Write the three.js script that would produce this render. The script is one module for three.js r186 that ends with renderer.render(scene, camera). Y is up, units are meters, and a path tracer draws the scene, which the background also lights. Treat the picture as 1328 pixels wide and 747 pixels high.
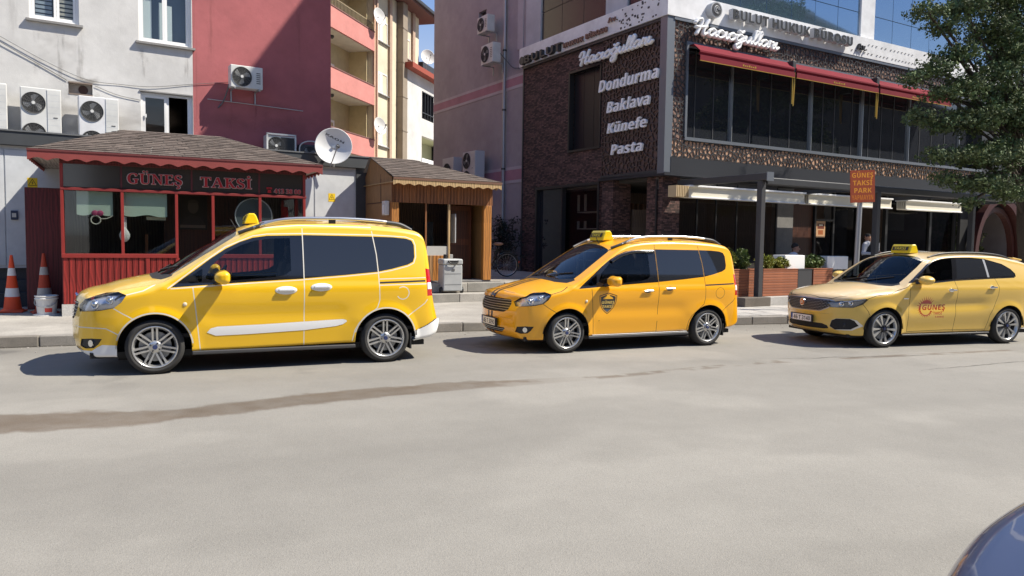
import * as THREE from 'three';
import { TextGeometry } from 'three/addons/geometries/TextGeometry.js';
import { FontLoader } from 'three/addons/loaders/FontLoader.js';
import { RoundedBoxGeometry } from 'three/addons/geometries/RoundedBoxGeometry.js';
import { MarchingCubes } from 'three/addons/objects/MarchingCubes.js';
import { mergeGeometries, mergeVertices } from 'three/addons/utils/BufferGeometryUtils.js';

const scene = new THREE.Scene();
// ---------- camera ----------
const camera = new THREE.PerspectiveCamera(41.73, 1024 / 576, 0.1, 2000);
camera.position.set(0, 1.58, 0);
camera.rotation.set(-3.6 * Math.PI / 180, 0, 0.8 * Math.PI / 180);
scene.add(camera);
// ---------- sky, sun, exposure ----------
const SUN_AZ = 88 * Math.PI / 180, SUN_EL = 50.6 * Math.PI / 180;
const sunDir = new THREE.Vector3(Math.sin(SUN_AZ) * Math.cos(SUN_EL), Math.sin(SUN_EL), Math.cos(SUN_AZ) * Math.cos(SUN_EL));
{ // clear air: pale towards the horizon, deep blue overhead
  const w = 64, h = 256, d = new Float32Array(w * h * 4), key = [[-90, .30, .29, .27], [-2, .30, .29, .27], [0, .60, .63, .66], [8, .38, .45, .55], [17, .155, .25, .46], [35, .085, .165, .37], [90, .055, .12, .30]];
  for (let j = 0; j < h; j++) { const el = ((j + 0.5) / h - 0.5) * 180; let k = 0; while (k < key.length - 2 && el > key[k + 1][0]) k++; const t = Math.min(1, Math.max(0, (el - key[k][0]) / (key[k + 1][0] - key[k][0]))); for (let i = 0; i < w; i++) { for (let c = 0; c < 3; c++) d[(j * w + i) * 4 + c] = (key[k][c + 1] + (key[k + 1][c + 1] - key[k][c + 1]) * t); d[(j * w + i) * 4 + 3] = 1; } }
  const t = new THREE.DataTexture(d, w, h, THREE.RGBAFormat, THREE.FloatType); t.mapping = THREE.EquirectangularReflectionMapping; t.magFilter = THREE.LinearFilter; t.minFilter = THREE.LinearFilter; t.needsUpdate = true; scene.background = t; scene.environment = t;
}
const sun = new THREE.DirectionalLight(new THREE.Color(1, 0.93, 0.81), 4.7);
sun.name = 'sun'; sun.position.copy(sunDir).multiplyScalar(80); sun.castShadow = true; sun.shadow.radius = 1;
sun.shadow.mapSize.set(4096, 4096);
Object.assign(sun.shadow.camera, { left: -40, right: 40, top: 40, bottom: -40, near: 1, far: 200 });
scene.add(sun); scene.add(sun.target);
const renderer = new THREE.WebGLRenderer({ antialias: true });
renderer.setSize(1024, 576); renderer.shadowMap.enabled = true;
renderer.toneMapping = THREE.LinearToneMapping; renderer.toneMappingExposure = 1.68;

// ---------- helpers ----------
const R = (d) => d * Math.PI / 180;
function rng(seed) { let s = seed >>> 0; return () => { s = (s + 0x6D2B79F5) | 0; let t = Math.imul(s ^ (s >>> 15), 1 | s); t = (t + Math.imul(t ^ (t >>> 7), 61 | t)) ^ t; return ((t ^ (t >>> 14)) >>> 0) / 4294967296; }; }
const used = {};
function numbered(n) { const k = used[n] = (used[n] || 0) + 1; return k === 1 ? n : n + '_' + String(k - 1).padStart(3, '0'); }
function thing(name, label, category, [x, y, z] = [0, 0, 0], turn = 0, group) {
  const o = new THREE.Group(); o.name = numbered(name); o.position.set(x, y, z); o.rotation.y = R(turn);
  o.userData = { label, category }; if (group) o.userData.group = group; scene.add(o); return o;
}
function norm(g) {
  if (g.index) g = g.toNonIndexed();
  for (const k of Object.keys(g.attributes)) if (!['position', 'normal', 'uv'].includes(k)) g.deleteAttribute(k);
  if (!g.attributes.normal) g.computeVertexNormals();
  if (!g.attributes.uv) g.setAttribute('uv', new THREE.BufferAttribute(new Float32Array(g.attributes.position.count * 2), 2));
  g.morphAttributes = {}; return g;
}
function boxUV(g) { // uv in metres from the dominant face direction
  g = norm(g); const p = g.attributes.position.array, n = p.length / 9, uv = new Float32Array(n * 6);
  const a = new THREE.Vector3(), b = new THREE.Vector3(), c = new THREE.Vector3();
  for (let i = 0; i < n; i++) {
    a.fromArray(p, i * 9); b.fromArray(p, i * 9 + 3).sub(a); c.fromArray(p, i * 9 + 6).sub(a); b.cross(c);
    const ax = Math.abs(b.x), ay = Math.abs(b.y), az = Math.abs(b.z);
    for (let k = 0; k < 3; k++) {
      const X = p[i * 9 + k * 3], Y = p[i * 9 + k * 3 + 1], Z = p[i * 9 + k * 3 + 2];
      let u, v; if (ay >= ax && ay >= az) { u = X; v = Z; } else if (ax > az) { u = Z; v = Y; } else { u = X; v = Y; }
      uv[i * 6 + k * 2] = u; uv[i * 6 + k * 2 + 1] = v;
    }
  }
  g.setAttribute('uv', new THREE.BufferAttribute(uv, 2)); return g;
}
function B(x0, x1, y0, y1, z0, z1, r = 0) {
  const w = x1 - x0, h = y1 - y0, d = z1 - z0;
  const g = r ? new RoundedBoxGeometry(w, h, d, 2, Math.min(r, w / 2.01, h / 2.01, d / 2.01)) : new THREE.BoxGeometry(w, h, d);
  g.translate((x0 + x1) / 2, (y0 + y1) / 2, (z0 + z1) / 2); return boxUV(g);
}
function cyl(x, y0, y1, z, r0, r1 = r0, seg = 16) { const g = new THREE.CylinderGeometry(r1, r0, y1 - y0, seg); g.translate(x, (y0 + y1) / 2, z); return norm(g); }
const V3 = (a) => new THREE.Vector3(...a);
function tube(pts, r, seg = 6, n, closed = false) {
  const c = new THREE.CatmullRomCurve3(pts.map(V3), closed, 'centripetal');
  return norm(new THREE.TubeGeometry(c, n || Math.max(2, pts.length * 5), r, seg, closed));
}
function rod(a, b, r, seg = 8, r1 = r) {
  const A = V3(a), D = V3(b).sub(A), L = D.length(); const g = new THREE.CylinderGeometry(r1, r, L, seg); g.translate(0, L / 2, 0);
  g.applyQuaternion(new THREE.Quaternion().setFromUnitVectors(new THREE.Vector3(0, 1, 0), D.normalize())); g.translate(A.x, A.y, A.z); return norm(g);
}
function shape(pts, depth, holes = [], bevel = 0) { // polygon in x,y extruded along +z by depth
  const s = new THREE.Shape(pts.map((p) => new THREE.Vector2(p[0], p[1])));
  for (const h of holes) s.holes.push(new THREE.Path(h.map((p) => new THREE.Vector2(p[0], p[1]))));
  const g = new THREE.ExtrudeGeometry(s, { depth, bevelEnabled: bevel > 0, bevelSize: bevel, bevelThickness: bevel, bevelSegments: 1, curveSegments: 8 });
  return boxUV(g);
}
const rect = (x0, x1, y0, y1) => [[x0, y0], [x1, y0], [x1, y1], [x0, y1]];
function merge(list) { list = list.flat(9).map(norm); return list.length === 1 ? list[0] : mergeGeometries(list); }
function part(parent, name, geo, m, extra) {
  const o = new THREE.Mesh(merge([geo]), m); o.name = name; o.castShadow = o.receiveShadow = true;
  if (extra) Object.assign(o.userData, extra); parent.add(o); return o;
}
function parts(parent, name, list, m, extra) { let o; for (const g of list) o = part(parent, name, g, m, extra); return o; }   // alike pieces, each a mesh of its own
function pmesh(parent, name, geo, m, pos, rot, sc) { // shares a geometry
  const o = new THREE.Mesh(geo, m); o.name = name; o.castShadow = o.receiveShadow = true;
  if (pos) o.position.set(...pos); if (rot) o.rotation.set(...rot); if (sc) o.scale.set(...sc); parent.add(o); return o;
}
function struct(name, geo, m) { const o = part(scene, numbered(name), geo, m); o.userData.kind = 'structure'; return o; }
function single(name, geo, m, label, category, group) { const o = part(scene, numbered(name), geo, m); o.userData = { label, category }; if (group) o.userData.group = group; return o; }

// ---------- noise and textures ----------
function lattice2(seed, n) { const r = rng(seed), a = new Float32Array(n * n); for (let i = 0; i < a.length; i++) a[i] = r(); return a; }
function tnoise(seed, n) { // tileable value noise with period 1 and n cells
  const a = lattice2(seed, n);
  return (u, v) => { u = (u - Math.floor(u)) * n; v = (v - Math.floor(v)) * n; const i = Math.floor(u) % n, j = Math.floor(v) % n, fu = u - Math.floor(u), fv = v - Math.floor(v);
    const su_ = fu * fu * (3 - 2 * fu), sv = fv * fv * (3 - 2 * fv), i1 = (i + 1) % n, j1 = (j + 1) % n;
    return (a[j * n + i] * (1 - su_) + a[j * n + i1] * su_) * (1 - sv) + (a[j1 * n + i] * (1 - su_) + a[j1 * n + i1] * su_) * sv; };
}
function fbm(seed, n0, oct, gain = 0.5) { const f = []; let n = n0; for (let i = 0; i < oct; i++) { f.push(tnoise(seed + i * 17, n)); n *= 2; }
  return (u, v) => { let s = 0, a = 1, t = 0; for (const g of f) { s += a * g(u, v); t += a; a *= gain; } return s / t; }; }
const sm = (a, b, x) => { const t = Math.min(1, Math.max(0, (x - a) / (b - a))); return t * t * (3 - 2 * t); };
function tex(size, metres, fn, srgb = true) {
  const d = new Uint8Array(size * size * 4);
  for (let j = 0; j < size; j++) for (let i = 0; i < size; i++) {
    const c = fn((i + 0.5) / size, (j + 0.5) / size), k = (j * size + i) * 4;
    if (typeof c === 'number') { d[k] = d[k + 1] = d[k + 2] = Math.max(0, Math.min(255, c * 255)); } else for (let q = 0; q < 3; q++) d[k + q] = Math.max(0, Math.min(255, c[q] * 255));
    d[k + 3] = 255;
  }
  const t = new THREE.DataTexture(d, size, size); t.wrapS = t.wrapT = THREE.RepeatWrapping; t.magFilter = THREE.LinearFilter; t.minFilter = THREE.LinearMipmapLinearFilter; t.generateMipmaps = true;
  const m = Array.isArray(metres) ? metres : [metres, metres]; t.repeat.set(1 / m[0], 1 / m[1]); if (srgb) t.colorSpace = THREE.SRGBColorSpace; t.needsUpdate = true; return t;
}
function at(t, metres) { const c = t.clone(); const m = Array.isArray(metres) ? metres : [metres, metres]; c.repeat.set(1 / m[0], 1 / m[1]); c.needsUpdate = true; return c; }
const nA = fbm(3, 8, 6, 0.55), nB = fbm(41, 4, 7, 0.6), nC = tnoise(77, 256), nD = tnoise(91, 128), nE = fbm(57, 16, 4, 0.6);
const nHi = tnoise(123, 512), nWood = ((f) => (u, v) => f(u, v))(fbm(5, 4, 4)), nWood2 = ((f) => (u, v) => f(u * 6, v * 0.5 + 0.25))(fbm(15, 8, 4));
const brickR = lattice2(8, 5), brickT = Array.from(lattice2(9, 12)).map((x) => 0.6 + x * 0.75);
const T = {};
T.asphalt = tex(1024, 1.9, (u, v) => { const s = nC(u, v) * 0.5 + nHi(u, v) * 0.5; const g = 0.86 + (s - 0.5) * 0.11 + (nA(u, v) - 0.5) * 0.04; return g - (s < 0.12 ? 0.11 : 0) + (s > 0.92 ? 0.04 : 0); });
T.asphaltB = tex(512, 0.7, (u, v) => nC(u, v) * 0.6 + nD(u, v) * 0.4, false);
T.plaster = tex(512, 3.1, (u, v) => 0.9 + (nB(u, v) - 0.5) * 0.16 + (nE(u, v) - 0.5) * 0.06);
T.plasterB = tex(512, 1.3, (u, v) => nE(u, v) * 0.6 + nC(u, v) * 0.4, false);
T.concrete = tex(512, 2.3, (u, v) => 0.85 + (nB(u, v) - 0.5) * 0.3 + (nC(u, v) - 0.5) * 0.14);
T.wood = tex(512, [0.5, 2], (u, v) => { const w = nWood(u * 1, v); const l = Math.sin((u * 9 + w * 2.2) * 6.283) * 0.5 + 0.5; return 0.8 + (l - 0.5) * 0.18 + (nWood2(u, v) - 0.5) * 0.34; });
T.grain = tex(256, 0.6, (u, v) => 0.82 + (nC(u, v) - 0.5) * 0.36 + (nA(u, v) - 0.5) * 0.2);
T.metal = tex(256, 1.7, (u, v) => 0.92 + (nA(u, v) - 0.5) * 0.14);
T.paleTint = tex(256, 2.7, (u, v) => nB(u, v), false);
T.cladding = tex(512, 1.2, (u, v) => { const row = Math.floor(v * 28), off = (row % 2) * 0.5 + brickR[row % 25], x = u * 9 + off, bi = ((Math.floor(x) % 9) + 9) % 9, fx = x - Math.floor(x), fy = v * 28 - row; const e = Math.min(fx * 6, (1 - fx) * 6, fy * 3, (1 - fy) * 3); const k = brickT[(row * 5 + bi * 7) % 144]; const m = e < 0.25 ? 0.5 : 1; return [0.34 * k * m, 0.25 * k * m, 0.23 * k * m].map((q) => q * (0.85 + nC(u, v) * 0.3)); });
T.claddingB = tex(512, 1.2, (u, v) => { const row = Math.floor(v * 28), x = u * 9 + (row % 2) * 0.5 + brickR[row % 25], fx = x - Math.floor(x), fy = v * 28 - row; const bi = ((Math.floor(x) % 9) + 9) % 9; const e = Math.min(fx * 6, (1 - fx) * 6, fy * 3, (1 - fy) * 3); return e < 0.25 ? 0 : 0.5 + brickT[(row * 5 + bi * 7) % 144] * 0.35; }, false);
// ---------- materials ----------
const C = (r, g, b) => new THREE.Color().setRGB(r, g, b);
function M(r, g, b, o = {}) { const { map, bump, bs = 0.002, rough = 0.8, metal = 0, ...rest } = o;
  return new THREE.MeshStandardMaterial({ color: C(r, g, b), roughness: rough, metalness: metal, map: map || null, bumpMap: bump || null, bumpScale: bs, ...rest }); }
function PM(r, g, b, o = {}) { const { rough = 0.5, metal = 0, ...rest } = o; return new THREE.MeshPhysicalMaterial({ color: C(r, g, b), roughness: rough, metalness: metal, ...rest }); }
const thinGlass = (r, g, b, rough = 0.02) => PM(r, g, b, { rough, transmission: 1, thickness: 0, ior: 1.5 });
const mt = {
  road: M(1, 1, 1, { map: T.asphalt, bump: T.asphaltB, bs: 0.0025, rough: 0.93, vertexColors: true }),
  pavement: M(0.47, 0.44, 0.39, { map: T.concrete, bump: T.asphaltB, bs: 0.002, rough: 0.93 }),
  kerb: M(0.36, 0.34, 0.30, { map: at(T.concrete, 1.1), bump: T.asphaltB, bs: 0.003, rough: 0.92 }),
  kerbC: M(0.27, 0.245, 0.21, { map: at(T.concrete, 0.8), bump: T.asphaltB, bs: 0.004, rough: 0.95 }),
  kerbB: M(0.31, 0.29, 0.26, { map: at(T.concrete, 1.7), bump: T.asphaltB, bs: 0.003, rough: 0.92 }),
  whiteWall: M(0.72, 0.71, 0.69, { map: T.plaster, bump: T.plasterB, bs: 0.003, rough: 0.9 }),
  redWall: M(0.50, 0.15, 0.155, { map: T.plaster, bump: T.plasterB, bs: 0.003, rough: 0.9 }),
  creamWall: M(0.78, 0.70, 0.52, { map: T.plaster, rough: 0.9 }),
  creamIn: M(0.70, 0.60, 0.36, { map: T.plaster, rough: 0.9 }),
  pinkWall: M(0.66, 0.27, 0.24, { map: T.plaster, rough: 0.9 }),
  tanWall: M(0.50, 0.36, 0.27, { map: T.plaster, rough: 0.9 }),
  greyWall: M(0.46, 0.41, 0.42, { map: T.plaster, bump: T.plasterB, bs: 0.003, rough: 0.9 }),
  greyWallDark: M(0.33, 0.30, 0.31, { map: T.plaster, rough: 0.9 }),
  stripePink: M(0.52, 0.27, 0.32, { map: T.plaster, rough: 0.9 }), stripeWhite: M(0.62, 0.56, 0.57, { map: T.plaster, rough: 0.9 }),
  pvc: M(0.80, 0.80, 0.79, { rough: 0.4 }), sill: M(0.36, 0.35, 0.34, { rough: 0.8, map: T.concrete }),
  winGlass: PM(0.12, 0.15, 0.20, { rough: 0.04, metal: 0.25, clearcoat: 1, clearcoatRoughness: 0.03 }),
  clear: thinGlass(0.92, 0.95, 0.94), smoke: thinGlass(0.42, 0.42, 0.43),
  dark: M(0.012, 0.012, 0.013, { rough: 0.7 }), black: M(0.02, 0.02, 0.021, { rough: 0.45 }), blackGloss: PM(0.012, 0.012, 0.014, { rough: 0.12, clearcoat: 1, clearcoatRoughness: 0.04 }),
  interior: M(0.03, 0.026, 0.024, { rough: 0.9 }), rubber: M(0.035, 0.034, 0.033, { rough: 0.85, bump: T.asphaltB, bs: 0.001 }),
  acWhite: M(0.74, 0.74, 0.71, { rough: 0.5, map: T.metal }), acGrill: M(0.10, 0.10, 0.10, { rough: 0.6 }), acIn: M(0.03, 0.03, 0.03, { rough: 0.8 }), acBlade: M(0.3, 0.3, 0.29, { rough: 0.5 }),
  kiosk: M(0.66, 0.68, 0.69, { map: T.metal, rough: 0.55 }), kioskDark: M(0.055, 0.06, 0.065, { map: T.metal, rough: 0.6 }), plinth: M(0.10, 0.10, 0.10, { map: T.concrete, rough: 0.9 }),
  red: M(0.39, 0.032, 0.024, { map: T.wood, rough: 0.5 }), red2: M(0.35, 0.027, 0.02, { map: at(T.wood, [0.4, 1.7]), rough: 0.5 }), redFrame: M(0.30, 0.03, 0.024, { rough: 0.45, map: T.metal }), redFascia: M(0.29, 0.056, 0.048, { rough: 0.6, map: T.metal }), maroon: M(0.16, 0.018, 0.022, { map: T.wood, rough: 0.6 }),  // last entry is the kiosk red with shade painted into it
  signGlass: PM(0.05, 0.042, 0.036, { rough: 0.12, clearcoat: 0.6, clearcoatRoughness: 0.1 }), letterRed: M(0.40, 0.014, 0.018, { rough: 0.35 }), letterEdge: M(0.52, 0.46, 0.43, { rough: 0.4 }),
  soffit: M(0.58, 0.50, 0.42, { map: T.wood, rough: 0.8 }),
  woodOrange: M(0.62, 0.25, 0.05, { map: T.wood, rough: 0.55 }), woodTan: M(0.52, 0.28, 0.11, { map: T.wood, rough: 0.65 }), woodBrown: M(0.36, 0.135, 0.042, { map: T.wood, rough: 0.6 }), woodBrown2: M(0.31, 0.115, 0.038, { map: at(T.wood, [0.4, 1.6]), rough: 0.6 }), woodDark: M(0.10, 0.03, 0.013, { map: T.wood, rough: 0.5 }), woodPale: M(0.74, 0.50, 0.24, { map: T.wood, rough: 0.6 }),
  slat: M(0.40, 0.135, 0.06, { map: T.metal, rough: 0.55 }), slat2: M(0.33, 0.11, 0.05, { map: T.metal, rough: 0.55 }), slatDark: M(0.15, 0.045, 0.025, { map: T.metal, rough: 0.6 }),
  white: M(0.82, 0.82, 0.81, { rough: 0.45 }), band: M(0.88, 0.88, 0.89, { rough: 0.4, map: T.metal }), steelGrey: M(0.20, 0.22, 0.25, { rough: 0.4, metal: 0.5 }), anth: M(0.045, 0.047, 0.052, { rough: 0.5, map: T.metal }), anth2: M(0.05, 0.05, 0.053, { rough: 0.5 }),
  copper: M(0.60, 0.36, 0.23, { rough: 0.55, map: T.plaster }), web: M(0.035, 0.034, 0.036, { rough: 0.5 }), webBrown: M(0.070, 0.048, 0.044, { rough: 0.5 }),
  cladding: M(1, 1, 1, { map: T.cladding, bump: T.claddingB, bs: 0.006, rough: 0.85 }),
  curtainGlass: PM(0.25, 0.39, 0.54, { rough: 0.03, metal: 0.85, clearcoat: 1, clearcoatRoughness: 0.02 }),
  darkGlass: PM(0.02, 0.022, 0.027, { rough: 0.04, clearcoat: 1, clearcoatRoughness: 0.02 }),
  awning: M(0.215, 0.014, 0.028, { rough: 1, map: T.plaster }), gold: M(0.65, 0.42, 0.09, { rough: 0.35, metal: 0.6 }), cream: M(0.72, 0.68, 0.56, { rough: 0.6 }),
  chrome: M(0.78, 0.79, 0.80, { rough: 0.12, metal: 1 }), silver: M(0.62, 0.63, 0.64, { rough: 0.3, metal: 0.85 }), alloy: M(0.60, 0.60, 0.59, { rough: 0.28, metal: 0.8 }), alloyDark: M(0.03, 0.03, 0.032, { rough: 0.35, metal: 0.4 }),
  coneO: M(0.80, 0.085, 0.02, { rough: 0.6 }), coneW: M(0.75, 0.73, 0.70, { rough: 0.5 }), lampWhite: PM(0.85, 0.87, 0.9, { rough: 0.05, transmission: 1, thickness: 0 }), lampRed: PM(0.5, 0.012, 0.012, { rough: 0.08, clearcoat: 1, clearcoatRoughness: 0.03 }),
  galv: M(0.40, 0.41, 0.42, { rough: 0.45, metal: 0.6 }), dish: M(0.80, 0.80, 0.78, { rough: 0.5, map: T.metal }), wire: M(0.12, 0.12, 0.12, { rough: 0.7 }), wireLight: M(0.55, 0.53, 0.5, { rough: 0.7 }),
  bark: M(0.10, 0.075, 0.055, { rough: 0.95, bump: T.asphaltB, bs: 0.01, map: T.concrete }), twig: M(0.06, 0.045, 0.035, { rough: 0.95 }),
  skin: M(0.50, 0.27, 0.18, { rough: 0.6 }), shirt: M(0.72, 0.72, 0.76, { rough: 0.85 }), vest: M(0.015, 0.015, 0.018, { rough: 0.8 }), hair: M(0.015, 0.012, 0.01, { rough: 0.6 }), trousers: M(0.02, 0.02, 0.025, { rough: 0.85 }),
};
const shingleM = M(1, 1, 1, { map: T.grain, bump: T.asphaltB, bs: 0.003, rough: 0.95, vertexColors: true });
const leafMat = (r, g, b) => PM(r, g, b, { rough: 0.65, transmission: 0.0, side: THREE.DoubleSide });
function paint(r, g, b, o = {}) { return PM(r, g, b, { rough: 0.38, clearcoat: 1, clearcoatRoughness: 0.035, ...o }); }
function canvasTex(w, h, draw) { const c = document.createElement('canvas'); c.width = w; c.height = h; const x = c.getContext('2d'); draw(x, w, h); const t = new THREE.CanvasTexture(c); t.colorSpace = THREE.SRGBColorSpace; t.magFilter = THREE.LinearFilter; return t; }
const loader = new FontLoader();
const fSans = await loader.loadAsync('fonts/droid/droid_sans_bold.typeface.json');
const fSerif = await loader.loadAsync('fonts/droid/droid_serif_bold.typeface.json');
// raised lettering fitted to the box x0..x1, with cap height h, baseline y, front at z
function text(str, font, x0, x1, y, h, z, depth, slant = 0, bevel = 0) {
  const g = new TextGeometry(str, { font, size: 1, depth: 1, curveSegments: 4, bevelEnabled: bevel > 0, bevelThickness: 0.05, bevelSize: bevel, bevelSegments: 1 });
  const one = new TextGeometry('H', { font, size: 1, depth: 1 }); one.computeBoundingBox(); const cap = one.boundingBox.max.y;
  g.computeBoundingBox(); const b = g.boundingBox, sx = (x1 - x0) / (b.max.x - b.min.x), sy = h / cap, p = g.attributes.position;
  const mx = new THREE.Matrix4().makeTranslation(-b.min.x, 0, 0); g.applyMatrix4(mx); g.scale(sx, sy, depth); g.translate(x0, y, z - depth);
  if (slant) g.applyMatrix4(new THREE.Matrix4().set(1, slant, 0, -slant * y, 0, 1, 0, 0, 0, 0, 1, 0, 0, 0, 0, 1));
  return norm(g);
}

// ---------- ground ----------
const KP = [[-60, -12.27], [-6.61, 10.5], [-0.84, 12.96], [4.71, 14.73], [70, 35.55]];  // kerb line as x, distance
function kerbD(x) { for (let i = 0; i < KP.length - 1; i++) if (x <= KP[i + 1][0] || i === KP.length - 2) { const [a, b] = [KP[i], KP[i + 1]]; return a[1] + (b[1] - a[1]) * (x - a[0]) / (b[0] - a[0]); } }
const wn1 = fbm(201, 5, 5), wn2 = fbm(301, 9, 5), wn3 = fbm(401, 40, 4);
function roadTint(x, d) {
  const n = wn1(x / 17 + 0.3, d / 17), n2 = wn2(x / 9, d / 9 + 0.4), n3 = wn3(x / 6, d / 6);
  let v = 0.39 * (0.9 + (n - 0.5) * 0.20 + (n2 - 0.5) * 0.08 + (n3 - 0.5) * 0.06), w = 0.92;
  // streaky wear along the street
  const along = x * 0.93 + d * 0.37, across = -x * 0.37 + d * 0.93; v *= 1 + (wn2(along / 30, across / 5) - 0.5) * 0.16;
  const S = [[-12, 3.5, 0.6], [-4.25, 6.16, 0.42], [-3.1, 6.5, 0.29], [-2, 7.32, 0.34], [-0.52, 8.12, 0.24], [1.05, 8.72, 0.10], [3.3, 10.0, 0.13], [7.5, 11.5, 0.07], [14, 14, 0.1]];
  let k = 0; for (let i = 0; i < S.length - 1; i++) if (x >= S[i][0] && x < S[i + 1][0]) { const t = (x - S[i][0]) / (S[i + 1][0] - S[i][0]); const c = S[i][1] + (S[i + 1][1] - S[i][1]) * t, hw = S[i][2] + (S[i + 1][2] - S[i][2]) * t; const e = (n3 - 0.5) * 0.75 + (n2 - 0.5) * 0.6; const pat = sm(0.44, 0.58, n2 + (n3 - 0.5) * 0.6), fw = sm(-1.2, 1.3, x), fade = (1 - fw) + fw * pat * 0.8; k = fade * (1 - sm(hw * 0.78, hw * 1.1, Math.abs(d - c) + e * hw * 0.9)); }
  v *= 0.94; let r = v, g = v * 0.945, b = v * 0.835; const st = k * (0.86 + (n3 - 0.5) * 0.5); r += (0.17 - r) * st; g += (0.132 - g) * st; b += (0.096 - b) * st;
  const kd = kerbD(x) - d; const gut = (1 - sm(0.0, 1.5, kd)) * (0.25 + 0.6 * n2); r *= 1 - gut * 0.38; g *= 1 - gut * 0.4; b *= 1 - gut * 0.43;
  const oil = sm(0.60, 0.72, wn2(x / 5 + 0.7, d / 5)) * (1 - sm(1.5, 5, kd)); r *= 1 - oil * 0.3; g *= 1 - oil * 0.3; b *= 1 - oil * 0.29;
  for (const [c, wd] of [[3.9, .3], [5.45, .3], [7.3, .28], [8.75, .28]]) { const q = Math.exp(-(((across - c - (n - 0.5) * 0.5) / wd) ** 2)) * (0.035 + 0.04 * n2); r *= 1 - q; g *= 1 - q; b *= 1 - q; }
  { const ux = 0.496, ud = 0.868, px = x + 0.1, pd = d - 4.7, al = px * ux + pd * ud, ac = -px * ud + pd * ux, q = Math.exp(-((ac / (0.16 + 0.12 * n2)) ** 2)) * sm(-0.4, 0.5, al) * (1 - sm(1.5, 2.6, al)) * 0.10; r *= 1 + q; g *= 1 + q; b *= 1 + q; }
  const lite = sm(0.52, 0.62, wn1(along / 12 + 0.1, across / 9)) * 0.12; r *= 1 + lite; g *= 1 + lite; b *= 1 + lite;
  return [r, g, b];
}
function grid(x0, x1, nx, d0, d1f, nd, y, tint) {
  const pos = [], col = [], uv = [], idx = [];
  for (let j = 0; j <= nd; j++) for (let i = 0; i <= nx; i++) { const x = x0 + (x1 - x0) * i / nx, d1 = d1f(x), d = d0 + (d1 - d0) * j / nd; pos.push(x, y, -d); uv.push(x, d); col.push(...tint(x, d)); }
  for (let j = 0; j < nd; j++) for (let i = 0; i < nx; i++) { const a = j * (nx + 1) + i, b = a + 1, c = a + nx + 1, e = c + 1; idx.push(a, b, c, b, e, c); }
  const g = new THREE.BufferGeometry(); g.setAttribute('position', new THREE.Float32BufferAttribute(pos, 3)); g.setAttribute('uv', new THREE.Float32BufferAttribute(uv, 2)); g.setAttribute('color', new THREE.Float32BufferAttribute(col, 3)); g.setIndex(idx); g.computeVertexNormals(); return g;
}
{
  const r1 = new THREE.Mesh(grid(-13, 17, 560, 1.6, (x) => kerbD(x), 300, 0, roadTint), mt.road); r1.name = 'road'; r1.userData.kind = 'structure'; r1.receiveShadow = true; scene.add(r1);
  const far = new THREE.Mesh(new THREE.PlaneGeometry(1600, 1600), M(0.27, 0.25, 0.22, { rough: 0.95 })); far.rotation.x = -Math.PI / 2; far.position.y = -0.012; far.name = 'ground'; far.userData.kind = 'structure'; far.receiveShadow = true; scene.add(far);
  // pavement sheet behind the kerb
  const pv = []; for (const [x, d] of KP.slice(1, 4)) pv.push([x, d + 0.14]); pv.unshift([-30, kerbD(-30) + 0.14]); pv.push([34, kerbD(34) + 0.14]); pv.push([34, 60], [-30, 60]);
  const s = new THREE.Shape(pv.map((p) => new THREE.Vector2(p[0], p[1]))); const g = new THREE.ExtrudeGeometry(s, { depth: 0.15, bevelEnabled: false }); g.rotateX(-Math.PI / 2);
  struct('pavement', boxUV(g), mt.pavement);
  // kerb stones, one mesh each
  const kerb = new THREE.Group(); kerb.name = 'kerb'; kerb.userData.kind = 'structure'; scene.add(kerb);
  const L = 0.82, kg = [0, 1, 2].map((i) => { const q = B(-L / 2 + 0.006, L / 2 - 0.006, 0, 0.158 + i * 0.003, -0.075, 0.075, 0.018); return q; }), rr = rng(5);
  for (let i = 0; i < KP.length - 1; i++) { const a = KP[i], b = KP[i + 1], dx = b[0] - a[0], dd = b[1] - a[1], len = Math.hypot(dx, dd), ang = Math.atan2(dd, dx), n = Math.round(len / L);
    for (let k = 0; k < n; k++) { const t = (k + 0.5) / n, x = a[0] + dx * t, d = a[1] + dd * t; if (x < -11 || x > 16) continue; pmesh(kerb, 'kerb_stone', kg[k % 3], [mt.kerb, mt.kerbB, mt.kerbC][Math.floor(rr() * 3)], [x - Math.sin(ang) * 0.07, -0.004, -d - Math.cos(ang) * 0.07 + 0.0], [0, ang + (rr() - 0.5) * 0.012, 0], [len / n / L, 1, 1]); } }
  // paving slabs in front of the restaurant, one mesh each
  const slabs = new THREE.Group(); slabs.name = 'paved_strip'; slabs.userData.kind = 'structure'; scene.add(slabs);
  const sg = B(-0.245, 0.245, 0, 0.02, -0.245, 0.245, 0.006), ang = Math.atan2(1.77, 5.55), sM = [M(0.50, 0.48, 0.44, { map: T.concrete, rough: 0.9 }), M(0.45, 0.43, 0.40, { map: at(T.concrete, 1.3), rough: 0.9 }), M(0.53, 0.50, 0.46, { map: at(T.concrete, 1.9), rough: 0.9 })];
  for (let k = 0; k < 20; k++) for (let j = 0; j < 4; j++) { const u = 4.4 + k * 0.5, v = 0.42 + j * 0.5, x = -0.84 + Math.cos(ang) * u - Math.sin(ang) * v, d = 12.96 + Math.sin(ang) * u + Math.cos(ang) * v; pmesh(slabs, 'paving_slab', sg, sM[Math.floor(rr() * 3)], [x, 0.144 + rr() * 0.004, -d], [(rr() - 0.5) * 0.01, ang, (rr() - 0.5) * 0.01]); }
}

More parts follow.
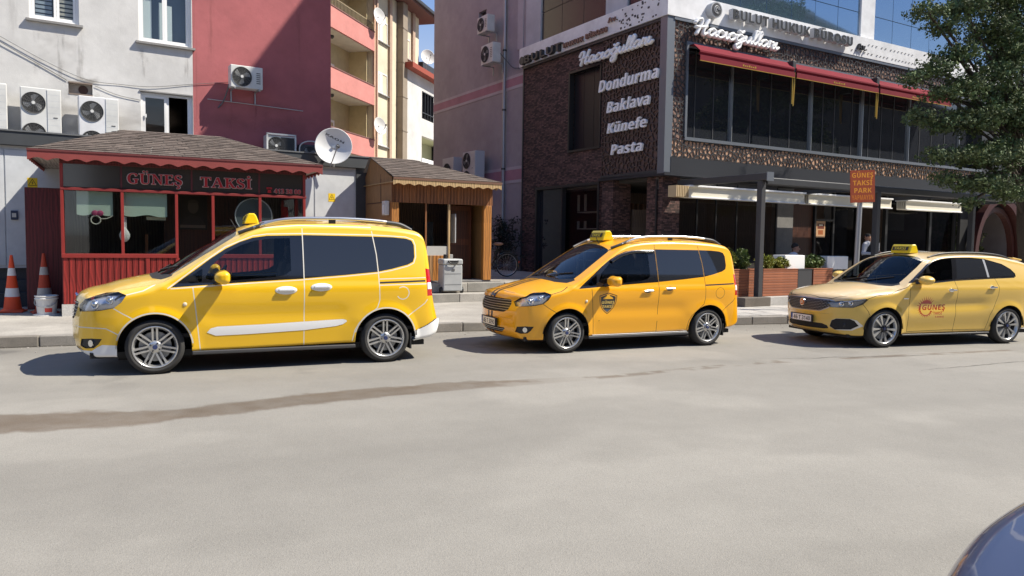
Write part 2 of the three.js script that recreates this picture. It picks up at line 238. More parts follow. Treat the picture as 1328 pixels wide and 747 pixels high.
{ // cracks and patched joints in the asphalt, grit along the gutter
  const r = rng(71), dk = M(0.10, 0.09, 0.075, { rough: 1 }), pos = [];
  const crack = (x, d, dx, dd, n, w) => { let px = x, pd = d, first = true, L = []; for (let i = 0; i <= n; i++) { const t = i / n; L.push([px, pd, w * (0.35 + r() * 0.9) * Math.sin(Math.PI * (0.08 + 0.84 * t))]); px += dx / n + (r() - 0.5) * 0.05; pd += dd / n + (r() - 0.5) * 0.06; }
    for (let i = 0; i < n; i++) { const [a, b, wa] = L[i], [c, e, wb] = L[i + 1]; pos.push(a, 0.004, -b + wa, a, 0.004, -b - wa, c, 0.004, -e - wb, a, 0.004, -b + wa, c, 0.004, -e - wb, c, 0.004, -e + wb); } };
  crack(3.4, 10.3, 3.2, 0.55, 46, 0.010); crack(5.2, 9.5, 2.6, 1.1, 34, 0.008);
  const g = new THREE.BufferGeometry(); g.setAttribute('position', new THREE.Float32BufferAttribute(pos, 3)); g.computeVertexNormals(); const m = part(scene, 'road_crack', norm(g), dk); m.userData = { kind: 'stuff', label: 'fine dark cracks in the road surface', category: 'cracks' };
  const pg = new THREE.IcosahedronGeometry(0.012, 0); pg.scale(1, 0.6, 1.2); const N = 900, im = new THREE.InstancedMesh(pg, M(1, 1, 1, { rough: 1 }), N), o = new THREE.Object3D(), c = new THREE.Color();
  for (let i = 0; i < N; i++) { let x, d; const k = r() * 0.6; if (k < 0.6) { x = -10 + r() * 24; d = kerbD(x) - 0.03 - Math.pow(r(), 2.2) * 0.9; } else if (k < 0.85) { x = -4.6 + r() * 6.5; d = 7.15 + 0.42 * x + (r() - 0.5) * 1.2; } else { x = -7 + r() * 16; d = 4 + r() * 8; } o.position.set(x, 0.005, -d); o.rotation.set(0, r() * 6.28, 0); o.scale.setScalar(0.3 + r() * r() * 0.8); o.updateMatrix(); im.setMatrixAt(i, o.matrix); const v = 0.16 + r() * 0.3; c.setRGB(v, v * 0.93, v * 0.84); im.setColorAt(i, c); }
  im.name = 'grit'; im.castShadow = im.receiveShadow = true; im.userData = { kind: 'stuff', label: 'loose grit and small stones along the gutter', category: 'grit' }; scene.add(im);
}
// ---------- air conditioner outdoor units ----------
function acUnit(label, pos, turn, w, h, d, fans, fanX, opts = {}) { // base centre at pos, front towards +z
  const t = thing('air_conditioner', label, 'air conditioner', pos, turn);
  part(t, 'casing', B(-w / 2, w / 2, 0, h, -d, 0, 0.02), opts.mat || mt.acWhite);
  const fr = Math.min(h / fans, w) * (opts.fr || 0.40);
  for (let i = 0; i < fans; i++) {
    const cy = h * (i + 0.5) / fans, cx = -w / 2 + fanX;
    const well = new THREE.CircleGeometry(fr, 28); well.translate(cx, cy, 0.004);
    part(t, 'fan_well', well, mt.acIn);
    const bl = []; for (let k = 0; k < 3; k++) { const s = new THREE.Shape(); s.moveTo(0.02, 0); s.quadraticCurveTo(fr * 0.5, fr * 0.1, fr * 0.9, fr * 0.02); s.quadraticCurveTo(fr * 0.85, fr * 0.45, fr * 0.45, fr * 0.5); s.lineTo(0.02, 0.05); const g = new THREE.ShapeGeometry(s, 5); g.rotateZ(k * 2.094 + i); g.translate(cx, cy, 0.008); bl.push(g); }
    const hub = new THREE.CircleGeometry(fr * 0.2, 14); hub.translate(cx, cy, 0.010); bl.push(hub);
    part(t, 'fan', bl, mt.acBlade);
    const rings = []; for (let k = 1; k <= 7; k++) { const g = new THREE.TorusGeometry(fr * k / 7, k === 7 ? 0.009 : 0.0035, 4, 28); g.translate(cx, cy, 0.014); rings.push(g); }
    for (let k = 0; k < 8; k++) { const a = k * Math.PI / 8; rings.push(rod([cx - Math.cos(a) * fr, cy - Math.sin(a) * fr, 0.014], [cx + Math.cos(a) * fr, cy + Math.sin(a) * fr, 0.014], 0.003, 4)); }
    part(t, 'fan_grille', rings, mt.acGrill);
    const cap = new THREE.CylinderGeometry(fr * 0.16, fr * 0.16, 0.012, 14); cap.rotateX(Math.PI / 2); cap.translate(cx, cy, 0.02); part(t, 'grille_cap', cap, mt.acWhite);
  }
  if (opts.panel) { const x0 = -w / 2 + opts.panel; part(t, 'service_panel', B(x0 + 0.006, w / 2 - 0.01, 0.03, h - 0.03, -0.01, 0.012, 0.004), mt.acWhite); part(t, 'panel_handle', B(x0 + 0.12, x0 + 0.2, h * 0.52, h * 0.52 + 0.02, 0.01, 0.018), mt.acGrill);
    const ln = []; for (let k = 1; k < 10; k++) ln.push(B(x0 + 0.02, w / 2 - 0.03, h * k / 10, h * k / 10 + 0.006, 0.011, 0.0135)); part(t, 'panel_groove', ln, mt.kiosk); }
  if (opts.bars) { const ln = []; for (let k = 0; k < 6; k++) ln.push(B(w / 2 - 0.16, w / 2 - 0.06, h * (0.25 + k * 0.09), h * (0.25 + k * 0.09) + 0.02, -0.002, 0.006)); parts(t, 'vent_slot', ln, mt.acGrill); }
  if (opts.bracket) parts(t, 'wall_bracket', [B(-w / 2 + 0.08, -w / 2 + 0.11, -0.03, 0, -d - 0.14, 0.03), B(w / 2 - 0.11, w / 2 - 0.08, -0.03, 0, -d - 0.14, 0.03), B(-w / 2 + 0.08, -w / 2 + 0.11, -0.3, -0.03, -d - 0.14, -d - 0.11), B(w / 2 - 0.11, w / 2 - 0.08, -0.3, -0.03, -d - 0.14, -d - 0.11)], mt.galv);
  if (opts.pipe) part(t, 'pipe', tube(opts.pipe, 0.018, 6), opts.pipeMat || mt.wire);
  return t;
}
// a window: frame, sashes with panes, outside sill
function pvcWindow(parent, x0, x1, y0, y1, z, cols, o = {}) {
  const f = part(parent, 'window', [B(x0, x0 + 0.055, y0, y1, z - 0.06, z), B(x1 - 0.055, x1, y0, y1, z - 0.06, z), B(x0 + 0.055, x1 - 0.055, y0, y0 + 0.06, z - 0.06, z), B(x0 + 0.055, x1 - 0.055, y1 - 0.06, y1, z - 0.06, z)], o.frame || mt.pvc);
  const ix0 = x0 + 0.055, ix1 = x1 - 0.055, n = cols.length; let x = ix0; const tot = cols.reduce((a, b) => a + b, 0);
  cols.forEach((c, i) => { const w = (ix1 - ix0) * c / tot, a = x, b = x + w; x = b; const zz = z - 0.012 - (i % 2) * 0.02;
    if (o.skip && o.skip.includes(i)) { part(f, 'sash', [B(a, a + 0.05, y0 + 0.06, y1 - 0.06, zz - 0.04, zz), B(b - 0.05, b, y0 + 0.06, y1 - 0.06, zz - 0.04, zz)], o.frame || mt.pvc); return; }
    part(f, 'sash', [B(a + 0.003, a + 0.055, y0 + 0.063, y1 - 0.063, zz - 0.04, zz), B(b - 0.055, b - 0.003, y0 + 0.063, y1 - 0.063, zz - 0.04, zz), B(a + 0.055, b - 0.055, y0 + 0.063, y0 + 0.12, zz - 0.04, zz), B(a + 0.055, b - 0.055, y1 - 0.12, y1 - 0.063, zz - 0.04, zz)], o.frame || mt.pvc);
    part(f, 'pane', B(a + 0.055, b - 0.055, y0 + 0.12, y1 - 0.12, zz - 0.028, zz - 0.02), o.glass || mt.clear); });
  if (o.sill !== false) part(f, 'sill', B(x0 - 0.07, x1 + 0.07, y0 - 0.05, y0 - 0.001, z - 0.1, z + (o.sillOut || 0.15)), mt.sill);
  return f;
}

// ---------- white and red building ----------
const LB = [-10.319, 0, -17.28], LA = 33;
{
  const t = thing('apartment_house', 'white rendered building with a red painted end wall behind the red taxi kiosk', 'building', LB, LA);
  const holes = [rect(-0.5, 0.46, 6.32, 7.75), rect(1.68, 2.85, 6.16, 7.7), rect(1.70, 2.862, 3.2, 5.0), rect(0.22, 0.70, 4.76, 5.05), rect(-4.2, -2.9, 6.2, 7.6), rect(-4.2, -2.9, 9.2, 10.6), rect(-0.5, 0.46, 9.3, 10.7), rect(1.68, 2.85, 9.16, 10.7)];
  const wl = shape(rect(-9, 2.87, 0, 13.5), 0.28, holes); wl.translate(0, 0, -0.28); part(t, 'white_wall', wl, mt.whiteWall, { label: 'white rendered wall' });
  parts(t, 'red_wall', [B(2.87, 6.367, 0, 13.5, -0.28, -0.003), B(6.12, 6.367, 0, 13.5, -9, -0.28)], mt.redWall, { label: 'red painted wall' });
  part(t, 'rear_wall', [B(-9, 6.12, 0, 13.5, -9.2, -9), B(-9, -8.75, 0, 13.5, -9, -0.28)], mt.whiteWall);
  part(t, 'roof', B(-9.2, 6.5, 13.5, 13.75, -9.3, 0.25), mt.sill);
  part(t, 'dark_room', [B(-4.6, 3.1, 2.8, 2.9, -3, -0.3), B(-4.6, 3.1, 2.9, 11.5, -3.1, -3), B(-4.7, -4.6, 2.9, 11.5, -3, -0.3), B(3.1, 3.2, 2.9, 11.5, -3, -0.3), B(-4.6, 3.1, 5.4, 5.6, -3, -0.3), B(-4.6, 3.1, 8.2, 8.5, -3, -0.3), B(-4.6, 3.1, 11.5, 11.6, -3, -0.3), B(1.2, 1.3, 2.9, 11.5, -3, -0.3)], mt.interior);
  const w1 = pvcWindow(t, -0.5, 0.46, 6.32, 7.75, -0.06, [1.25, 1]);
  const bl = []; for (let k = 0; k < 14; k++) bl.push(B(0.02, 0.37, 6.44 + k * 0.095, 6.50 + k * 0.095, -0.20, -0.19)); part(w1, 'blind_slat', bl, M(0.42, 0.38, 0.34, { rough: 0.8 }));
  const bl2 = []; for (let k = 0; k < 14; k++) bl2.push(B(-0.38, -0.06, 6.44 + k * 0.095, 6.505 + k * 0.095, -0.20, -0.19)); part(w1, 'blind_slat', bl2, M(0.30, 0.33, 0.40, { rough: 0.8 }));
  const w2 = pvcWindow(t, 1.68, 2.85, 6.16, 7.7, -0.06, [1, 1]);
  part(w2, 'curtain', [B(1.80, 2.0, 6.3, 7.25, -0.25, -0.235), B(2.16, 2.24, 6.3, 7.2, -0.25, -0.235), B(2.32, 2.45, 6.3, 7.15, -0.25, -0.235)], M(0.62, 0.66, 0.70, { rough: 0.9 }));
  part(w2, 'room_backing', B(1.74, 2.8, 6.2, 7.65, -0.33, -0.31), M(0.13, 0.16, 0.22, { rough: 0.9 }));
  const w3 = pvcWindow(t, 1.70, 2.862, 3.2, 5.0, -0.06, [1.0, 1.0], { skip: [1], sill: false }); part(w3, 'lintel', B(1.68, 2.862, 5.0, 5.03, -0.06, 0.03), mt.sill);
  part(w3, 'window_handle', B(1.79, 1.83, 4.4, 4.48, -0.05, -0.03), mt.pvc);
  for (const [a, b, c, d] of [[-4.2, -2.9, 6.2, 7.6], [-4.2, -2.9, 9.2, 10.6], [-0.5, 0.46, 9.3, 10.7], [1.68, 2.85, 9.16, 10.7]]) pvcWindow(t, a, b, c, d, -0.06, [1, 1]);
  // small rusty vent below the first window
  const v = part(t, 'vent', [B(0.22, 0.70, 4.76, 4.79, -0.2, 0.01), B(0.22, 0.70, 5.02, 5.05, -0.2, 0.012)], M(0.28, 0.22, 0.18, { map: T.plaster, rough: 0.9 }));
  part(v, 'vent_back', B(0.22, 0.70, 4.79, 5.02, -0.22, -0.12), M(0.42, 0.38, 0.34, { map: T.plaster, rough: 0.9 }));
  const c1 = new THREE.CircleGeometry(0.1, 20); c1.translate(0.52, 4.9, -0.112); part(v, 'vent_fan', c1, M(0.06, 0.03, 0.025, { rough: 0.8 }));
  // grime as thin plaster stains, with a shape of their own
  const stain = (x0, x1, y0, y1, seed, a) => { const g = new THREE.PlaneGeometry(x1 - x0, y1 - y0); g.translate((x0 + x1) / 2, (y0 + y1) / 2, 0.0035); const f = fbm(seed, 4, 5), n = 64, d = new Uint8Array(n * n * 4); for (let j = 0; j < n; j++) for (let i = 0; i < n; i++) { const u = i / n, w = j / n, e = Math.min(u, 1 - u, w, 1 - w) * 4; const k = Math.max(0, Math.min(1, e)) * sm(0.35, 0.75, f(u, w)) * a * 0.6; d.set([88, 74, 62, k * 255], (j * n + i) * 4); }
    const tx = new THREE.DataTexture(d, n, n); tx.colorSpace = THREE.SRGBColorSpace; tx.magFilter = THREE.LinearFilter; tx.needsUpdate = true; part(t, 'grime_stain', g, new THREE.MeshStandardMaterial({ map: tx, transparent: true, roughness: 0.95 })); };
  stain(0.1, 0.85, 4.6, 5.25, 3, 0.6); stain(0.35, 0.55, 4.9, 6.3, 5, 0.35); stain(1.6, 2.1, 5.6, 6.12, 7, 0.22); stain(-1.3, 2.85, 3.5, 4.7, 9, 0.38); stain(-0.6, 0.6, 5.4, 6.3, 11, 0.2); stain(2.9, 6.2, 3.6, 5.4, 13, 0.25); for (const [a, b, c, d, e, f] of [[0.0, 0.18, 4.9, 6.27, 21, 0.3], [-0.45, -0.3, 5.0, 6.27, 22, 0.26], [1.7, 1.82, 5.2, 6.1, 23, 0.3], [2.66, 2.84, 5.1, 6.1, 24, 0.34], [1.2, 1.35, 6.2, 8.5, 25, 0.16], [-0.9, -0.7, 5.6, 8.2, 26, 0.16], [3.7, 3.85, 3.9, 5.3, 27, 0.35], [4.3, 4.42, 4.2, 5.3, 28, 0.3], [5.4, 5.6, 5.0, 8.0, 29, 0.2], [3.2, 3.4, 5.6, 8.4, 30, 0.2], [2.86, 2.98, 3.6, 8.4, 31, 0.3], [0.4, 1.3, 3.6, 4.0, 32, 0.5]]) stain(a, b, c, d, e, f);
  part(t, 'cable', [tube([[-2.5, 6.5, 0.03], [-1.05, 5.73, 0.03], [-0.4, 5.38, 0.02], [0.2, 5.06, 0.02]], 0.008, 5), tube([[-2.5, 6.6, 0.03], [-1.05, 5.85, 0.03], [-0.2, 5.42, 0.03], [0.6, 5.12, 0.03], [1.3, 5.1, 0.02], [1.9, 5.12, 0.03], [2.87, 5.3, 0.02], [3.7, 5.45, 0.02]], 0.006, 5), tube([[0.75, 5.0, 0.02], [1.2, 4.85, 0.02], [1.7, 4.78, 0.02]], 0.006, 5)], mt.wire);
  part(t, 'cable', [tube([[3.2, 4.98, 0.015], [4.2, 4.96, 0.02], [5.6, 4.93, 0.015]], 0.010, 5)], mt.wireLight);
}
const lp = (x, y, z) => { const a = R(LA); return [LB[0] + x * Math.cos(a) + z * Math.sin(a), y, LB[2] - x * Math.sin(a) + z * Math.cos(a)]; };
acUnit('tall off-white double fan air conditioner cut by the left edge of the photo', lp(-1.42, 3.45, 0.5), LA, 0.95, 1.32, 0.33, 2, 0.3, { panel: 0.62, fr: 0.44 });
acUnit('dirty off-white double fan air conditioner, second from the left on the white wall', lp(-0.33, 3.43, 0.5), LA, 0.76, 1.32, 0.33, 2, 0.24, { panel: 0.49, fr: 0.27 * 1.25 });
acUnit('clean white double fan air conditioner next to the rusty vent on the white wall', lp(0.78, 3.36, 0.5), LA, 0.80, 1.32, 0.33, 2, 0.265, { panel: 0.53, fr: 0.27 * 1.25, mat: M(0.79, 0.79, 0.80, { rough: 0.45, map: T.metal }) });
acUnit('single fan air conditioner on brackets high on the sunlit red wall', lp(4.05, 5.27, 0.46), LA, 0.78, 0.55, 0.28, 1, 0.27, { bars: true, bracket: true, fr: 0.42, pipe: [[-0.38, 0.1, -0.2], [-0.42, -0.1, -0.3], [-0.5, -0.35, -0.42], [-0.6, -0.48, -0.45]] });
acUnit('white framed air conditioner low on the red wall above the kiosk roof', lp(4.9, 3.66, 0.40), LA, 0.74, 0.52, 0.28, 1, 0.25, { fr: 0.42 });
acUnit('dark air conditioner on a pale bracket behind the large dish', lp(5.72, 3.55, 0.42), LA, 0.66, 0.46, 0.28, 1, 0.25, { fr: 0.42, mat: M(0.05, 0.05, 0.055, { rough: 0.6 }), pipeMat: mt.wireLight, pipe: [[-0.34, 0.0, 0.02], [-0.33, 0.42, 0.02], [-0.2, 0.52, 0.02], [0.0, 0.55, 0.02], [0.2, 0.5, 0.0]] });
{ const m = scene.children.find((o) => o.userData.label && o.userData.label.startsWith('white framed')); part(m, 'side_opening', B(0.0, 0.34, 0.04, 0.48, 0.004, 0.02), mt.black); part(m, 'frame', [B(-0.37, -0.33, -0.02, 0.56, 0.0, 0.03), B(0.35, 0.39, -0.02, 0.56, 0, 0.03), B(-0.37, 0.39, 0.53, 0.57, 0, 0.03)], mt.acWhite); }

// ---------- grey electrical kiosk ----------
const KB = [-9.12, 0, -15.434];
{
  const t = thing('electrical_kiosk', 'long pale grey metal electrical kiosk with dark flat roof behind the red taxi kiosk', 'kiosk', KB, 33);
  parts(t, 'base', [B(-7, 6.5, 0.15, 0.9, -1.55, -0.06), B(-7, 1.0, 0.15, 0.42, -0.06, 0.35), B(-7, 1.0, 0.42, 0.66, -0.06, 0.12)], mt.plinth);
  part(t, 'body', B(-7, 6.22, 0.9, 3.3, -1.5, 0), mt.kiosk);
  part(t, 'corner_post', B(6.22, 6.5, 0.9, 3.3, -1.5, 0.05), mt.kioskDark);
  part(t, 'roof', B(-7.1, 6.55, 3.3, 3.57, -1.5, 0.12, 0.012), mt.kioskDark);
  part(t, 'roof_edge', B(-7.12, 6.57, 3.57, 3.60, -1.5, 0.14), M(0.12, 0.125, 0.13, { rough: 0.6 }));
  for (const x of [-3.0, -2.0, -1.0]) part(t, 'door', B(x + 0.008, x + 0.985, 0.95, 3.22, 0, 0.022, 0.006), mt.kiosk);
  for (const x of [4.15, 5.17]) part(t, 'door', B(x + 0.01, x + 1.0, 0.95, 3.22, 0, 0.022, 0.006), mt.kiosk);
  const lv = []; for (let k = 0; k < 7; k++) lv.push(B(-0.6, -0.1, 1.05 + k * 0.06, 1.075 + k * 0.06, 0.022, 0.034)); part(t, 'louvre', lv, M(0.4, 0.41, 0.42, { rough: 0.5 }));
  part(t, 'lock', B(-0.92, -0.80, 1.85, 2.03, 0.022, 0.06, 0.01), M(0.03, 0.045, 0.09, { rough: 0.4 })); part(t, 'lock_face', B(-0.90, -0.83, 1.9, 1.98, 0.06, 0.064), mt.silver);
  const stx = canvasTex(96, 112, (c, w, h) => { c.fillStyle = '#e8c21c'; c.fillRect(0, 0, w, h); c.strokeStyle = '#5a4a10'; c.lineWidth = 6; c.beginPath(); c.moveTo(48, 14); c.lineTo(86, 84); c.lineTo(10, 84); c.closePath(); c.stroke(); c.fillStyle = '#4a3c0c'; c.beginPath(); c.moveTo(52, 34); c.lineTo(38, 60); c.lineTo(48, 60); c.lineTo(42, 80); c.lineTo(60, 54); c.lineTo(50, 54); c.closePath(); c.fill(); });
  for (const [x, y] of [[-0.545, 2.59], [5.6, 2.56]]) { const g = new THREE.PlaneGeometry(0.17, 0.20); g.translate(x, y, 0.026); part(t, 'warning_sticker', g, new THREE.MeshStandardMaterial({ map: stx, roughness: 0.5 })); }
}

// ---------- shingles: overlapping tabs on a sloping face ----------
function shingles(corners, rows, tabW, seed) { // corners: eaveL, eaveR, topR, topL
  const [a, b, c, d] = corners.map(V3), r = rng(seed), out = [], n = new THREE.Vector3().crossVectors(b.clone().sub(a), d.clone().sub(a)).normalize();
  const up = new THREE.Vector3(), pos = [], col = [], nor = [], uv = [];
  const quad = (p, q, s, t, k) => { for (const v of [p, q, s, p, s, t]) { pos.push(v.x, v.y, v.z); col.push(0.17 * k, 0.135 * k, 0.115 * k); uv.push(v.x, v.y + v.z); } };
  for (let j = 0; j < rows; j++) {
    const v0 = j / rows, v1 = Math.min(1, (j + 1.15) / rows), L0 = a.clone().lerp(d, v0), R0 = b.clone().lerp(c, v0), L1 = a.clone().lerp(d, v1), R1 = b.clone().lerp(c, v1), len = R0.distanceTo(L0); let u = -(r() * tabW);
    while (u < len) { const w = tabW * (0.55 + r() * 0.9), s0 = Math.max(0, u) / len, s1 = Math.min(len, u + w - 0.008) / len; u += w; if (s1 <= s0) continue; const k = 0.8 + r() * 0.45, lift = 0.010 + r() * 0.008;
      const p = L0.clone().lerp(R0, s0).addScaledVector(n, lift), q = L0.clone().lerp(R0, s1).addScaledVector(n, lift), s = L1.clone().lerp(R1, s1).addScaledVector(n, 0.002), t = L1.clone().lerp(R1, s0).addScaledVector(n, 0.002);
      quad(p, q, s, t, k); const p0 = p.clone().addScaledVector(n, -lift), q0 = q.clone().addScaledVector(n, -lift); quad(p0, q0, q, p, k * 0.9); }
  }
  const g = new THREE.BufferGeometry(); g.setAttribute('position', new THREE.Float32BufferAttribute(pos, 3)); g.setAttribute('color', new THREE.Float32BufferAttribute(col, 3)); g.setAttribute('uv', new THREE.Float32BufferAttribute(uv, 2)); g.computeVertexNormals(); return g;
}
function shingleFace(parent, name, corners, rows, tabW, seed) { const m = new THREE.Mesh(shingles(corners, rows, tabW, seed), shingleM); m.name = name; m.castShadow = m.receiveShadow = true; m.userData.kind = 'stuff'; parent.add(m); return m; }
function poly3(pts) { const g = new THREE.BufferGeometry(), pos = []; for (let i = 1; i < pts.length - 1; i++) pos.push(...pts[0], ...pts[i], ...pts[i + 1]); g.setAttribute('position', new THREE.Float32BufferAttribute(pos, 3)); g.computeVertexNormals(); return boxUV(g); }
function scallop(len, top, low, dip, n) { const p = [[0, top], [len, top]]; for (let i = n * 8; i >= 0; i--) { const t = i / (n * 8); p.push([len * t, low + dip * Math.pow(Math.abs(Math.sin(t * n * Math.PI)), 1.3)]); } return p; }

// ---------- red taxi kiosk ----------
{
  const t = thing('taxi_kiosk', 'red wooden taxi office kiosk with shingle roof, scalloped fascia and big windows', 'kiosk', [-7.65, 0, -13.17], 27);
  const L = -0.18, Rr = 4.0, D = -2.5;
  parts(t, 'base', [B(L - 0.01, Rr + 0.01, 0.15, 0.36, D, 0.012)], M(0.62, 0.60, 0.56, { map: T.concrete, rough: 0.9 }));
  part(t, 'floor', B(L, Rr, 0.36, 0.42, D, -0.05), M(0.3, 0.26, 0.22, { rough: 0.7 }));
  part(t, 'rear_wall', B(L, Rr, 0.36, 2.84, D, D + 0.06), M(0.24, 0.20, 0.16, { map: T.wood, rough: 0.8 })); part(t, 'ceiling', B(L, Rr, 2.84, 2.88, D, 0), mt.woodDark);
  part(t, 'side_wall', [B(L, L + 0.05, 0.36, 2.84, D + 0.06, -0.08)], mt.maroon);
  part(t, 'side_wall', [B(Rr - 0.05, Rr, 0.36, 1.2, D + 0.06, -0.08), B(Rr - 0.05, Rr, 2.4, 2.84, D + 0.06, -0.08), B(Rr - 0.06, Rr + 0.005, 1.2, 2.4, -0.9, -0.82), B(Rr - 0.06, Rr + 0.005, 1.2, 2.4, D + 0.06, D + 0.14)], mt.red);
  part(t, 'side_pane', B(Rr - 0.03, Rr - 0.022, 1.2, 2.4, D + 0.14, -0.1), mt.smoke);
  const pk = [B(-0.044, 0.044, 0.36, 1.17, -0.03, 0.0, 0.006), B(-0.044, 0.044, 0.36, 1.17, -0.03, 0.002, 0.006)], rr = rng(12);
  for (let i = 0; i < 42; i++) { const x = L + 0.06 + i * 0.0985; if (x > 3.98 || (x > 1.66 && x < 2.24)) continue; pmesh(t, 'plank', pk[i % 2], rr() < 0.5 ? mt.red : mt.red2, [x, 0, 0]); }
  part(t, 'backing', [B(L, 1.66, 0.36, 1.17, -0.06, -0.03), B(2.24, Rr, 0.36, 1.17, -0.06, -0.03)], mt.maroon);
  for (const x of [L, 0.745, 1.63, 2.255, 3.10, Rr - 0.062]) part(t, 'post', B(x, x + 0.05, x > 1.5 && x < 2.3 ? 0.36 : 1.17, x < 0 || x > 3.5 ? 2.84 : 2.345, -0.06, 0.014, 0.006), mt.redFrame); for (const x of [0.745, 1.905, 3.10]) part(t, 'sign_mullion', B(x, x + 0.03, 2.405, 2.80, -0.03, -0.004), mt.maroon);
  part(t, 'corner_trim', B(1.14, 1.2, 0.36, 1.17, 0, 0.014), mt.redFrame);
  part(t, 'rail', [B(L, 1.66, 1.17, 1.245, -0.06, 0.022, 0.008), B(2.24, Rr, 1.17, 1.245, -0.06, 0.022, 0.008)], mt.redFrame); part(t, 'rail', B(L, Rr, 2.345, 2.395, -0.06, 0.02, 0.008), M(0.2, 0.022, 0.02, { rough: 0.5 })); part(t, 'rail', B(L, Rr, 2.80, 2.86, -0.06, 0.016), mt.maroon);  // upper rails a darker red, eave shade partly put into the colour
  for (const [a, b] of [[L + 0.062, 0.745], [0.807, 1.63], [2.317, 3.10], [3.162, Rr - 0.075]]) part(t, 'window_pane', B(a, b, 1.245, 2.34, -0.03, -0.024), thinGlass(0.80, 0.83, 0.82));
  for (const [a, b] of [[L + 0.05, 0.745], [0.775, 1.905], [1.935, 3.10], [3.13, Rr - 0.062]]) part(t, 'sign_panel', B(a, b, 2.405, 2.80, -0.03, -0.012), mt.signGlass);
  for (const [str, f, a, b, y, h] of [['GÜNEŞ', fSerif, 0.86, 1.755, 2.5, 0.185], ['TAKSİ', fSerif, 2.07, 2.97, 2.49, 0.185]]) { part(t, 'lettering', text(str, f, a, b, y, h, 0.012, 0.02), mt.letterRed, { label: 'red serif letters ' + str }); part(t, 'lettering_edge', text(str, f, a - 0.012, b + 0.012, y, h, 0.002, 0.012, 0, 0.035), mt.letterEdge); }
  part(t, 'lettering', text('413 38 00', fSans, 3.39, 3.895, 2.43, 0.085, 0.010, 0.015), mt.letterRed, { label: 'red telephone number 413 38 00' }); part(t, 'lettering_edge', text('413 38 00', fSans, 3.384, 3.901, 2.43, 0.085, 0.001, 0.01, 0, 0.05), mt.letterEdge);
  part(t, 'phone_symbol', [shape([[3.25, 2.5], [3.25, 2.535], [3.35, 2.535], [3.35, 2.5], [3.325, 2.5], [3.325, 2.515], [3.275, 2.515], [3.275, 2.5]], 0.012), shape([[3.265, 2.43], [3.275, 2.49], [3.325, 2.49], [3.335, 2.43]], 0.012)], mt.letterRed);
  // side board, the same red with its shade painted in
  part(t, 'side_board', B(-0.80, -0.235, 0.2, 2.42, -1.06, -1.0, 0.01), mt.maroon, { label: 'red board at the left of the kiosk, coloured dark for its shade' });
  // roof
  const e = { l: -0.63, r: 4.28, y: 3.0, f: 0.2, b: D - 0.3, ry: 3.60, rz: -1.3, rl: 0.82, rr: 2.55 };
  shingleFace(t, 'roof_shingles', [[e.l, e.y, e.f], [e.r, e.y, e.f], [e.rr, e.ry, e.rz], [e.rl, e.ry, e.rz]], 14, 0.24, 4);
  shingleFace(t, 'roof_shingles', [[e.r, e.y, e.f], [e.r, e.y, e.b], [e.rr, e.ry, e.rz], [e.rr, e.ry, e.rz]], 14, 0.24, 5);
  shingleFace(t, 'roof_shingles', [[e.l, e.y, e.b], [e.l, e.y, e.f], [e.rl, e.ry, e.rz], [e.rl, e.ry, e.rz]], 14, 0.24, 6);
  part(t, 'roof_deck', [poly3([[e.l, e.y - 0.004, e.f], [e.r, e.y - 0.004, e.f], [e.rr, e.ry - 0.01, e.rz], [e.rl, e.ry - 0.01, e.rz]]), poly3([[e.r, e.y - 0.004, e.b], [e.l, e.y - 0.004, e.b], [e.rl, e.ry - 0.01, e.rz], [e.rr, e.ry - 0.01, e.rz]]), poly3([[e.r, e.y - 0.004, e.f], [e.r, e.y - 0.004, e.b], [e.rr, e.ry - 0.01, e.rz]]), poly3([[e.l, e.y - 0.004, e.b], [e.l, e.y - 0.004, e.f], [e.rl, e.ry - 0.01, e.rz]])], mt.sill);
  part(t, 'soffit', B(e.l + 0.02, e.r - 0.02, 2.89, 2.91, e.b + 0.02, e.f - 0.02), mt.soffit);
  const fa = shape(scallop(e.r - e.l, 2.995, 2.82, 0.045, 17), 0.022); fa.translate(e.l, 0, e.f - 0.022); part(t, 'fascia', fa, mt.redFascia);
  part(t, 'drip_edge', B(e.l - 0.006, e.r + 0.006, 2.975, 3.005, e.f, e.f + 0.012), M(0.14, 0.03, 0.03, { rough: 0.7 }));
  for (const x of [e.l, e.r - 0.022]) { const s = shape(scallop(e.f - e.b - 0.03, 2.995, 2.82, 0.045, 10), 0.022); s.rotateY(Math.PI / 2); s.translate(x, 0, e.f - 0.025); part(t, 'fascia', s, mt.redFascia); }
  // inside: lace blinds, portrait, clutter
  const curt = (x0, x1, y1) => { const p = [], n = 14; for (let i = 0; i <= n; i++) { const u = i / n; p.push([x0 + (x1 - x0) * u, y1 - 0.41 - 0.018 * Math.sin(u * 9)]); } return shape([[x1, y1], [x0, y1], ...p], 0.006); };
  const cu = M(0.55, 0.66, 0.56, { rough: 0.9 });
  part(t, 'blind', (() => { const g = curt(0.06, 0.62, 2.34); g.translate(0, 0, -0.085); return g; })(), cu); part(t, 'blind', (() => { const g = curt(0.80, 1.50, 2.34); g.translate(0, 0, -0.085); return g; })(), cu);
  part(t, 'lower_board', B(1.16, 1.48, 1.86, 1.92, -0.14, -0.13), M(0.55, 0.5, 0.36, { rough: 0.8 }));
  part(t, 'inner_counter', [B(0.0, 1.5, 0.42, 1.24, -1.0, -0.95), B(1.14, 1.19, 1.24, 1.6, -0.7, -0.65)], mt.woodBrown);
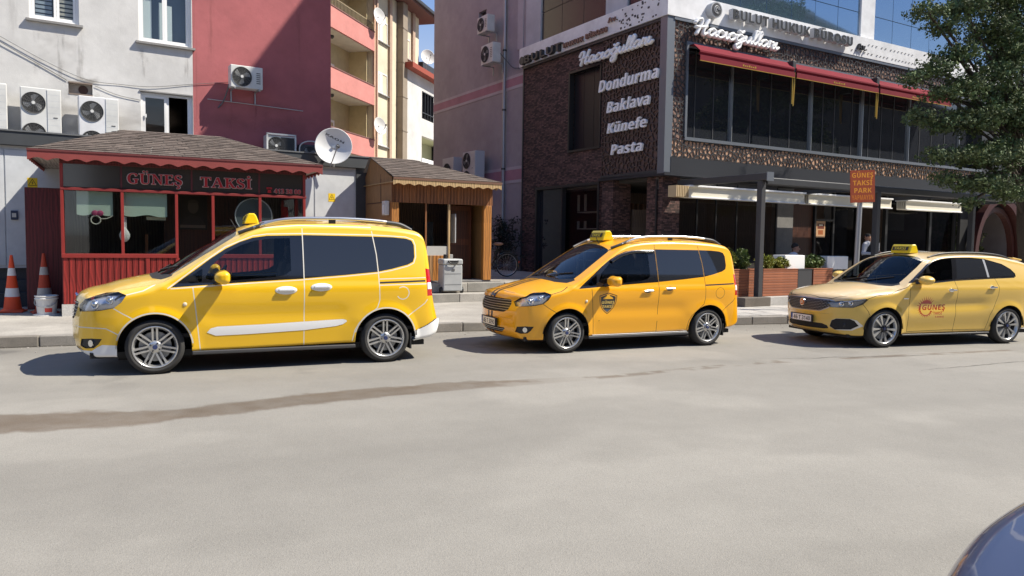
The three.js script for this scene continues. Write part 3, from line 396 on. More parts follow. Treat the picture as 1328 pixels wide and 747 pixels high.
  const ptx = canvasTex(128, 160, (c, w, h) => { c.fillStyle = '#1c1a18'; c.fillRect(0, 0, w, h); c.fillStyle = '#4c463f'; c.beginPath(); c.ellipse(66, 52, 24, 32, 0, 0, 7); c.fill(); c.fillStyle = '#2a2623'; c.beginPath(); c.moveTo(10, 150); c.quadraticCurveTo(20, 95, 64, 92); c.quadraticCurveTo(112, 95, 120, 150); c.fill(); c.fillStyle = '#6a6055'; c.fillRect(8, 138, 112, 14); c.fillStyle = '#3a352f'; c.beginPath(); c.ellipse(66, 34, 24, 16, 0, 3.14, 6.28); c.fill(); });
  { const g = new THREE.PlaneGeometry(0.54, 0.68); g.translate(2.03, 2.05, -1.395); part(t, 'portrait', g, new THREE.MeshStandardMaterial({ map: ptx, roughness: 0.4 })); part(t, 'portrait_frame', [B(1.74, 1.76, 1.69, 2.41, -1.42, -1.385), B(2.30, 2.32, 1.69, 2.41, -1.42, -1.385), B(1.76, 2.30, 1.69, 1.71, -1.42, -1.385), B(1.76, 2.30, 2.39, 2.41, -1.42, -1.385)], mt.woodDark); part(t, 'partition', B(1.5, 2.9, 0.42, 2.84, -1.5, -1.42), mt.woodDark); }
  part(t, 'red_chair_back', B(3.66, 3.78, 1.9, 2.2, -0.7, -0.66, 0.02), mt.letterRed);
  // things in the window
  const a = R(27), k = (x, y, z) => [-7.65 + x * Math.cos(a) + z * Math.sin(a), y, -13.17 - x * Math.sin(a) + z * Math.cos(a)];
  const bag = thing('plastic_bag', 'white plastic carrier bag hanging behind the window of the red kiosk', 'bag', k(0.80, 1.45, -0.12), 27);
  const bg = new THREE.SphereGeometry(0.09, 12, 10); { const p = bg.attributes.position; for (let i = 0; i < p.count; i++) { const y = p.getY(i); const s = y > 0 ? 1 - y * 5.5 : 1; p.setXYZ(i, p.getX(i) * s, y * 1.5 + 0.14, p.getZ(i) * 0.5 * s); } bg.computeVertexNormals(); }
  part(bag, 'bag_body', bg, M(0.72, 0.72, 0.72, { rough: 0.5 })); part(bag, 'handle', B(-0.025, 0.035, 0.22, 0.46, -0.012, 0.0, 0.005), M(0.75, 0.75, 0.75, { rough: 0.5 }));
  const bow = thing('hair_band', 'pink bow on a pale ring hanging in the left kiosk window', 'ornament', k(0.35, 1.84, -0.062), 27);
  part(bow, 'ring', (() => { const g = new THREE.TorusGeometry(0.075, 0.012, 6, 24); return g; })(), M(0.55, 0.52, 0.45, { rough: 0.6 })); part(bow, 'strap', tube([[0.07, 0.02, 0], [0.18, 0.03, 0], [0.27, 0.08, 0]], 0.01, 5), M(0.55, 0.52, 0.45, { rough: 0.6 }));
  part(bow, 'bow', [-1, 1].map((s) => { const g = new THREE.SphereGeometry(0.05, 10, 8); g.scale(1.1, 1.0, 0.5); g.translate(s * 0.04 + 0.03, 0.12, 0); return g; }), M(0.42, 0.06, 0.16, { rough: 0.7 }));
  const mir = thing('round_mirror', 'round pale rimmed disc mirror behind the right panes of the red kiosk', 'mirror', k(3.03, 1.98, -0.14), 27);
  part(mir, 'rim', new THREE.TorusGeometry(0.34, 0.012, 6, 40), M(0.6, 0.62, 0.64, { rough: 0.4 })); part(mir, 'disc', (() => { const g = new THREE.CylinderGeometry(0.335, 0.335, 0.02, 40); g.rotateX(Math.PI / 2); g.translate(0, 0, -0.01); return g; })(), M(0.20, 0.23, 0.25, { rough: 0.15, metal: 0.3 }));
}

// ---------- satellite dishes ----------
function dishAt(label, pos, dir, dia, o = {}) {
  const t = thing('satellite_dish', label, 'satellite dish', pos, 0);
  const N = V3(dir).normalize(), q = new THREE.Quaternion().setFromUnitVectors(new THREE.Vector3(0, 0, 1), N), r = dia / 2, pts = [];
  for (let i = 0; i <= 14; i++) { const x = r * i / 14; pts.push(new THREE.Vector2(x, 0.30 * x * x / r)); } pts.push(new THREE.Vector2(r + 0.012, 0.30 * r), new THREE.Vector2(r + 0.008, 0.30 * r - 0.02)); for (let i = 13; i >= 1; i--) { const x = r * i / 14; pts.push(new THREE.Vector2(x, 0.30 * x * x / r - 0.012)); }
  const g = new THREE.LatheGeometry(pts, 44); g.rotateX(Math.PI / 2); g.translate(0, 0, -0.1 * r); g.applyQuaternion(q); part(t, 'reflector', g, mt.dish);
  const f = new THREE.Vector3(0.02, -r * 0.10, r * 1.15).applyQuaternion(q), b = new THREE.Vector3(0, -r, 0.1).applyQuaternion(q);
  if (o.feed) { f.set(o.feed[0], o.feed[1], o.feed[2]); b.set(o.feed[3], o.feed[4], o.feed[5]); }
  part(t, 'feed_arm', rod(b.toArray(), f.toArray(), 0.014 * dia / 0.8, 6), mt.galv); part(t, 'feed', rod(f.toArray(), f.clone().addScaledVector(N, -0.09).toArray(), 0.035, 10, 0.05), mt.acGrill);
  if (o.text) { const tg = text(o.text, fSans, -r * 0.55, r * 0.55, 0.0, 0.05, 0, 0.004); const p = tg.attributes.position; tg.applyMatrix4(new THREE.Matrix4().makeRotationZ(-0.42)); tg.translate(0.02, r * 0.42, 0); for (let i = 0; i < p.count; i++) { const x = p.getX(i), y = p.getY(i); p.setZ(i, p.getZ(i) + 0.30 * (x * x + y * y) / r - 0.1 * r + 0.004); } tg.applyQuaternion(q); part(t, 'lettering', tg, M(0.1, 0.1, 0.1), { label: 'faded dark letters ' + o.text }); }
  const bk = N.clone().multiplyScalar(-0.12 * dia); part(t, 'mount', [rod(bk.toArray(), [bk.x * 1.6 + (o.mx || 0), -r - (o.drop || 0.3), bk.z * 1.6 + (o.mz || 0)], 0.022, 8), rod([0, 0, 0], bk.clone().multiplyScalar(1.5).toArray(), 0.04, 8)], mt.galv);
  return t;
}
dishAt('large white satellite dish with faded dark lettering beside the red kiosk roof', [-4.28, 3.74, -18.1], [0.22, 0.12, 0.95], 0.84, { text: 'KAON', feed: [0.2, -0.02, 0.42, -0.06, -0.47, 0.08], drop: 0.05 });
// ---------- raised yard, steps ----------
struct('yard', [B(-0.0, 6.7, 0.0, 0.58, -16, 0)].map((g) => { g.rotateY(R(30)); g.translate(-0.56 - 2.9 * Math.cos(R(30)), 0, -18.64 + 2.9 * Math.sin(R(30))); return g; }), mt.pavement);
{
  const st = new THREE.Group(); st.name = 'steps'; st.userData.kind = 'structure'; st.position.set(-0.56, 0, -18.64); st.rotation.y = R(30); scene.add(st);
  const rr = rng(8);
  for (let i = 0; i < 5; i++) pmesh(st, 'step_stone', B(-0.42, 0.42, 0, 0.2, -0.12, 0.12, 0.015), i % 2 ? mt.kerb : mt.pavement, [-2.5 + i * 0.852, 0.14 + rr() * 0.006, 0.72]);
  part(st, 'tread', B(-2.9, 1.35, 0.1, 0.335, -0.02, 0.595), mt.pavement);
  for (let i = 0; i < 4; i++) pmesh(st, 'step_stone', B(-0.5, 0.5, 0, 0.22, -0.16, 0.16, 0.018), i % 2 ? mt.pavement : mt.kerb, [-2.3 + i * 1.01, 0.34, 0.19 + rr() * 0.02]);
}
// ---------- wooden kiosk ----------
const W2 = [-0.56, 0, -18.64], w2 = (x, y, z) => { const a = R(30); return [W2[0] + x * Math.cos(a) + z * Math.sin(a), y, W2[2] - x * Math.sin(a) + z * Math.cos(a)]; };
{
  const t = thing('wooden_kiosk', 'small brown wooden kiosk with open door, orange posts and scalloped eave', 'kiosk', W2, 30);
  const F = 0.6, rr = rng(31);
  part(t, 'floor', B(-2.56, 0.03, 0.5, F, -1.9, 0.0), mt.sill);
  part(t, 'side_wall', [B(-2.56, -2.5, F, 3.0, -1.9, -0.0), B(-0.03, 0.03, F, 2.86, -1.9, -0.1)], mt.woodTan, { label: 'tan plywood side wall' });
  { const g = poly3([[-2.565, 2.98, 0], [-2.565, 2.98, -1.9], [-2.565, 3.56, -1.35]]); part(t, 'gable', [g, poly3([[-2.565, 2.98, -1.9], [-2.565, 2.98, 0], [-2.565, 3.56, -1.35]].map((p) => [p[0] + 0.04, p[1], p[2]]))], mt.woodTan); }
  parts(t, 'seam_crack', [B(-2.567, -2.56, 2.42, 2.44, -1.7, -0.3), B(-2.567, -2.56, 2.44, 3.1, -0.72, -0.7)], mt.woodDark);
  part(t, 'rear_wall', B(-2.5, -0.03, F, 2.86, -1.9, -1.85), mt.woodTan); part(t, 'ceiling', B(-2.5, -0.03, 2.82, 2.86, -1.85, -0.03), mt.woodDark);
  const pl = [B(-0.041, 0.041, 2.42, 2.86, -0.03, 0, 0.004), B(-0.041, 0.041, 2.42, 2.86, -0.03, 0.004, 0.004)];
  for (let i = 0; i < 30; i++) { const x = -2.52 + i * 0.0875; pmesh(t, 'plank', pl[i % 2], rr() < 0.55 ? mt.woodBrown : mt.woodBrown2, [x, 0, 0]); }
  const pw = B(-0.045, 0.045, F, 1.2, -0.03, 0, 0.004); for (let i = 0; i < 13; i++) pmesh(t, 'plank', pw, rr() < 0.6 ? mt.woodOrange : mt.woodTan, [-2.34 + i * 0.096, 0, 0]);
  part(t, 'post', B(-0.19, 0.03, F, 2.42, -0.10, 0.02, 0.008), mt.woodOrange); part(t, 'post', B(-2.565, -2.39, F, 2.42, -0.1, 0.02, 0.008), mt.woodOrange); part(t, 'post', B(-1.14, -1.09, F, 2.42, -0.06, 0.015, 0.006), mt.woodPale); part(t, 'post', B(-1.725, -1.69, 1.2, 2.42, -0.05, 0.006), mt.woodBrown);
  part(t, 'lower_panel', B(-2.39, -1.14, 1.2, 1.42, -0.03, -0.01), M(0.55, 0.53, 0.48, { rough: 0.7, map: T.plaster }));
  for (const [a, b] of [[-2.39, -1.725], [-1.69, -1.14]]) part(t, 'window_pane', B(a, b, 1.42, 2.42, -0.03, -0.024), thinGlass(0.72, 0.73, 0.72));
  part(t, 'inner_shelf', [B(-2.4, -1.2, 1.4, 1.43, -0.5, -0.08), B(-2.3, -1.9, 1.43, 1.9, -0.5, -0.3, 0.03), B(-1.6, -1.4, 1.43, 2.0, -0.45, -0.25, 0.03)], M(0.06, 0.055, 0.05, { rough: 0.8 }));
  part(t, 'door', B(-0.86, -0.22, F, 2.42, -0.62, -0.58, 0.006), M(0.17, 0.05, 0.02, { map: T.wood, rough: 0.5 }), { label: 'dark red-brown door leaf standing open' });
  parts(t, 'door_panel', [B(-0.78, -0.3, F + 0.15, F + 0.85, -0.58, -0.572), B(-0.78, -0.3, F + 1.0, F + 1.7, -0.58, -0.572)], mt.woodDark);
  part(t, 'pale_cabinet', B(-1.06, -0.88, F, 1.22, -0.5, -0.25, 0.01), M(0.33, 0.33, 0.32, { rough: 0.6 }));
  part(t, 'door_edge', B(-0.93, -0.90, 1.5, 2.2, -0.3, -0.05, 0.01), M(0.45, 0.45, 0.45, { rough: 0.4 }));
  // roof
  const e = { l: -2.62, r: 0.17, y: 2.975, f: 0.27, b: -2.1, ry: 3.56, rz: -1.35, rr: -1.5 };
  shingleFace(t, 'roof_shingles', [[e.l, e.y, e.f], [e.r, e.y, e.f], [e.rr, e.ry, e.rz], [e.l, e.ry, e.rz]], 11, 0.24, 14);
  shingleFace(t, 'roof_shingles', [[e.r, e.y, e.f], [e.r, e.y, e.b], [e.rr, e.ry, e.rz], [e.rr, e.ry, e.rz]], 11, 0.24, 15);
  part(t, 'roof_deck', [poly3([[e.l, e.y - 0.005, e.f], [e.r, e.y - 0.005, e.f], [e.rr, e.ry - 0.01, e.rz], [e.l, e.ry - 0.01, e.rz]]), poly3([[e.r, e.y - 0.005, e.f], [e.r, e.y - 0.005, e.b], [e.rr, e.ry - 0.01, e.rz]]), poly3([[e.r, e.y - 0.005, e.b], [e.l, e.y - 0.005, e.b], [e.l, e.ry - 0.01, e.rz], [e.rr, e.ry - 0.01, e.rz]])], mt.sill);
  part(t, 'soffit', B(e.l, e.r, 2.865, 2.88, e.b, e.f - 0.02), mt.woodPale);
  part(t, 'drip_edge', B(e.l, e.r + 0.006, 2.925, 2.975, e.f - 0.01, e.f), M(0.16, 0.08, 0.05, { rough: 0.8 }));
  const fa = shape(scallop(e.r - e.l, 2.93, 2.80, 0.04, 11), 0.02); fa.translate(e.l, 0, e.f - 0.031); part(t, 'fascia', fa, mt.woodPale);
  const fs = shape(scallop(2.3, 2.93, 2.80, 0.04, 9), 0.02); fs.rotateY(Math.PI / 2); fs.translate(e.r - 0.02, 0, e.f - 0.03); part(t, 'fascia', fs, mt.woodPale);
  const d = thing('paper_dispenser', 'white wall dispenser box on the tan side of the wooden kiosk', 'dispenser', w2(-2.63, 2.12, -0.22), -60);
  part(d, 'box', B(-0.11, 0.11, 0, 0.33, -0.06, 0.05, 0.02), M(0.66, 0.64, 0.6, { rough: 0.5 })); part(d, 'paper', B(-0.04, 0.06, 0.03, 0.24, 0.05, 0.07, 0.01), mt.white);
  const b = thing('wheeled_bin', 'grey-white plastic wheeled bin with dark handle in front of the wooden kiosk step', 'bin', w2(-1.27, 0.335, 0.42), 24);
  const bs = M(0.50, 0.51, 0.50, { rough: 0.5, map: T.metal });
  part(b, 'body', B(-0.235, 0.235, 0.05, 0.66, -0.2, 0.2, 0.03), bs); part(b, 'lid', B(-0.245, 0.245, 0.66, 0.8, -0.21, 0.21, 0.04), bs); part(b, 'handle', [tube([[-0.12, 0.76, 0.215], [-0.09, 0.71, 0.24], [0.09, 0.71, 0.24], [0.12, 0.76, 0.215]], 0.018, 6), B(-0.1, 0.1, 0.72, 0.76, 0.205, 0.218)], mt.black); part(b, 'latch', B(-0.03, 0.04, 0.52, 0.57, 0.2, 0.208), mt.acGrill);
  part(b, 'groove', [B(-0.2, 0.2, 0.45, 0.46, 0.199, 0.203), B(-0.2, 0.2, 0.2, 0.21, 0.199, 0.203)], mt.acGrill);
  for (const s of [-1, 1]) { const g = new THREE.CylinderGeometry(0.075, 0.075, 0.05, 16); g.rotateZ(Math.PI / 2); g.translate(s * 0.25, 0.075, 0.1); part(b, 'wheel', g, mt.black); }
  part(b, 'cup_on_lid', cyl(-0.12, 0.8, 0.9, 0, 0.05, 0.045, 10), mt.black);
}

// ---------- restaurant building (local x along the sunny front, z along the shaded side) ----------
const RB = [3.81, 0, -19.3], RA = 31, HB = 18.46, XB = 22, ZB = -13.88;
const rb = (x, y, z) => { const a = R(RA); return [RB[0] + x * Math.cos(a) + z * Math.sin(a), y, RB[2] - x * Math.sin(a) + z * Math.cos(a)]; };
function voronoi(x0, x1, y0, y1, cell, gap, depth, seed, keepOut) { // pierced web in the plane z = 0
  const r = rng(seed), nx = Math.ceil((x1 - x0) / cell) + 2, ny = Math.ceil((y1 - y0) / cell) + 2, S = [];
  for (let j = 0; j < ny; j++) for (let i = 0; i < nx; i++) S.push([x0 + (i - 0.5 + (r() - 0.5) * 0.95) * cell, y0 + (j - 0.5 + (r() - 0.5) * 0.95) * cell]);
  const clip = (P, a, b, c) => { const o = []; for (let i = 0; i < P.length; i++) { const p = P[i], q = P[(i + 1) % P.length], dp = a * p[0] + b * p[1] - c, dq = a * q[0] + b * q[1] - c; if (dp <= 0) o.push(p); if ((dp < 0 && dq > 0) || (dp > 0 && dq < 0)) { const t = dp / (dp - dq); o.push([p[0] + (q[0] - p[0]) * t, p[1] + (q[1] - p[1]) * t]); } } return o; };
  const pos = []; const tri = (a, b, c, za, zb, zc) => pos.push(a[0], a[1], za, b[0], b[1], zb, c[0], c[1], zc);
  for (let j = 0; j < ny; j++) for (let i = 0; i < nx; i++) {
    const s = S[j * nx + i]; let O = rect(x0, x1, y0, y1), H = rect(x0 + gap * 0.3, x1 - gap * 0.3, y0 + gap * 0.3, y1 - gap * 0.3);
    for (let dj = -2; dj <= 2; dj++) for (let di = -2; di <= 2; di++) { if (!di && !dj) continue; const ii = i + di, jj = j + dj; if (ii < 0 || jj < 0 || ii >= nx || jj >= ny) continue; const q = S[jj * nx + ii], dx = q[0] - s[0], dy = q[1] - s[1], L = Math.hypot(dx, dy), a = dx / L, b = dy / L, c = a * (s[0] + q[0]) / 2 + b * (s[1] + q[1]) / 2; O = clip(O, a, b, c); if (H.length > 2) H = clip(H, a, b, c - gap / 2); }
    if (O.length < 3) continue; const vo = O.map((p) => new THREE.Vector2(...p)); const area = (P) => Math.abs(THREE.ShapeUtils.area(P.map((p) => new THREE.Vector2(...p))));
    if (area(O) < 1e-5) continue; const hole = H.length > 2 && area(H) > 2e-4 && !(keepOut && keepOut(s)) ? H : null;
    const vh = hole ? hole.map((p) => new THREE.Vector2(...p)) : null; if (THREE.ShapeUtils.area(vo) < 0) vo.reverse(); if (vh && THREE.ShapeUtils.area(vh) > 0) vh.reverse();
    const all = vh ? [...vo, ...vh] : vo; for (const f of THREE.ShapeUtils.triangulateShape(vo, vh ? [vh] : [])) { const [a, b, c] = f.map((k) => [all[k].x, all[k].y]); tri(a, b, c, 0, 0, 0); }
    if (hole) for (let k = 0; k < hole.length; k++) { const p = hole[k], q = hole[(k + 1) % hole.length]; tri(p, q, q, 0, 0, -depth); tri(p, q, p, 0, -depth, -depth); }
  }
  const g = new THREE.BufferGeometry(); g.setAttribute('position', new THREE.Float32BufferAttribute(pos, 3)); g.computeVertexNormals(); return boxUV(g);
}
const SCRIPT = { // pen strokes of a cursive hand, x-height 1
  H: [1.5, [[-0.25, 1.45], [0.0, 1.95], [0.45, 2.0], [0.5, 1.5], [0.3, 0.6], [0.15, 0]], [[1.3, 2.05], [1.08, 1.3], [0.9, 0.3], [1.0, 0.0], [1.35, 0.25]], [[-0.05, 0.9], [0.5, 0.95], [1.2, 1.15]]],
  a: [1.15, [[0.88, 0.82], [0.55, 1.0], [0.12, 0.6], [0.14, 0.15], [0.42, 0.02], [0.78, 0.45], [0.93, 0.95], [0.83, 0.3], [0.95, 0.02], [1.25, 0.25]]],
  c: [0.9, [[0.8, 0.8], [0.5, 1.0], [0.12, 0.6], [0.15, 0.15], [0.45, 0.0], [0.98, 0.3]]],
  ı: [0.6, [[0, 0.35], [0.26, 1.0], [0.17, 0.25], [0.32, 0.0], [0.68, 0.3]]],
  o: [1.0, [[0.55, 1.0], [0.12, 0.65], [0.14, 0.15], [0.45, 0.0], [0.8, 0.35], [0.76, 0.85], [0.5, 0.95], [0.72, 0.78], [1.08, 0.85]]],
  ğ: [1.15, [[0.88, 0.82], [0.55, 1.0], [0.12, 0.6], [0.14, 0.15], [0.42, 0.05], [0.8, 0.5], [0.93, 0.95], [0.82, 0.0], [0.68, -0.75], [0.3, -0.95], [0.15, -0.6], [0.6, -0.15], [1.25, 0.3]], [[0.35, 1.5], [0.58, 1.32], [0.9, 1.55]]],
  u: [1.1, [[0, 0.45], [0.22, 1.0], [0.15, 0.35], [0.36, 0.0], [0.7, 0.4], [0.84, 1.0], [0.78, 0.3], [0.92, 0.0], [1.2, 0.25]]],
  l: [0.6, [[0, 0.25], [0.42, 1.2], [0.55, 1.85], [0.38, 2.0], [0.2, 1.3], [0.16, 0.3], [0.32, 0.0], [0.66, 0.3]]],
  r: [0.8, [[0, 0.35], [0.2, 1.05], [0.32, 0.85], [0.62, 0.9], [0.5, 0.3], [0.62, 0.0], [0.92, 0.28]]],
};
function script(str, x0, x1, y, xh, z, rad, slant = 0.25) {
  let w = 0; for (const c of str) w += SCRIPT[c][0]; const k = (x1 - x0) / w, out = []; let x = 0;
  for (const c of str) { for (const s of SCRIPT[c].slice(1)) { const g = tube(s.map(([px, py]) => [x0 + (x + px) * k + py * xh * slant, y + py * xh, 0]), rad, 8, s.length * 5); g.scale(1, 1, 1.6); g.translate(0, 0, z); out.push(g); for (const e of [s[0], s[s.length - 1]]) { const q = new THREE.SphereGeometry(rad, 8, 6); q.scale(1, 1, 1.6); q.translate(x0 + (x + e[0]) * k + e[1] * xh * slant, y + e[1] * xh, z); out.push(norm(q)); } } x += SCRIPT[c][0]; }
  return merge(out);
}
{
  const t = thing('restaurant_building', 'dark brown restaurant building with lattice cladding, white sign band and mirrored upper floors', 'building', RB, RA);
  const side = (g) => { g.rotateY(-Math.PI / 2); return g; };         // from a sheet drawn in x,y facing +z to the side wall: x -> z, outward -> -x
  // ---- shaded side wall: grey render at the back
  const gw = side(shape(rect(-13.88, -6.75, 0, HB), 0.25, [rect(-10.07, -9.52, 9.27, 9.8)])); gw.translate(0.3, 0, 0); part(t, 'grey_wall', gw, mt.greyWall, { label: 'grey rendered side wall with pink stripes' });
  part(t, 'lower_grey_wall', B(0.046, 0.052, 0.3, 2.32, -13.88, -6.76), mt.greyWallDark);
  parts(t, 'pink_stripe', [B(0.04, 0.052, 6.76, 7.03, -13.88, -6.76), B(0.04, 0.052, 3.62, 3.97, -13.88, -6.76)], mt.stripePink); parts(t, 'pale_stripe', [B(0.036, 0.051, 7.03, 7.12, -13.88, -6.76), B(0.036, 0.051, 6.66, 6.76, -13.88, -6.76), B(0.036, 0.051, 3.97, 4.07, -13.88, -6.76), B(0.036, 0.051, 3.52, 3.62, -13.88, -6.76)], mt.stripeWhite);
  part(t, 'rear_wall', [B(0.3, XB, 0, HB, -13.88, -13.6), B(XB - 0.3, XB, 0, HB, -13.6, -0.3)], mt.greyWall); part(t, 'roof', B(-0.06, XB + 0.1, HB, HB + 0.26, -14, 1.12), mt.sill);
  const sw = pvcWindow(t, 0, 0.55, 0, 0.53, 0, [1], { glass: mt.winGlass, frame: mt.anth, sill: false }); sw.rotation.y = -Math.PI / 2; sw.position.set(0.2, 9.27, -10.07);
  part(t, 'drain_pipe', [cyl(-0.03, 1.2, HB, -8.05, 0.055, 0.055, 12), rod([-0.03, 1.22, -8.05], [-0.06, 0.62, -8.6], 0.055, 10)], mt.galv); const br = []; for (let k = 1; k < 8; k++) br.push(cyl(-0.03, k * 2, k * 2 + 0.06, -8.05, 0.07, 0.07, 12)); parts(t, 'pipe_clip', br, mt.anth2);
  part(t, 'white_service_strip', B(0.02, 0.05, 7.9, HB, -7.3, -6.95), mt.stripeWhite);
  // ---- shaded side wall: brown brick-pattern cladding with window and door
  const cl = side(shape(rect(-6.74, -2.5, 0.15, 7.22), 0.2, [rect(-4.18, -2.6, 4.22, 6.6), rect(-5.95, -2.62, 0.4, 3.28)])); cl.translate(0.17, 0, 0); part(t, 'brown_cladding', boxUV(cl), mt.cladding, { label: 'dark brown small-brick cladding' });
  part(t, 'edge_trim', [B(-0.06, 0.17, 0.15, 7.23, -6.79, -6.74)], mt.anth);
  const wb = part(t, 'side_window', [B(-0.07, 0.1, 4.22, 4.28, -4.18, -2.6), B(-0.07, 0.1, 6.54, 6.6, -4.18, -2.6), B(-0.07, 0.1, 4.28, 6.54, -4.18, -4.12), B(-0.07, 0.1, 4.28, 6.54, -2.66, -2.6)], mt.black);
  for (let k = 0; k < 3; k++) part(wb, 'pane', B(0.12, 0.13, 4.28, 6.54, -4.12 + k * 0.487, -4.12 + k * 0.487 + 0.475), M(0.012, 0.012, 0.014, { rough: 0.45 }));
  const db = part(t, 'side_door', [B(-0.05, 0.12, 3.2, 3.28, -5.95, -2.62), B(-0.05, 0.12, 0.4, 3.2, -5.95, -5.87), B(-0.05, 0.12, 0.4, 3.2, -2.70, -2.62), B(-0.04, 0.1, 0.4, 3.2, -4.5, -4.44)], mt.black);
  part(db, 'door_leaf', B(0.08, 0.12, 0.4, 3.2, -5.87, -4.5), mt.darkGlass); part(db, 'door_pane', B(0.1, 0.108, 0.4, 3.2, -4.44, -2.7), PM(0.75, 0.76, 0.76, { rough: 0.03, transmission: 1, thickness: 0, ior: 1.22 }));
  // shelves seen through the door
  const sh = []; for (const y of [2.45, 1.95, 1.45, 1.0]) sh.push(B(0.5, 0.9, y, y + 0.03, -4.4, -3.1)); for (const z of [-4.4, -4.05, -3.4, -3.1]) for (const [a, b] of [[2.5, 3.0], [1.98, 2.2], [0.5, 1.4]]) sh.push(B(0.5, 0.56, a, b, z, z + 0.05)); parts(t, 'display_shelf', sh, M(0.55, 0.46, 0.36, { rough: 0.6 }));
  part(t, 'room_wall', [B(1.0, 1.06, 0.35, 3.3, -6.3, -2.6), B(0.12, 1.0, 0.35, 3.3, -6.3, -6.24)], M(0.05, 0.033, 0.026, { map: T.wood, rough: 0.7 })); part(t, 'room_ceiling', B(0.17, 1.0, 3.15, 3.2, -6.24, -2.6), M(0.4, 0.37, 0.33, { rough: 0.8 }));
  const ws = []; for (let k = 0; k < 5; k++) ws.push(B(0.97, 1.0, 0.4, 3.1, -3.05 + k * 0.11, -3.02 + k * 0.11)); parts(t, 'wall_slat', ws, M(0.12, 0.07, 0.045, { rough: 0.6 }));
  // ---- lattice on the side
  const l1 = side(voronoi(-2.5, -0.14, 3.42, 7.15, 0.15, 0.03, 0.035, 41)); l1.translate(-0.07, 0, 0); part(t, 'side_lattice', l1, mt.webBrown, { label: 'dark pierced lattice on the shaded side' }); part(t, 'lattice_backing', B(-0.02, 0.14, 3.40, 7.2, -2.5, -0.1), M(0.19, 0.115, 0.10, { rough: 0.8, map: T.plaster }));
  part(t, 'corner_trim', [B(-0.11, 0.14, 3.33, 7.23, -0.14, 0.11)], mt.steelGrey); parts(t, 'lattice_frame', [B(-0.10, 0.0, 3.33, 3.42, -2.5, -0.14), B(-0.1, 0, 7.15, 7.23, -6.74, -0.14)], mt.anth);
  parts(t, 'side_pillar', [B(-0.03, 0.6, 0.15, 3.33, -2.62, -2.0), B(0.1, 0.7, 0.15, 3.33, -0.75, -0.15)], mt.cladding);
  // ---- white sign band
  part(t, 'sign_band', [B(-0.14, XB, 7.23, 7.82, -6.9, 0.14)], mt.band, { label: 'white sign band' });
  // ---- upper walls with mirrored glazing
  const us = side(shape(rect(-6.75, -0.0, 7.82, HB), 0.25, [rect(-5.87, -2.54, 7.84, 10.6), rect(-1.6, -0.56, 7.84, 10.6), rect(-5.87, -2.54, 11.4, 14.2), rect(-1.6, -0.56, 11.4, 14.2)])); us.translate(0.25, 0, 0); part(t, 'upper_side_wall', us, M(0.62, 0.60, 0.61, { map: T.plaster, rough: 0.8 }));
  const uf = shape(rect(0.25, XB, 7.82, HB), 0.25, [rect(0.55, 7.72, 7.86, 16.6), rect(8.38, 15.4, 7.86, 16.6), rect(16.1, XB - 0.5, 7.86, 16.6)]); uf.translate(0, 0, -0.25); part(t, 'upper_front_wall', uf, mt.band);
  const gls = mt.curtainGlass; let pr = rng(77);
  const paneG = {}; const gp = (w, h) => paneG[w.toFixed(3) + h.toFixed(2)] ||= B(0.008, w - 0.008, 0.008, h - 0.008, -0.012, 0, 0.003);
  for (const [a, b, n] of [[0.55, 7.72, 7], [8.38, 15.4, 7], [16.1, XB - 0.5, 5]]) for (let k = 0; k < n; k++) for (const [y0, y1] of [[7.86, 8.6], [8.6, 10.9], [10.9, 11.7], [11.7, 13.9], [13.9, 16.6]]) { const w = (b - a) / n; pmesh(t, 'glass_panel', gp(w, y1 - y0), gls, [a + w * k, y0, -0.06], [(pr() - 0.5) * 0.006, (pr() - 0.5) * 0.008, 0]); }
  for (const [a, b, n] of [[-5.87, -2.54, 3], [-1.6, -0.56, 1]]) for (let k = 0; k < n; k++) for (const [y0, y1] of [[7.84, 8.75], [8.75, 10.6], [11.4, 14.2]]) { const w = (b - a) / n; pmesh(t, 'glass_panel', gp(w, y1 - y0), M(0.03, 0.028, 0.032, { rough: 0.25 }), [0.06, y0, a + w * k], [0, -Math.PI / 2, 0]); }
  part(t, 'upper_room', [B(0.3, XB - 0.35, 7.82, HB, -0.35, -0.3), B(0.3, 0.35, 7.82, HB, -6.7, -0.35)], mt.dark);
  // ---- sunny front: lattice frame round the long window
  const X1 = 14.6; const FZ = 0.1;
  const lat = [[0.12, 0.58, 3.76, 7.15, 42], [0.58, X1, 6.68, 7.15, 43], [0.58, X1, 3.76, 4.2, 44]];
  for (const [a, b, c, d, s] of lat) { const g = voronoi(a, b, c, d, 0.135, s === 44 ? 0.030 : 0.026, 0.014, s); g.translate(0, 0, FZ); part(t, 'front_lattice', g, mt.web, { label: 'dark pierced lattice on the sunny front' }); }
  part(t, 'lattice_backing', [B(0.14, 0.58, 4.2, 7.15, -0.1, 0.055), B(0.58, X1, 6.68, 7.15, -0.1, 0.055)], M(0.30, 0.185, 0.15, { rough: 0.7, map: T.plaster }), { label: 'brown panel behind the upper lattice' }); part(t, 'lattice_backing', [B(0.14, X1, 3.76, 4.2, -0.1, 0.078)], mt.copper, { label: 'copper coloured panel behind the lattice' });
  parts(t, 'front_frame', [B(0.11, X1, 7.15, 7.23, -0.05, 0.13), B(0.55, 0.62, 4.24, 6.6, -0.1, 0.13), B(0.55, X1, 6.6, 6.68, -0.1, 0.13), B(0.55, X1, 4.2, 4.28, -0.1, 0.14)], mt.steelGrey);
  part(t, 'dark_fascia', [B(0.11, X1 + 4, 3.36, 3.75, -0.3, 0.12), B(-0.1, X1 + 4, 3.28, 3.36, -2.6, 0.13)], M(0.02, 0.022, 0.028, { rough: 0.5 }));
  part(t, 'front_wall_end', B(X1, XB, 3.75, 7.23, -0.3, 0.1), mt.anth);
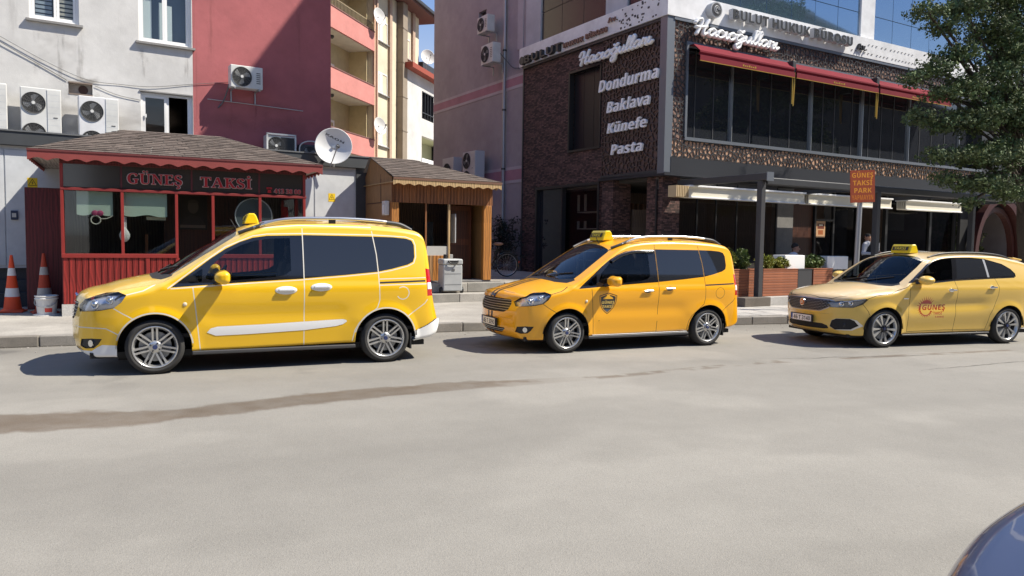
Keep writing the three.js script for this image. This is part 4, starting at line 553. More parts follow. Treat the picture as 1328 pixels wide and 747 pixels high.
  // long window of folding glass panels
  const ml = [0.64, 1.18, 1.85, 2.51, 3.28, 4.09, 4.90, 5.80, 6.35, 6.89, 7.73, 8.20, 8.58, 9.21, 9.86, 10.66, 11.32, 12.0, 12.78, 13.6, X1];
  for (let k = 0; k < ml.length - 1; k++) part(t, 'window_panel', B(ml[k] + 0.012, ml[k + 1] - 0.012, 4.30, 6.58, -0.215, -0.2), mt.darkGlass);
  for (let k = 0; k < ml.length; k++) part(t, 'mullion', B(ml[k] - 0.014, ml[k] + 0.014, 4.28, 6.6, -0.22, k % 4 === 3 ? -0.13 : -0.185), k % 4 === 3 ? mt.silver : mt.anth2);
  part(t, 'window_rail', [B(0.62, X1, 4.28, 4.33, -0.22, -0.12)], mt.steelGrey);
  // awning rolled half out over the long window
  const prof = [[0.0, 6.6], [0.12, 6.6], [0.36, 6.40], [0.36, 6.36], [0.33, 6.325], [0.33, 6.30], [0.37, 6.285], [0.37, 6.15], [0.355, 6.15], [0.355, 6.27], [0.31, 6.29], [0.31, 6.33], [0.34, 6.37], [0.34, 6.39], [0.11, 6.57], [0.0, 6.57]];
  for (const [a, b] of [[0.66, 4.22], [4.30, 8.0], [8.08, 11.9]]) { const pos = []; for (let i = 0; i < prof.length; i++) { const p = prof[i], q = prof[(i + 1) % prof.length]; pos.push(a, p[1], p[0], a, q[1], q[0], b, q[1], q[0], a, p[1], p[0], b, q[1], q[0], b, p[1], p[0]); } const g = new THREE.BufferGeometry(); g.setAttribute('position', new THREE.Float32BufferAttribute(pos, 3)); g.computeVertexNormals(); g.translate(0, 0, 0.12); const m = part(t, 'awning', boxUV(g), mt.awning); part(m, 'gold_hem', B(a, b, 6.138, 6.152, 0.47, 0.495), mt.gold);
    const mid = (a + b) / 2; const hl = []; for (let k = 0; k < 7; k++) hl.push(B(mid - 0.26 + k * 0.075, mid - 0.21 + k * 0.075, 6.19, 6.225 + (k % 3 === 0 ? 0.015 : 0), 0.49, 0.494)); part(m, 'hem_lettering', hl, mt.gold); }
  for (const x of [4.26, 8.04]) parts(t, 'awning_arm', [rod([x - 0.045, 6.32, 0.42], [x - 0.02, 5.45, 0.40], 0.018, 8), rod([x + 0.045, 6.32, 0.42], [x + 0.03, 5.40, 0.40], 0.018, 8)], mt.gold); for (const x of [4.26, 8.04]) part(t, 'awning_bracket', B(x - 0.07, x + 0.07, 6.3, 6.62, 0.1, 0.44, 0.02), mt.anth2);
  // ---- lettering
  const S = (g) => { g.rotateY(-Math.PI / 2); return g; };
  const blt = (str, a, b, y, h, z, dep) => [text(str, fSans, a, b, y, h, z, dep)];
  const lf = M(0.02, 0.022, 0.026, { rough: 0.5 }), lsd = M(0.40, 0.41, 0.43, { rough: 0.45 });
  for (const [str, a, b] of [['BULUT', 1.92, 3.30], ['HUKUK', 3.42, 5.0], ['BÜROSU', 5.15, 6.9]]) { part(t, 'sign_letters', text(str, fSans, a, b, 7.40, 0.265, 0.33, 0.14), lsd, { label: 'raised letters ' + str }); part(t, 'letter_faces', text(str, fSans, a + 0.012, b - 0.012, 7.41, 0.245, 0.336, 0.008), lf); }
  part(t, 'sign_letters', text('Av.', fSans, 7.32, 7.75, 7.42, 0.16, 0.22, 0.07), lf, { label: 'raised letters Av.' });
  { const g = new THREE.CylinderGeometry(0.2, 0.2, 0.2, 32); g.rotateX(Math.PI / 2); g.translate(1.33, 7.53, 0.24); part(t, 'round_emblem', g, lsd); const f = new THREE.CylinderGeometry(0.165, 0.165, 0.01, 32); f.rotateX(Math.PI / 2); f.translate(1.33, 7.53, 0.345); part(t, 'emblem_face', f, mt.anth2); const e1 = new THREE.TorusGeometry(0.09, 0.014, 6, 24, 5.2); e1.translate(1.33, 7.53, 0.352); const e2 = new THREE.TorusGeometry(0.045, 0.012, 6, 18, 4.6); e2.translate(1.34, 7.53, 0.352); part(t, 'emblem_relief', [e1, e2], lsd); }
  part(t, 'small_lettering', [text('. . .  . .  . . . . . . .', fSans, 7.9, 10.2, 7.62, 0.09, 0.16, 0.012), text('. .  . . . .  . . . .  . . . . . . . .', fSans, 7.1, 10.4, 7.36, 0.10, 0.16, 0.012)], mt.anth2);
  part(t, 'sign_letters', S(text('BULUT', fSans, -6.42, -4.35, 7.26, 0.235, 0.27, 0.12)), mt.anth, { label: 'raised letters BULUT on the shaded side' });
  part(t, 'sign_letters', S(text('HUKUK', fSans, -4.28, -3.30, 7.31, 0.13, 0.23, 0.07)), M(0.22, 0.12, 0.09, { rough: 0.5 })); part(t, 'sign_letters', S(text('BÜROSU', fSans, -3.18, -2.22, 7.33, 0.13, 0.23, 0.07)), M(0.22, 0.12, 0.09, { rough: 0.5 })); part(t, 'sign_letters', S(text('Av.', fSans, -2.2, -1.8, 7.55, 0.13, 0.2, 0.04)), M(0.22, 0.12, 0.09, { rough: 0.5 }));
  { const g = new THREE.CylinderGeometry(0.13, 0.13, 0.12, 24); g.rotateZ(Math.PI / 2); g.translate(-0.2, 7.37, -6.58); part(t, 'round_emblem', g, mt.anth); }
  const dots = []; { const r = rng(66); for (let k = 0; k < 46; k++) { const z = -1.75 + r() * 1.6, y = 7.29 + r() * 0.48, s = 0.014 + r() * 0.014; dots.push(B(-0.146, -0.138, y - s, y + s, z - s * 1.4, z + s * 1.4)); } } part(t, 'small_lettering', dots, mt.anth2);
  const lw = M(0.88, 0.88, 0.90, { rough: 0.5 });
  for (const [str, a, b, y, h] of [['Dondurma', -2.6, -0.12, 5.74, 0.31], ['Baklava', -2.22, -0.42, 5.12, 0.29], ['Künefe', -2.18, -0.52, 4.56, 0.265], ['Pasta', -2.0, -0.66, 3.96, 0.27]]) part(t, 'sign_letters', S(text(str, fSans, a, b - 0.06, y, h, 0.16, 0.06, 0.22)), lw, { label: 'white italic letters ' + str });
  part(t, 'script_sign', S(script('Hacıoğulları', -3.45, -0.38, 6.64, 0.17, 0.18, 0.038)), lw, { label: 'white script lettering on the shaded side' });
  part(t, 'script_sign', script('Hacıoğulları', 0.68, 3.72, 6.86, 0.185, 0.26, 0.045), M(0.82, 0.82, 0.82, { rough: 0.4 }), { label: 'white script lettering on the sunny front' });
  // ---- ground floor of the restaurant
  part(t, 'floor', B(0.1, XB, 0.2, 0.35, -9, -0.35), M(0.34, 0.29, 0.24, { rough: 0.5 })); part(t, 'ceiling', B(0.17, XB, 3.2, 3.28, -9, -0.3), M(0.06, 0.055, 0.05, { rough: 0.9 })); part(t, 'back_wall', B(1.2, XB, 0.35, 3.2, -5.0, -4.9), M(0.30, 0.21, 0.16, { map: T.wood, rough: 0.7 }));
  part(t, 'upper_floor', [B(0.14, X1, 3.75, 4.24, -6.7, -0.3), B(0.2, X1, 4.24, 7.2, -3.1, -3.0), B(0.2, X1, 6.7, 7.22, -3, -0.25), B(0.2, 0.3, 4.24, 6.7, -3, -2.62)], mt.interior);
  const gm = [0.05, 0.79, 1.48, 2.19, 2.99, 3.86, 4.62]; for (let k = 0; k < gm.length - 1; k++) part(t, 'shopfront_pane', B(gm[k] + 0.02, gm[k + 1] - 0.02, 0.38, 2.95, -0.32, -0.312), thinGlass(0.85, 0.82, 0.79)); for (const x of gm) part(t, 'shopfront_mullion', B(x - 0.018, x + 0.018, 0.35, 3.2, -0.34, -0.29), mt.black); parts(t, 'shopfront_rail', [B(0.05, 4.62, 2.95, 3.0, -0.34, -0.29), B(0.05, 4.62, 3.0, 3.26, -0.34, -0.3)], M(0.16, 0.15, 0.145, { rough: 0.6 }));
  part(t, 'grey_column', B(4.64, 5.32, 0.35, 3.2, -0.5, -0.28), M(0.26, 0.25, 0.23, { map: T.concrete, rough: 0.8 }));
  part(t, 'brown_partition', B(5.34, 6.35, 0.35, 3.2, -0.45, -0.4), mt.woodDark);
  const dr = part(t, 'entrance_frame', [B(6.38, 6.45, 0.35, 3.2, -0.42, -0.34), B(7.25, 7.32, 0.35, 3.2, -0.42, -0.34), B(6.45, 7.25, 2.3, 2.36, -0.42, -0.34)], mt.black); part(dr, 'pane', B(6.45, 7.25, 0.4, 2.3, -0.4, -0.39), thinGlass(0.45, 0.45, 0.48));
  const pt = canvasTex(64, 80, (c, w, h) => { c.fillStyle = '#c9a079'; c.fillRect(0, 0, w, h); c.fillStyle = '#6d3320'; c.fillRect(8, 12, 48, 26); c.fillStyle = '#a35a2c'; c.fillRect(14, 44, 36, 22); c.fillStyle = '#efe2c8'; c.fillRect(18, 16, 28, 8); });
  { const g = new THREE.PlaneGeometry(0.42, 0.5); g.translate(6.72, 2.05, -0.38); part(t, 'menu_poster', g, new THREE.MeshStandardMaterial({ map: pt, roughness: 0.5 })); }
  part(t, 'inner_screen', [B(7.4, 9.0, 2.15, 2.95, -0.8, -0.75)], M(0.20, 0.19, 0.17, { rough: 0.8 })); part(t, 'cream_panel', B(10.6, 11.55, 2.1, 2.75, -0.8, -0.72), M(0.48, 0.44, 0.33, { rough: 0.7 })); part(t, 'side_screen', B(9.0, 9.6, 2.1, 2.6, -1.2, -1.1), M(0.25, 0.2, 0.15, { rough: 0.7 }));
  part(t, 'inner_counter', [B(2.2, 5.0, 0.35, 1.5, -2.4, -1.8), B(0.7, 1.6, 0.35, 2.5, -2.2, -2.0)], M(0.22, 0.16, 0.12, { map: T.wood, rough: 0.6 }));
  const sl = []; for (let k = 0; k < 7; k++) sl.push(B(0.9 + k * 0.19, 0.96 + k * 0.19, 0.4, 2.7, -2.6, -2.5)); parts(t, 'wall_slat', sl, M(0.28, 0.14, 0.075, { rough: 0.6 }));
  const c2 = []; for (const x of [8.4, 9.9, 12.4, 13.9]) c2.push(B(x, x + 0.12, 0.35, 3.2, -0.45, -0.33)); parts(t, 'dark_column', c2, mt.black);
  for (const [a, b] of [[7.36, 8.4], [9.99, 12.4], [12.52, 13.9]]) part(t, 'shopfront_pane', B(a + 0.02, b - 0.02, 0.38, 3.18, -0.4, -0.39), thinGlass(0.4, 0.4, 0.42));
  // dark red arch at the right end
  const arch = (r0, r1, cx, cy, d) => { const p = [], q = []; for (let i = 0; i <= 24; i++) { const a = Math.PI * i / 24; p.push([cx + Math.cos(a) * r1 * 0.92, cy + Math.sin(a) * r1 * 1.15]); q.unshift([cx + Math.cos(a) * r0 * 0.92, cy + Math.sin(a) * r0 * 1.15]); } return shape([[cx + r1 * 0.92, 0.35], ...p, [cx - r1 * 0.92, 0.35], [cx - r0 * 0.92, 0.35], ...q, [cx + r0 * 0.92, 0.35]], d); };
  const a1 = arch(1.62, 1.85, 16.05, 1.3, 0.3); a1.translate(0, 0, -0.1); const a2 = arch(1.35, 1.5, 16.05, 1.3, 0.2); a2.translate(0, 0, -0.2); part(t, 'red_arch', [a1, a2], M(0.075, 0.014, 0.011, { rough: 0.5, map: T.wood }), { label: 'dark red arched doorway' });
  part(t, 'arch_wall', (() => { const g = shape(rect(14.05, 18.6, 0.35, 3.28), 0.1, [arch(1.35, 1.6, 16.05, 1.3, 0.1) && (() => { const p = []; for (let i = 0; i <= 24; i++) { const a = Math.PI * i / 24; p.push([16.05 + Math.cos(a) * 1.6 * 0.92, 1.3 + Math.sin(a) * 1.6 * 1.15]); } return [[16.05 + 1.47, 0.4], ...p, [16.05 - 1.47, 0.4]]; })()]); g.translate(0, 0, -0.3); return g; })(), mt.dark);
}
// units on the shaded side
acUnit('upper of the two bracketed air conditioners on the grey side wall', rb(-0.55, 8.7, -8.72), RA - 90, 0.72, 0.56, 0.30, 1, 0.27, { bars: true, bracket: true, fr: 0.4 });
acUnit('lower and larger bracketed air conditioner on the grey side wall', rb(-0.6, 7.56, -8.28), RA - 90, 0.82, 0.66, 0.32, 1, 0.3, { bars: true, bracket: true, fr: 0.4, pipe: [[0.4, 0.3, -0.3], [0.5, 0.1, -0.45], [0.8, -0.2, -0.55], [1.2, -0.3, -0.56]] });
acUnit('left single fan unit of the pair behind the wooden kiosk roof', rb(-0.55, 3.55, -11.3), RA - 90, 0.95, 1.1, 0.35, 1, 0.4, { fr: 0.36, mat: M(0.52, 0.52, 0.52, { rough: 0.5 }) });
acUnit('right double fan unit of the pair behind the wooden kiosk roof', rb(-0.55, 3.45, -9.6), RA - 90, 0.98, 1.28, 0.38, 2, 0.33, { fr: 0.44, panel: 0.62, mat: M(0.55, 0.55, 0.55, { rough: 0.5 }) });

// ---------- pergola, platform, planters ----------
struct('terrace', [B(0.75, 17, 0.12, 0.35, -0.5, 2.72), B(-0.3, 0.75, 0.12, 0.35, -0.5, 2.55)].map((g) => { g.rotateY(R(RA)); g.translate(...RB); return g; }), M(0.56, 0.54, 0.51, { map: T.concrete, rough: 0.85 }));
{
  const t = thing('pergola', 'anthracite metal pergola frame with cream folding canopy in front of the restaurant', 'pergola', RB, RA);
  part(t, 'post', B(0.48, 0.62, 0.15, 3.0, 2.58, 2.72, 0.012), mt.anth2); part(t, 'post', B(4.80, 4.94, 0.35, 3.0, 2.58, 2.72, 0.012), mt.anth2); part(t, 'post', B(9.3, 9.44, 0.35, 3.0, 2.58, 2.72, 0.012), mt.anth2);
  part(t, 'side_beam', B(0.46, 0.64, 3.02, 3.18, 0.0, 2.86, 0.012), mt.anth2); part(t, 'beam_end', B(0.46, 0.68, 3.0, 3.2, 2.86, 2.88), mt.steelGrey);
  part(t, 'front_gutter', B(0.66, 13.4, 2.93, 3.10, 2.56, 2.72, 0.03), mt.anth); parts(t, 'rail', [B(4.82, 4.92, 3.0, 3.1, 0.1, 2.55), B(9.3, 9.4, 3.0, 3.1, 0.1, 2.55), B(13.3, 13.4, 3.0, 3.1, 0.1, 2.55)], mt.anth);
  for (const [a, b] of [[0.36, 4.78], [4.95, 8.85], [9.6, 12.75]]) { const f = [], n = 5; for (let k = 0; k < n; k++) f.push(B(a, b, 2.72 + (k % 2) * 0.02, 3.0, 0.2 + k * 0.07, 0.235 + k * 0.07, 0.012)); parts(t, 'folded_canopy', f, mt.cream); parts(t, 'canopy_profile', [B(a, b, 2.985, 3.03, 0.15, 0.58, 0.01), B(a, b, 2.71, 2.745, 0.5, 0.56, 0.01)], mt.white); }
  parts(t, 'canopy_pleats', (() => { const l = []; for (let k = 0; k < 8; k++) l.push(B(-0.12 + k * 0.055, -0.09 + k * 0.055, 2.72, 3.0, 0.3, 0.6)); return l; })(), M(0.5, 0.38, 0.22, { rough: 0.7 }));
}
function planter(x0, x1, label, group) {
  const t = thing('planter', label, 'planter', rb((x0 + x1) / 2, 0.35, 2.42), RA, group); const w = (x1 - x0) / 2, rr = rng(Math.round(x0 * 100) + 7);
  part(t, 'box', B(-w + 0.01, w - 0.01, 0.02, 0.58, -0.35, 0.03), mt.slatDark); part(t, 'soil', B(-w + 0.02, w - 0.02, 0.58, 0.60, -0.34, 0.02), M(0.03, 0.022, 0.016, { rough: 1 }));
  const sg = B(-w, w, 0, 0.056, 0.03, 0.052, 0.006), ss = B(-0.38, 0.05, 0, 0.056, -0.01, 0.01, 0.006);
  for (let k = 0; k < 10; k++) { pmesh(t, 'slat', sg, rr() < 0.5 ? mt.slat : mt.slat2, [0, 0.005 + k * 0.0625, 0]); pmesh(t, 'slat', ss, mt.slatDark, [-w, 0.005 + k * 0.0625, 0], [0, Math.PI / 2 * 0, 0]).rotation.set(0, 0, 0); }
  // end slats run along z, darker with the side shade painted in
  t.children.filter((o) => o.geometry === ss).forEach((o) => { o.geometry = B(-0.012, 0.01, 0, 0.056, -0.36, 0.052, 0.004); });
  part(t, 'top_rim', [B(-w - 0.012, w + 0.012, 0.628, 0.648, 0.0, 0.06, 0.005), B(-w - 0.012, -w + 0.05, 0.628, 0.648, -0.37, 0.0, 0.005), B(w - 0.05, w + 0.012, 0.628, 0.648, -0.37, 0, 0.005)], mt.slat);
  return t;
}
const PG = 'slatted wooden planters on the restaurant terrace';
planter(-0.22, 0.76, 'slatted wood planter box behind the pergola post next to the orange van', PG);
planter(0.92, 2.14, 'long slatted wood planter box in full sun right of the pergola post', PG);
planter(2.72, 3.45, 'slatted wood planter box right of the white cube on its dark stand', PG);
{ const t = thing('planter_stand', 'dark grey square stand carrying the white cube between planters', 'stand', rb(2.42, 0.35, 2.36), RA); part(t, 'panel', B(-0.26, 0.26, 0, 0.62, -0.26, 0.1, 0.01), mt.anth2); part(t, 'top', B(-0.27, 0.27, 0.62, 0.635, -0.27, 0.11, 0.004), mt.anth); }
{ const t = thing('white_cube', 'white cube shaped pot standing on the dark stand', 'pot', rb(2.16, 0.985, 2.34), RA); part(t, 'shell', [B(-0.36, 0.36, 0, 0.33, -0.36, 0.02, 0.012)], mt.white); part(t, 'rim', B(-0.33, 0.33, 0.33, 0.336, -0.33, -0.01), M(0.5, 0.5, 0.5)); }
{ const t = thing('white_cube', 'long white pot behind the sign post on the terrace', 'pot', rb(3.85, 0.96, 2.3), RA); part(t, 'shell', B(-0.42, 0.42, 0, 0.33, -0.36, 0.02, 0.012), mt.white); part(t, 'rim', B(-0.39, 0.39, 0.33, 0.336, -0.33, -0.01), M(0.5, 0.5, 0.5)); part(t, 'stand', B(-0.3, 0.3, -0.61, 0, -0.3, 0, 0.01), mt.anth2); }
single('stone_block', (() => { const g = B(-0.1, 0.75, 0.15, 0.37, 2.56, 2.86, 0.015); g.rotateY(R(RA)); g.translate(...RB); return g; })(), M(0.17, 0.145, 0.12, { map: T.concrete, rough: 0.9 }), 'dark stone block at the foot of the first pergola post', 'block');
// ---------- foliage ----------
function leafClump(seed, n, spread, size) { // one small cluster of pointed leaves
  const r = rng(seed), pos = [], nor = [];
  for (let i = 0; i < n; i++) { const c = new THREE.Vector3((r() - 0.5), (r() - 0.5), (r() - 0.5)).multiplyScalar(spread * 2); const q = new THREE.Quaternion().setFromEuler(new THREE.Euler((r() - 0.5) * 2.2, r() * 6.28, (r() - 0.5) * 1.4)); const s = size * (0.6 + r() * 0.8);
    const P = [[0, 0, 0], [0.28, 0.45, 0.06], [0, 1, -0.05], [-0.28, 0.45, 0.06]].map((v) => V3(v).multiplyScalar(s).applyQuaternion(q).add(c)); for (const k of [0, 1, 2, 0, 2, 3]) pos.push(P[k].x, P[k].y, P[k].z); }
  const g = new THREE.BufferGeometry(); g.setAttribute('position', new THREE.Float32BufferAttribute(pos, 3)); g.computeVertexNormals(); return norm(g);
}
function foliage(parent, name, pts, clump, mat, seed, s0 = 0.8, s1 = 1.3, tone = [0.55, 1.25]) { // pts: world-ish local positions
  const m = new THREE.InstancedMesh(clump, mat, pts.length), r = rng(seed), d = new THREE.Object3D(), c = new THREE.Color();
  pts.forEach((p, i) => { d.position.set(...p); d.rotation.set(r() * 6.28, r() * 6.28, r() * 6.28); d.scale.setScalar(s0 + r() * (s1 - s0)); d.updateMatrix(); m.setMatrixAt(i, d.matrix); const k = tone[0] + r() * (tone[1] - tone[0]); c.setRGB(k * (0.9 + r() * 0.25), k, k * (0.8 + r() * 0.3)); m.setColorAt(i, c); });
  m.name = name; m.castShadow = m.receiveShadow = true; m.userData.kind = 'stuff'; parent.add(m); return m;
}
function shrub(label, pos, w, h, d, col, seed, group) {
  const t = thing('shrub', label, 'shrub', pos, RA, group), r = rng(seed), pts = [], st = [];
  const n = Math.round(240 * w * h / 0.12); for (let i = 0; i < n; i++) { const a = r() * 6.28, b = Math.acos(2 * r() - 1), q = Math.pow(r(), 0.5) * (0.82 + r() * 0.25); pts.push([Math.cos(a) * Math.sin(b) * w / 2 * q, h * 0.52 + Math.cos(b) * h / 2 * q, Math.sin(a) * Math.sin(b) * d / 2 * q]); }
  for (let k = 0; k < 6; k++) st.push(rod([(r() - 0.5) * 0.05, 0, (r() - 0.5) * 0.05], [(r() - 0.5) * w * 0.6, h * 0.7, (r() - 0.5) * d * 0.6], 0.007, 4, 0.003));
  part(t, 'stem', st, mt.twig); foliage(t, 'foliage', pts, leafClump(seed + 1, 7, 0.03, 0.05), PM(...col, { rough: 0.6, side: THREE.DoubleSide }), seed + 2); return t;
}
const yg = [0.22, 0.24, 0.025], gg = [0.10, 0.15, 0.03];
shrub('yellow-green shrub between the orange van and the pergola post', rb(-0.02, 0.95, 2.25), 0.36, 0.5, 0.34, yg, 21);
shrub('dark green shrub close to the left side of the pergola post', rb(0.40, 0.95, 2.25), 0.36, 0.48, 0.34, gg, 22);
shrub('low yellow shrub at the left end of the sunlit planter', rb(1.2, 0.95, 2.25), 0.5, 0.33, 0.36, yg, 23);
shrub('low yellow shrub next to the white cube in the sunlit planter', rb(1.74, 0.95, 2.25), 0.55, 0.31, 0.36, yg, 24);
shrub('green shrub in the planter between white cube and long white pot', rb(3.0, 0.95, 2.25), 0.62, 0.36, 0.36, gg, 25);
{ // dry climbing plant on the grey wall
  const t = thing('climbing_plant', 'dark sparse climbing plant at the foot of the grey side wall', 'plant', rb(-0.15, 0.58, -7.3), RA), r = rng(51), br = [], pts = [];
  for (let k = 0; k < 16; k++) { const p = [[-(r()) * 0.3, 0, (r() - 0.5) * 1.6]]; let x = p[0][0], y = 0, z = p[0][2]; for (let i = 0; i < 5; i++) { x += (r() - 0.5) * 0.16; y += 0.22 + r() * 0.16; z += (r() - 0.45) * 0.3; p.push([Math.min(0.05, x), y, z]); if (i > 0) for (let q = 0; q < 5; q++) pts.push([Math.min(0.05, x) + (r() - 0.5) * 0.3, y + (r() - 0.5) * 0.3, z + (r() - 0.5) * 0.3]); } br.push(tube(p, 0.010, 4, 10)); }
  part(t, 'branch', br, mt.twig); foliage(t, 'foliage', pts, leafClump(52, 5, 0.06, 0.07), PM(0.022, 0.03, 0.016, { rough: 0.7, side: THREE.DoubleSide }), 53);
}
// ---------- the big tree at the right ----------
{
  const TK = 1.17, bx = 12.1 * TK, bz = -17.9 * TK; const t = thing('street_tree', 'dark green broadleaf street tree overhanging from the right edge', 'tree', [bx, 0.15, bz], 0), r = rng(99);
  const limb = []; const clumps = [ // x, height, distance, radii
    [8.75, 6.55, 16.4, 0.55, 0.28, 0.6], [9.25, 6.3, 16.6, 0.6, 0.3, 0.6], [9.75, 6.75, 16.8, 0.7, 0.35, 0.8], [8.5, 5.15, 16.3, 0.42, 0.22, 0.5], [9.05, 5.4, 16.5, 0.65, 0.3, 0.6], [9.65, 5.75, 16.8, 0.7, 0.3, 0.8], [9.15, 4.85, 16.4, 0.55, 0.22, 0.6], [9.8, 5.0, 16.7, 0.75, 0.4, 0.8], [8.75, 4.35, 16.4, 0.5, 0.26, 0.6], [9.35, 4.25, 16.6, 0.65, 0.32, 0.7], [10.0, 4.35, 16.8, 0.75, 0.45, 0.9], [10.6, 5.3, 17.1, 0.8, 0.6, 0.9], [10.5, 6.4, 17.2, 0.8, 0.5, 0.9], [11.2, 5.9, 17.4, 0.8, 0.7, 1.0],
    [9.1, 3.55, 16.4, 0.5, 0.22, 0.6], [9.7, 3.55, 16.6, 0.6, 0.3, 0.7], [10.3, 3.6, 16.8, 0.75, 0.4, 0.9], [9.45, 3.05, 16.5, 0.5, 0.22, 0.6], [10.1, 2.95, 16.8, 0.65, 0.25, 0.8], [10.75, 3.0, 17.0, 0.7, 0.35, 0.9], [11.0, 3.7, 17.2, 0.8, 0.6, 1.0], [11.4, 4.7, 17.4, 0.9, 0.8, 1.0], [10.2, 7.3, 17.0, 0.9, 0.4, 1.0], [11.2, 7.2, 17.6, 1.1, 0.6, 1.1], [12.0, 6.5, 18.0, 1.0, 0.9, 1.2], [12.3, 5.0, 18.2, 1.0, 1.0, 1.2], [12.6, 7.8, 18.3, 1.2, 0.6, 1.2], [13.3, 6.4, 18.5, 1.2, 0.9, 1.2], [13.3, 4.6, 18.4, 1.2, 0.9, 1.2], [12.2, 3.4, 17.9, 0.8, 0.4, 0.9], [9.6, 8.1, 17.0, 0.7, 0.3, 0.8], [11.2, 8.5, 17.6, 0.9, 0.4, 1.0], [11.3, 2.75, 17.2, 0.55, 0.25, 0.7], [10.0, 2.55, 16.7, 0.4, 0.16, 0.5], [10.6, 4.6, 17.0, 0.6, 0.4, 0.8]];
  for (const c of clumps) { c[0] *= TK; c[1] = 1.58 + (c[1] - 1.58) * TK; c[2] *= TK; c[3] *= 0.92; c[4] *= 0.74; c[5] *= 0.95; } const trunkTop = [12.0 * TK, 3.4, 17.85 * TK]; limb.push(tube([[0, -0.15, 0], [0.05, 1, 0.02], [-0.06, 2.1, 0.03], [trunkTop[0] - bx, 3.4, -trunkTop[2] - bz]], 0.19, 10, 12));
  part(t, 'trunk', limb, mt.bark); const br = [], pts = [];
  clumps.forEach(([x, y, d, a, b, c], i) => { const e = [x - bx, y - 0.15, -d - bz], s = [trunkTop[0] - bx + 0, 2.3 + (i % 5) * 0.35, -trunkTop[2] - bz]; br.push(tube([s, [(s[0] * 0.6 + e[0] * 0.4), (s[1] * 0.5 + e[1] * 0.5) + 0.25, (s[2] + e[2]) / 2], e], 0.035, 5, 10)); for (let k = 0; k < 4; k++) br.push(rod(e, [e[0] + (r() - 0.5) * a * 1.6, e[1] + (r() - 0.3) * b * 1.4, e[2] + (r() - 0.5) * c * 1.6], 0.012, 4, 0.004));
    const n = Math.round(112 * a * (b + 0.2) * c / 0.16); for (let k = 0; k < n; k++) { const th = r() * 6.283, cs = 2 * r() - 1, sn = Math.sqrt(1 - cs * cs), q = Math.pow(r(), 0.42) * (0.75 + r() * 0.42); pts.push([e[0] + Math.cos(th) * sn * a * q, e[1] + cs * b * q * 1.1, e[2] + Math.sin(th) * sn * c * q]); } });
  part(t, 'limb', br, mt.bark); foliage(t, 'crown', pts, leafClump(101, 9, 0.07, 0.085), PM(0.09, 0.13, 0.05, { rough: 0.8, side: THREE.DoubleSide }), 102, 0.75, 1.35, [0.5, 1.3]);
}
// greenery behind the arch
{ const t = thing('shrub', 'tall green bush seen through the dark red arch', 'shrub', rb(16.05, 0.35, -1.4), RA), r = rng(61), pts = []; for (let i = 0; i < 700; i++) pts.push([(r() - 0.5) * 2.6, 0.2 + r() * 2.6, (r() - 0.5) * 0.8]); part(t, 'stem', [rod([0, 0, 0], [0.1, 2.4, 0], 0.04, 6), rod([-0.5, 0, 0], [-0.7, 2.2, 0], 0.03, 6), rod([0.6, 0, 0], [0.8, 2.3, 0], 0.03, 6)], mt.twig); foliage(t, 'foliage', pts, leafClump(62, 8, 0.07, 0.12), PM(0.10, 0.13, 0.06, { rough: 0.7, side: THREE.DoubleSide }), 63); }

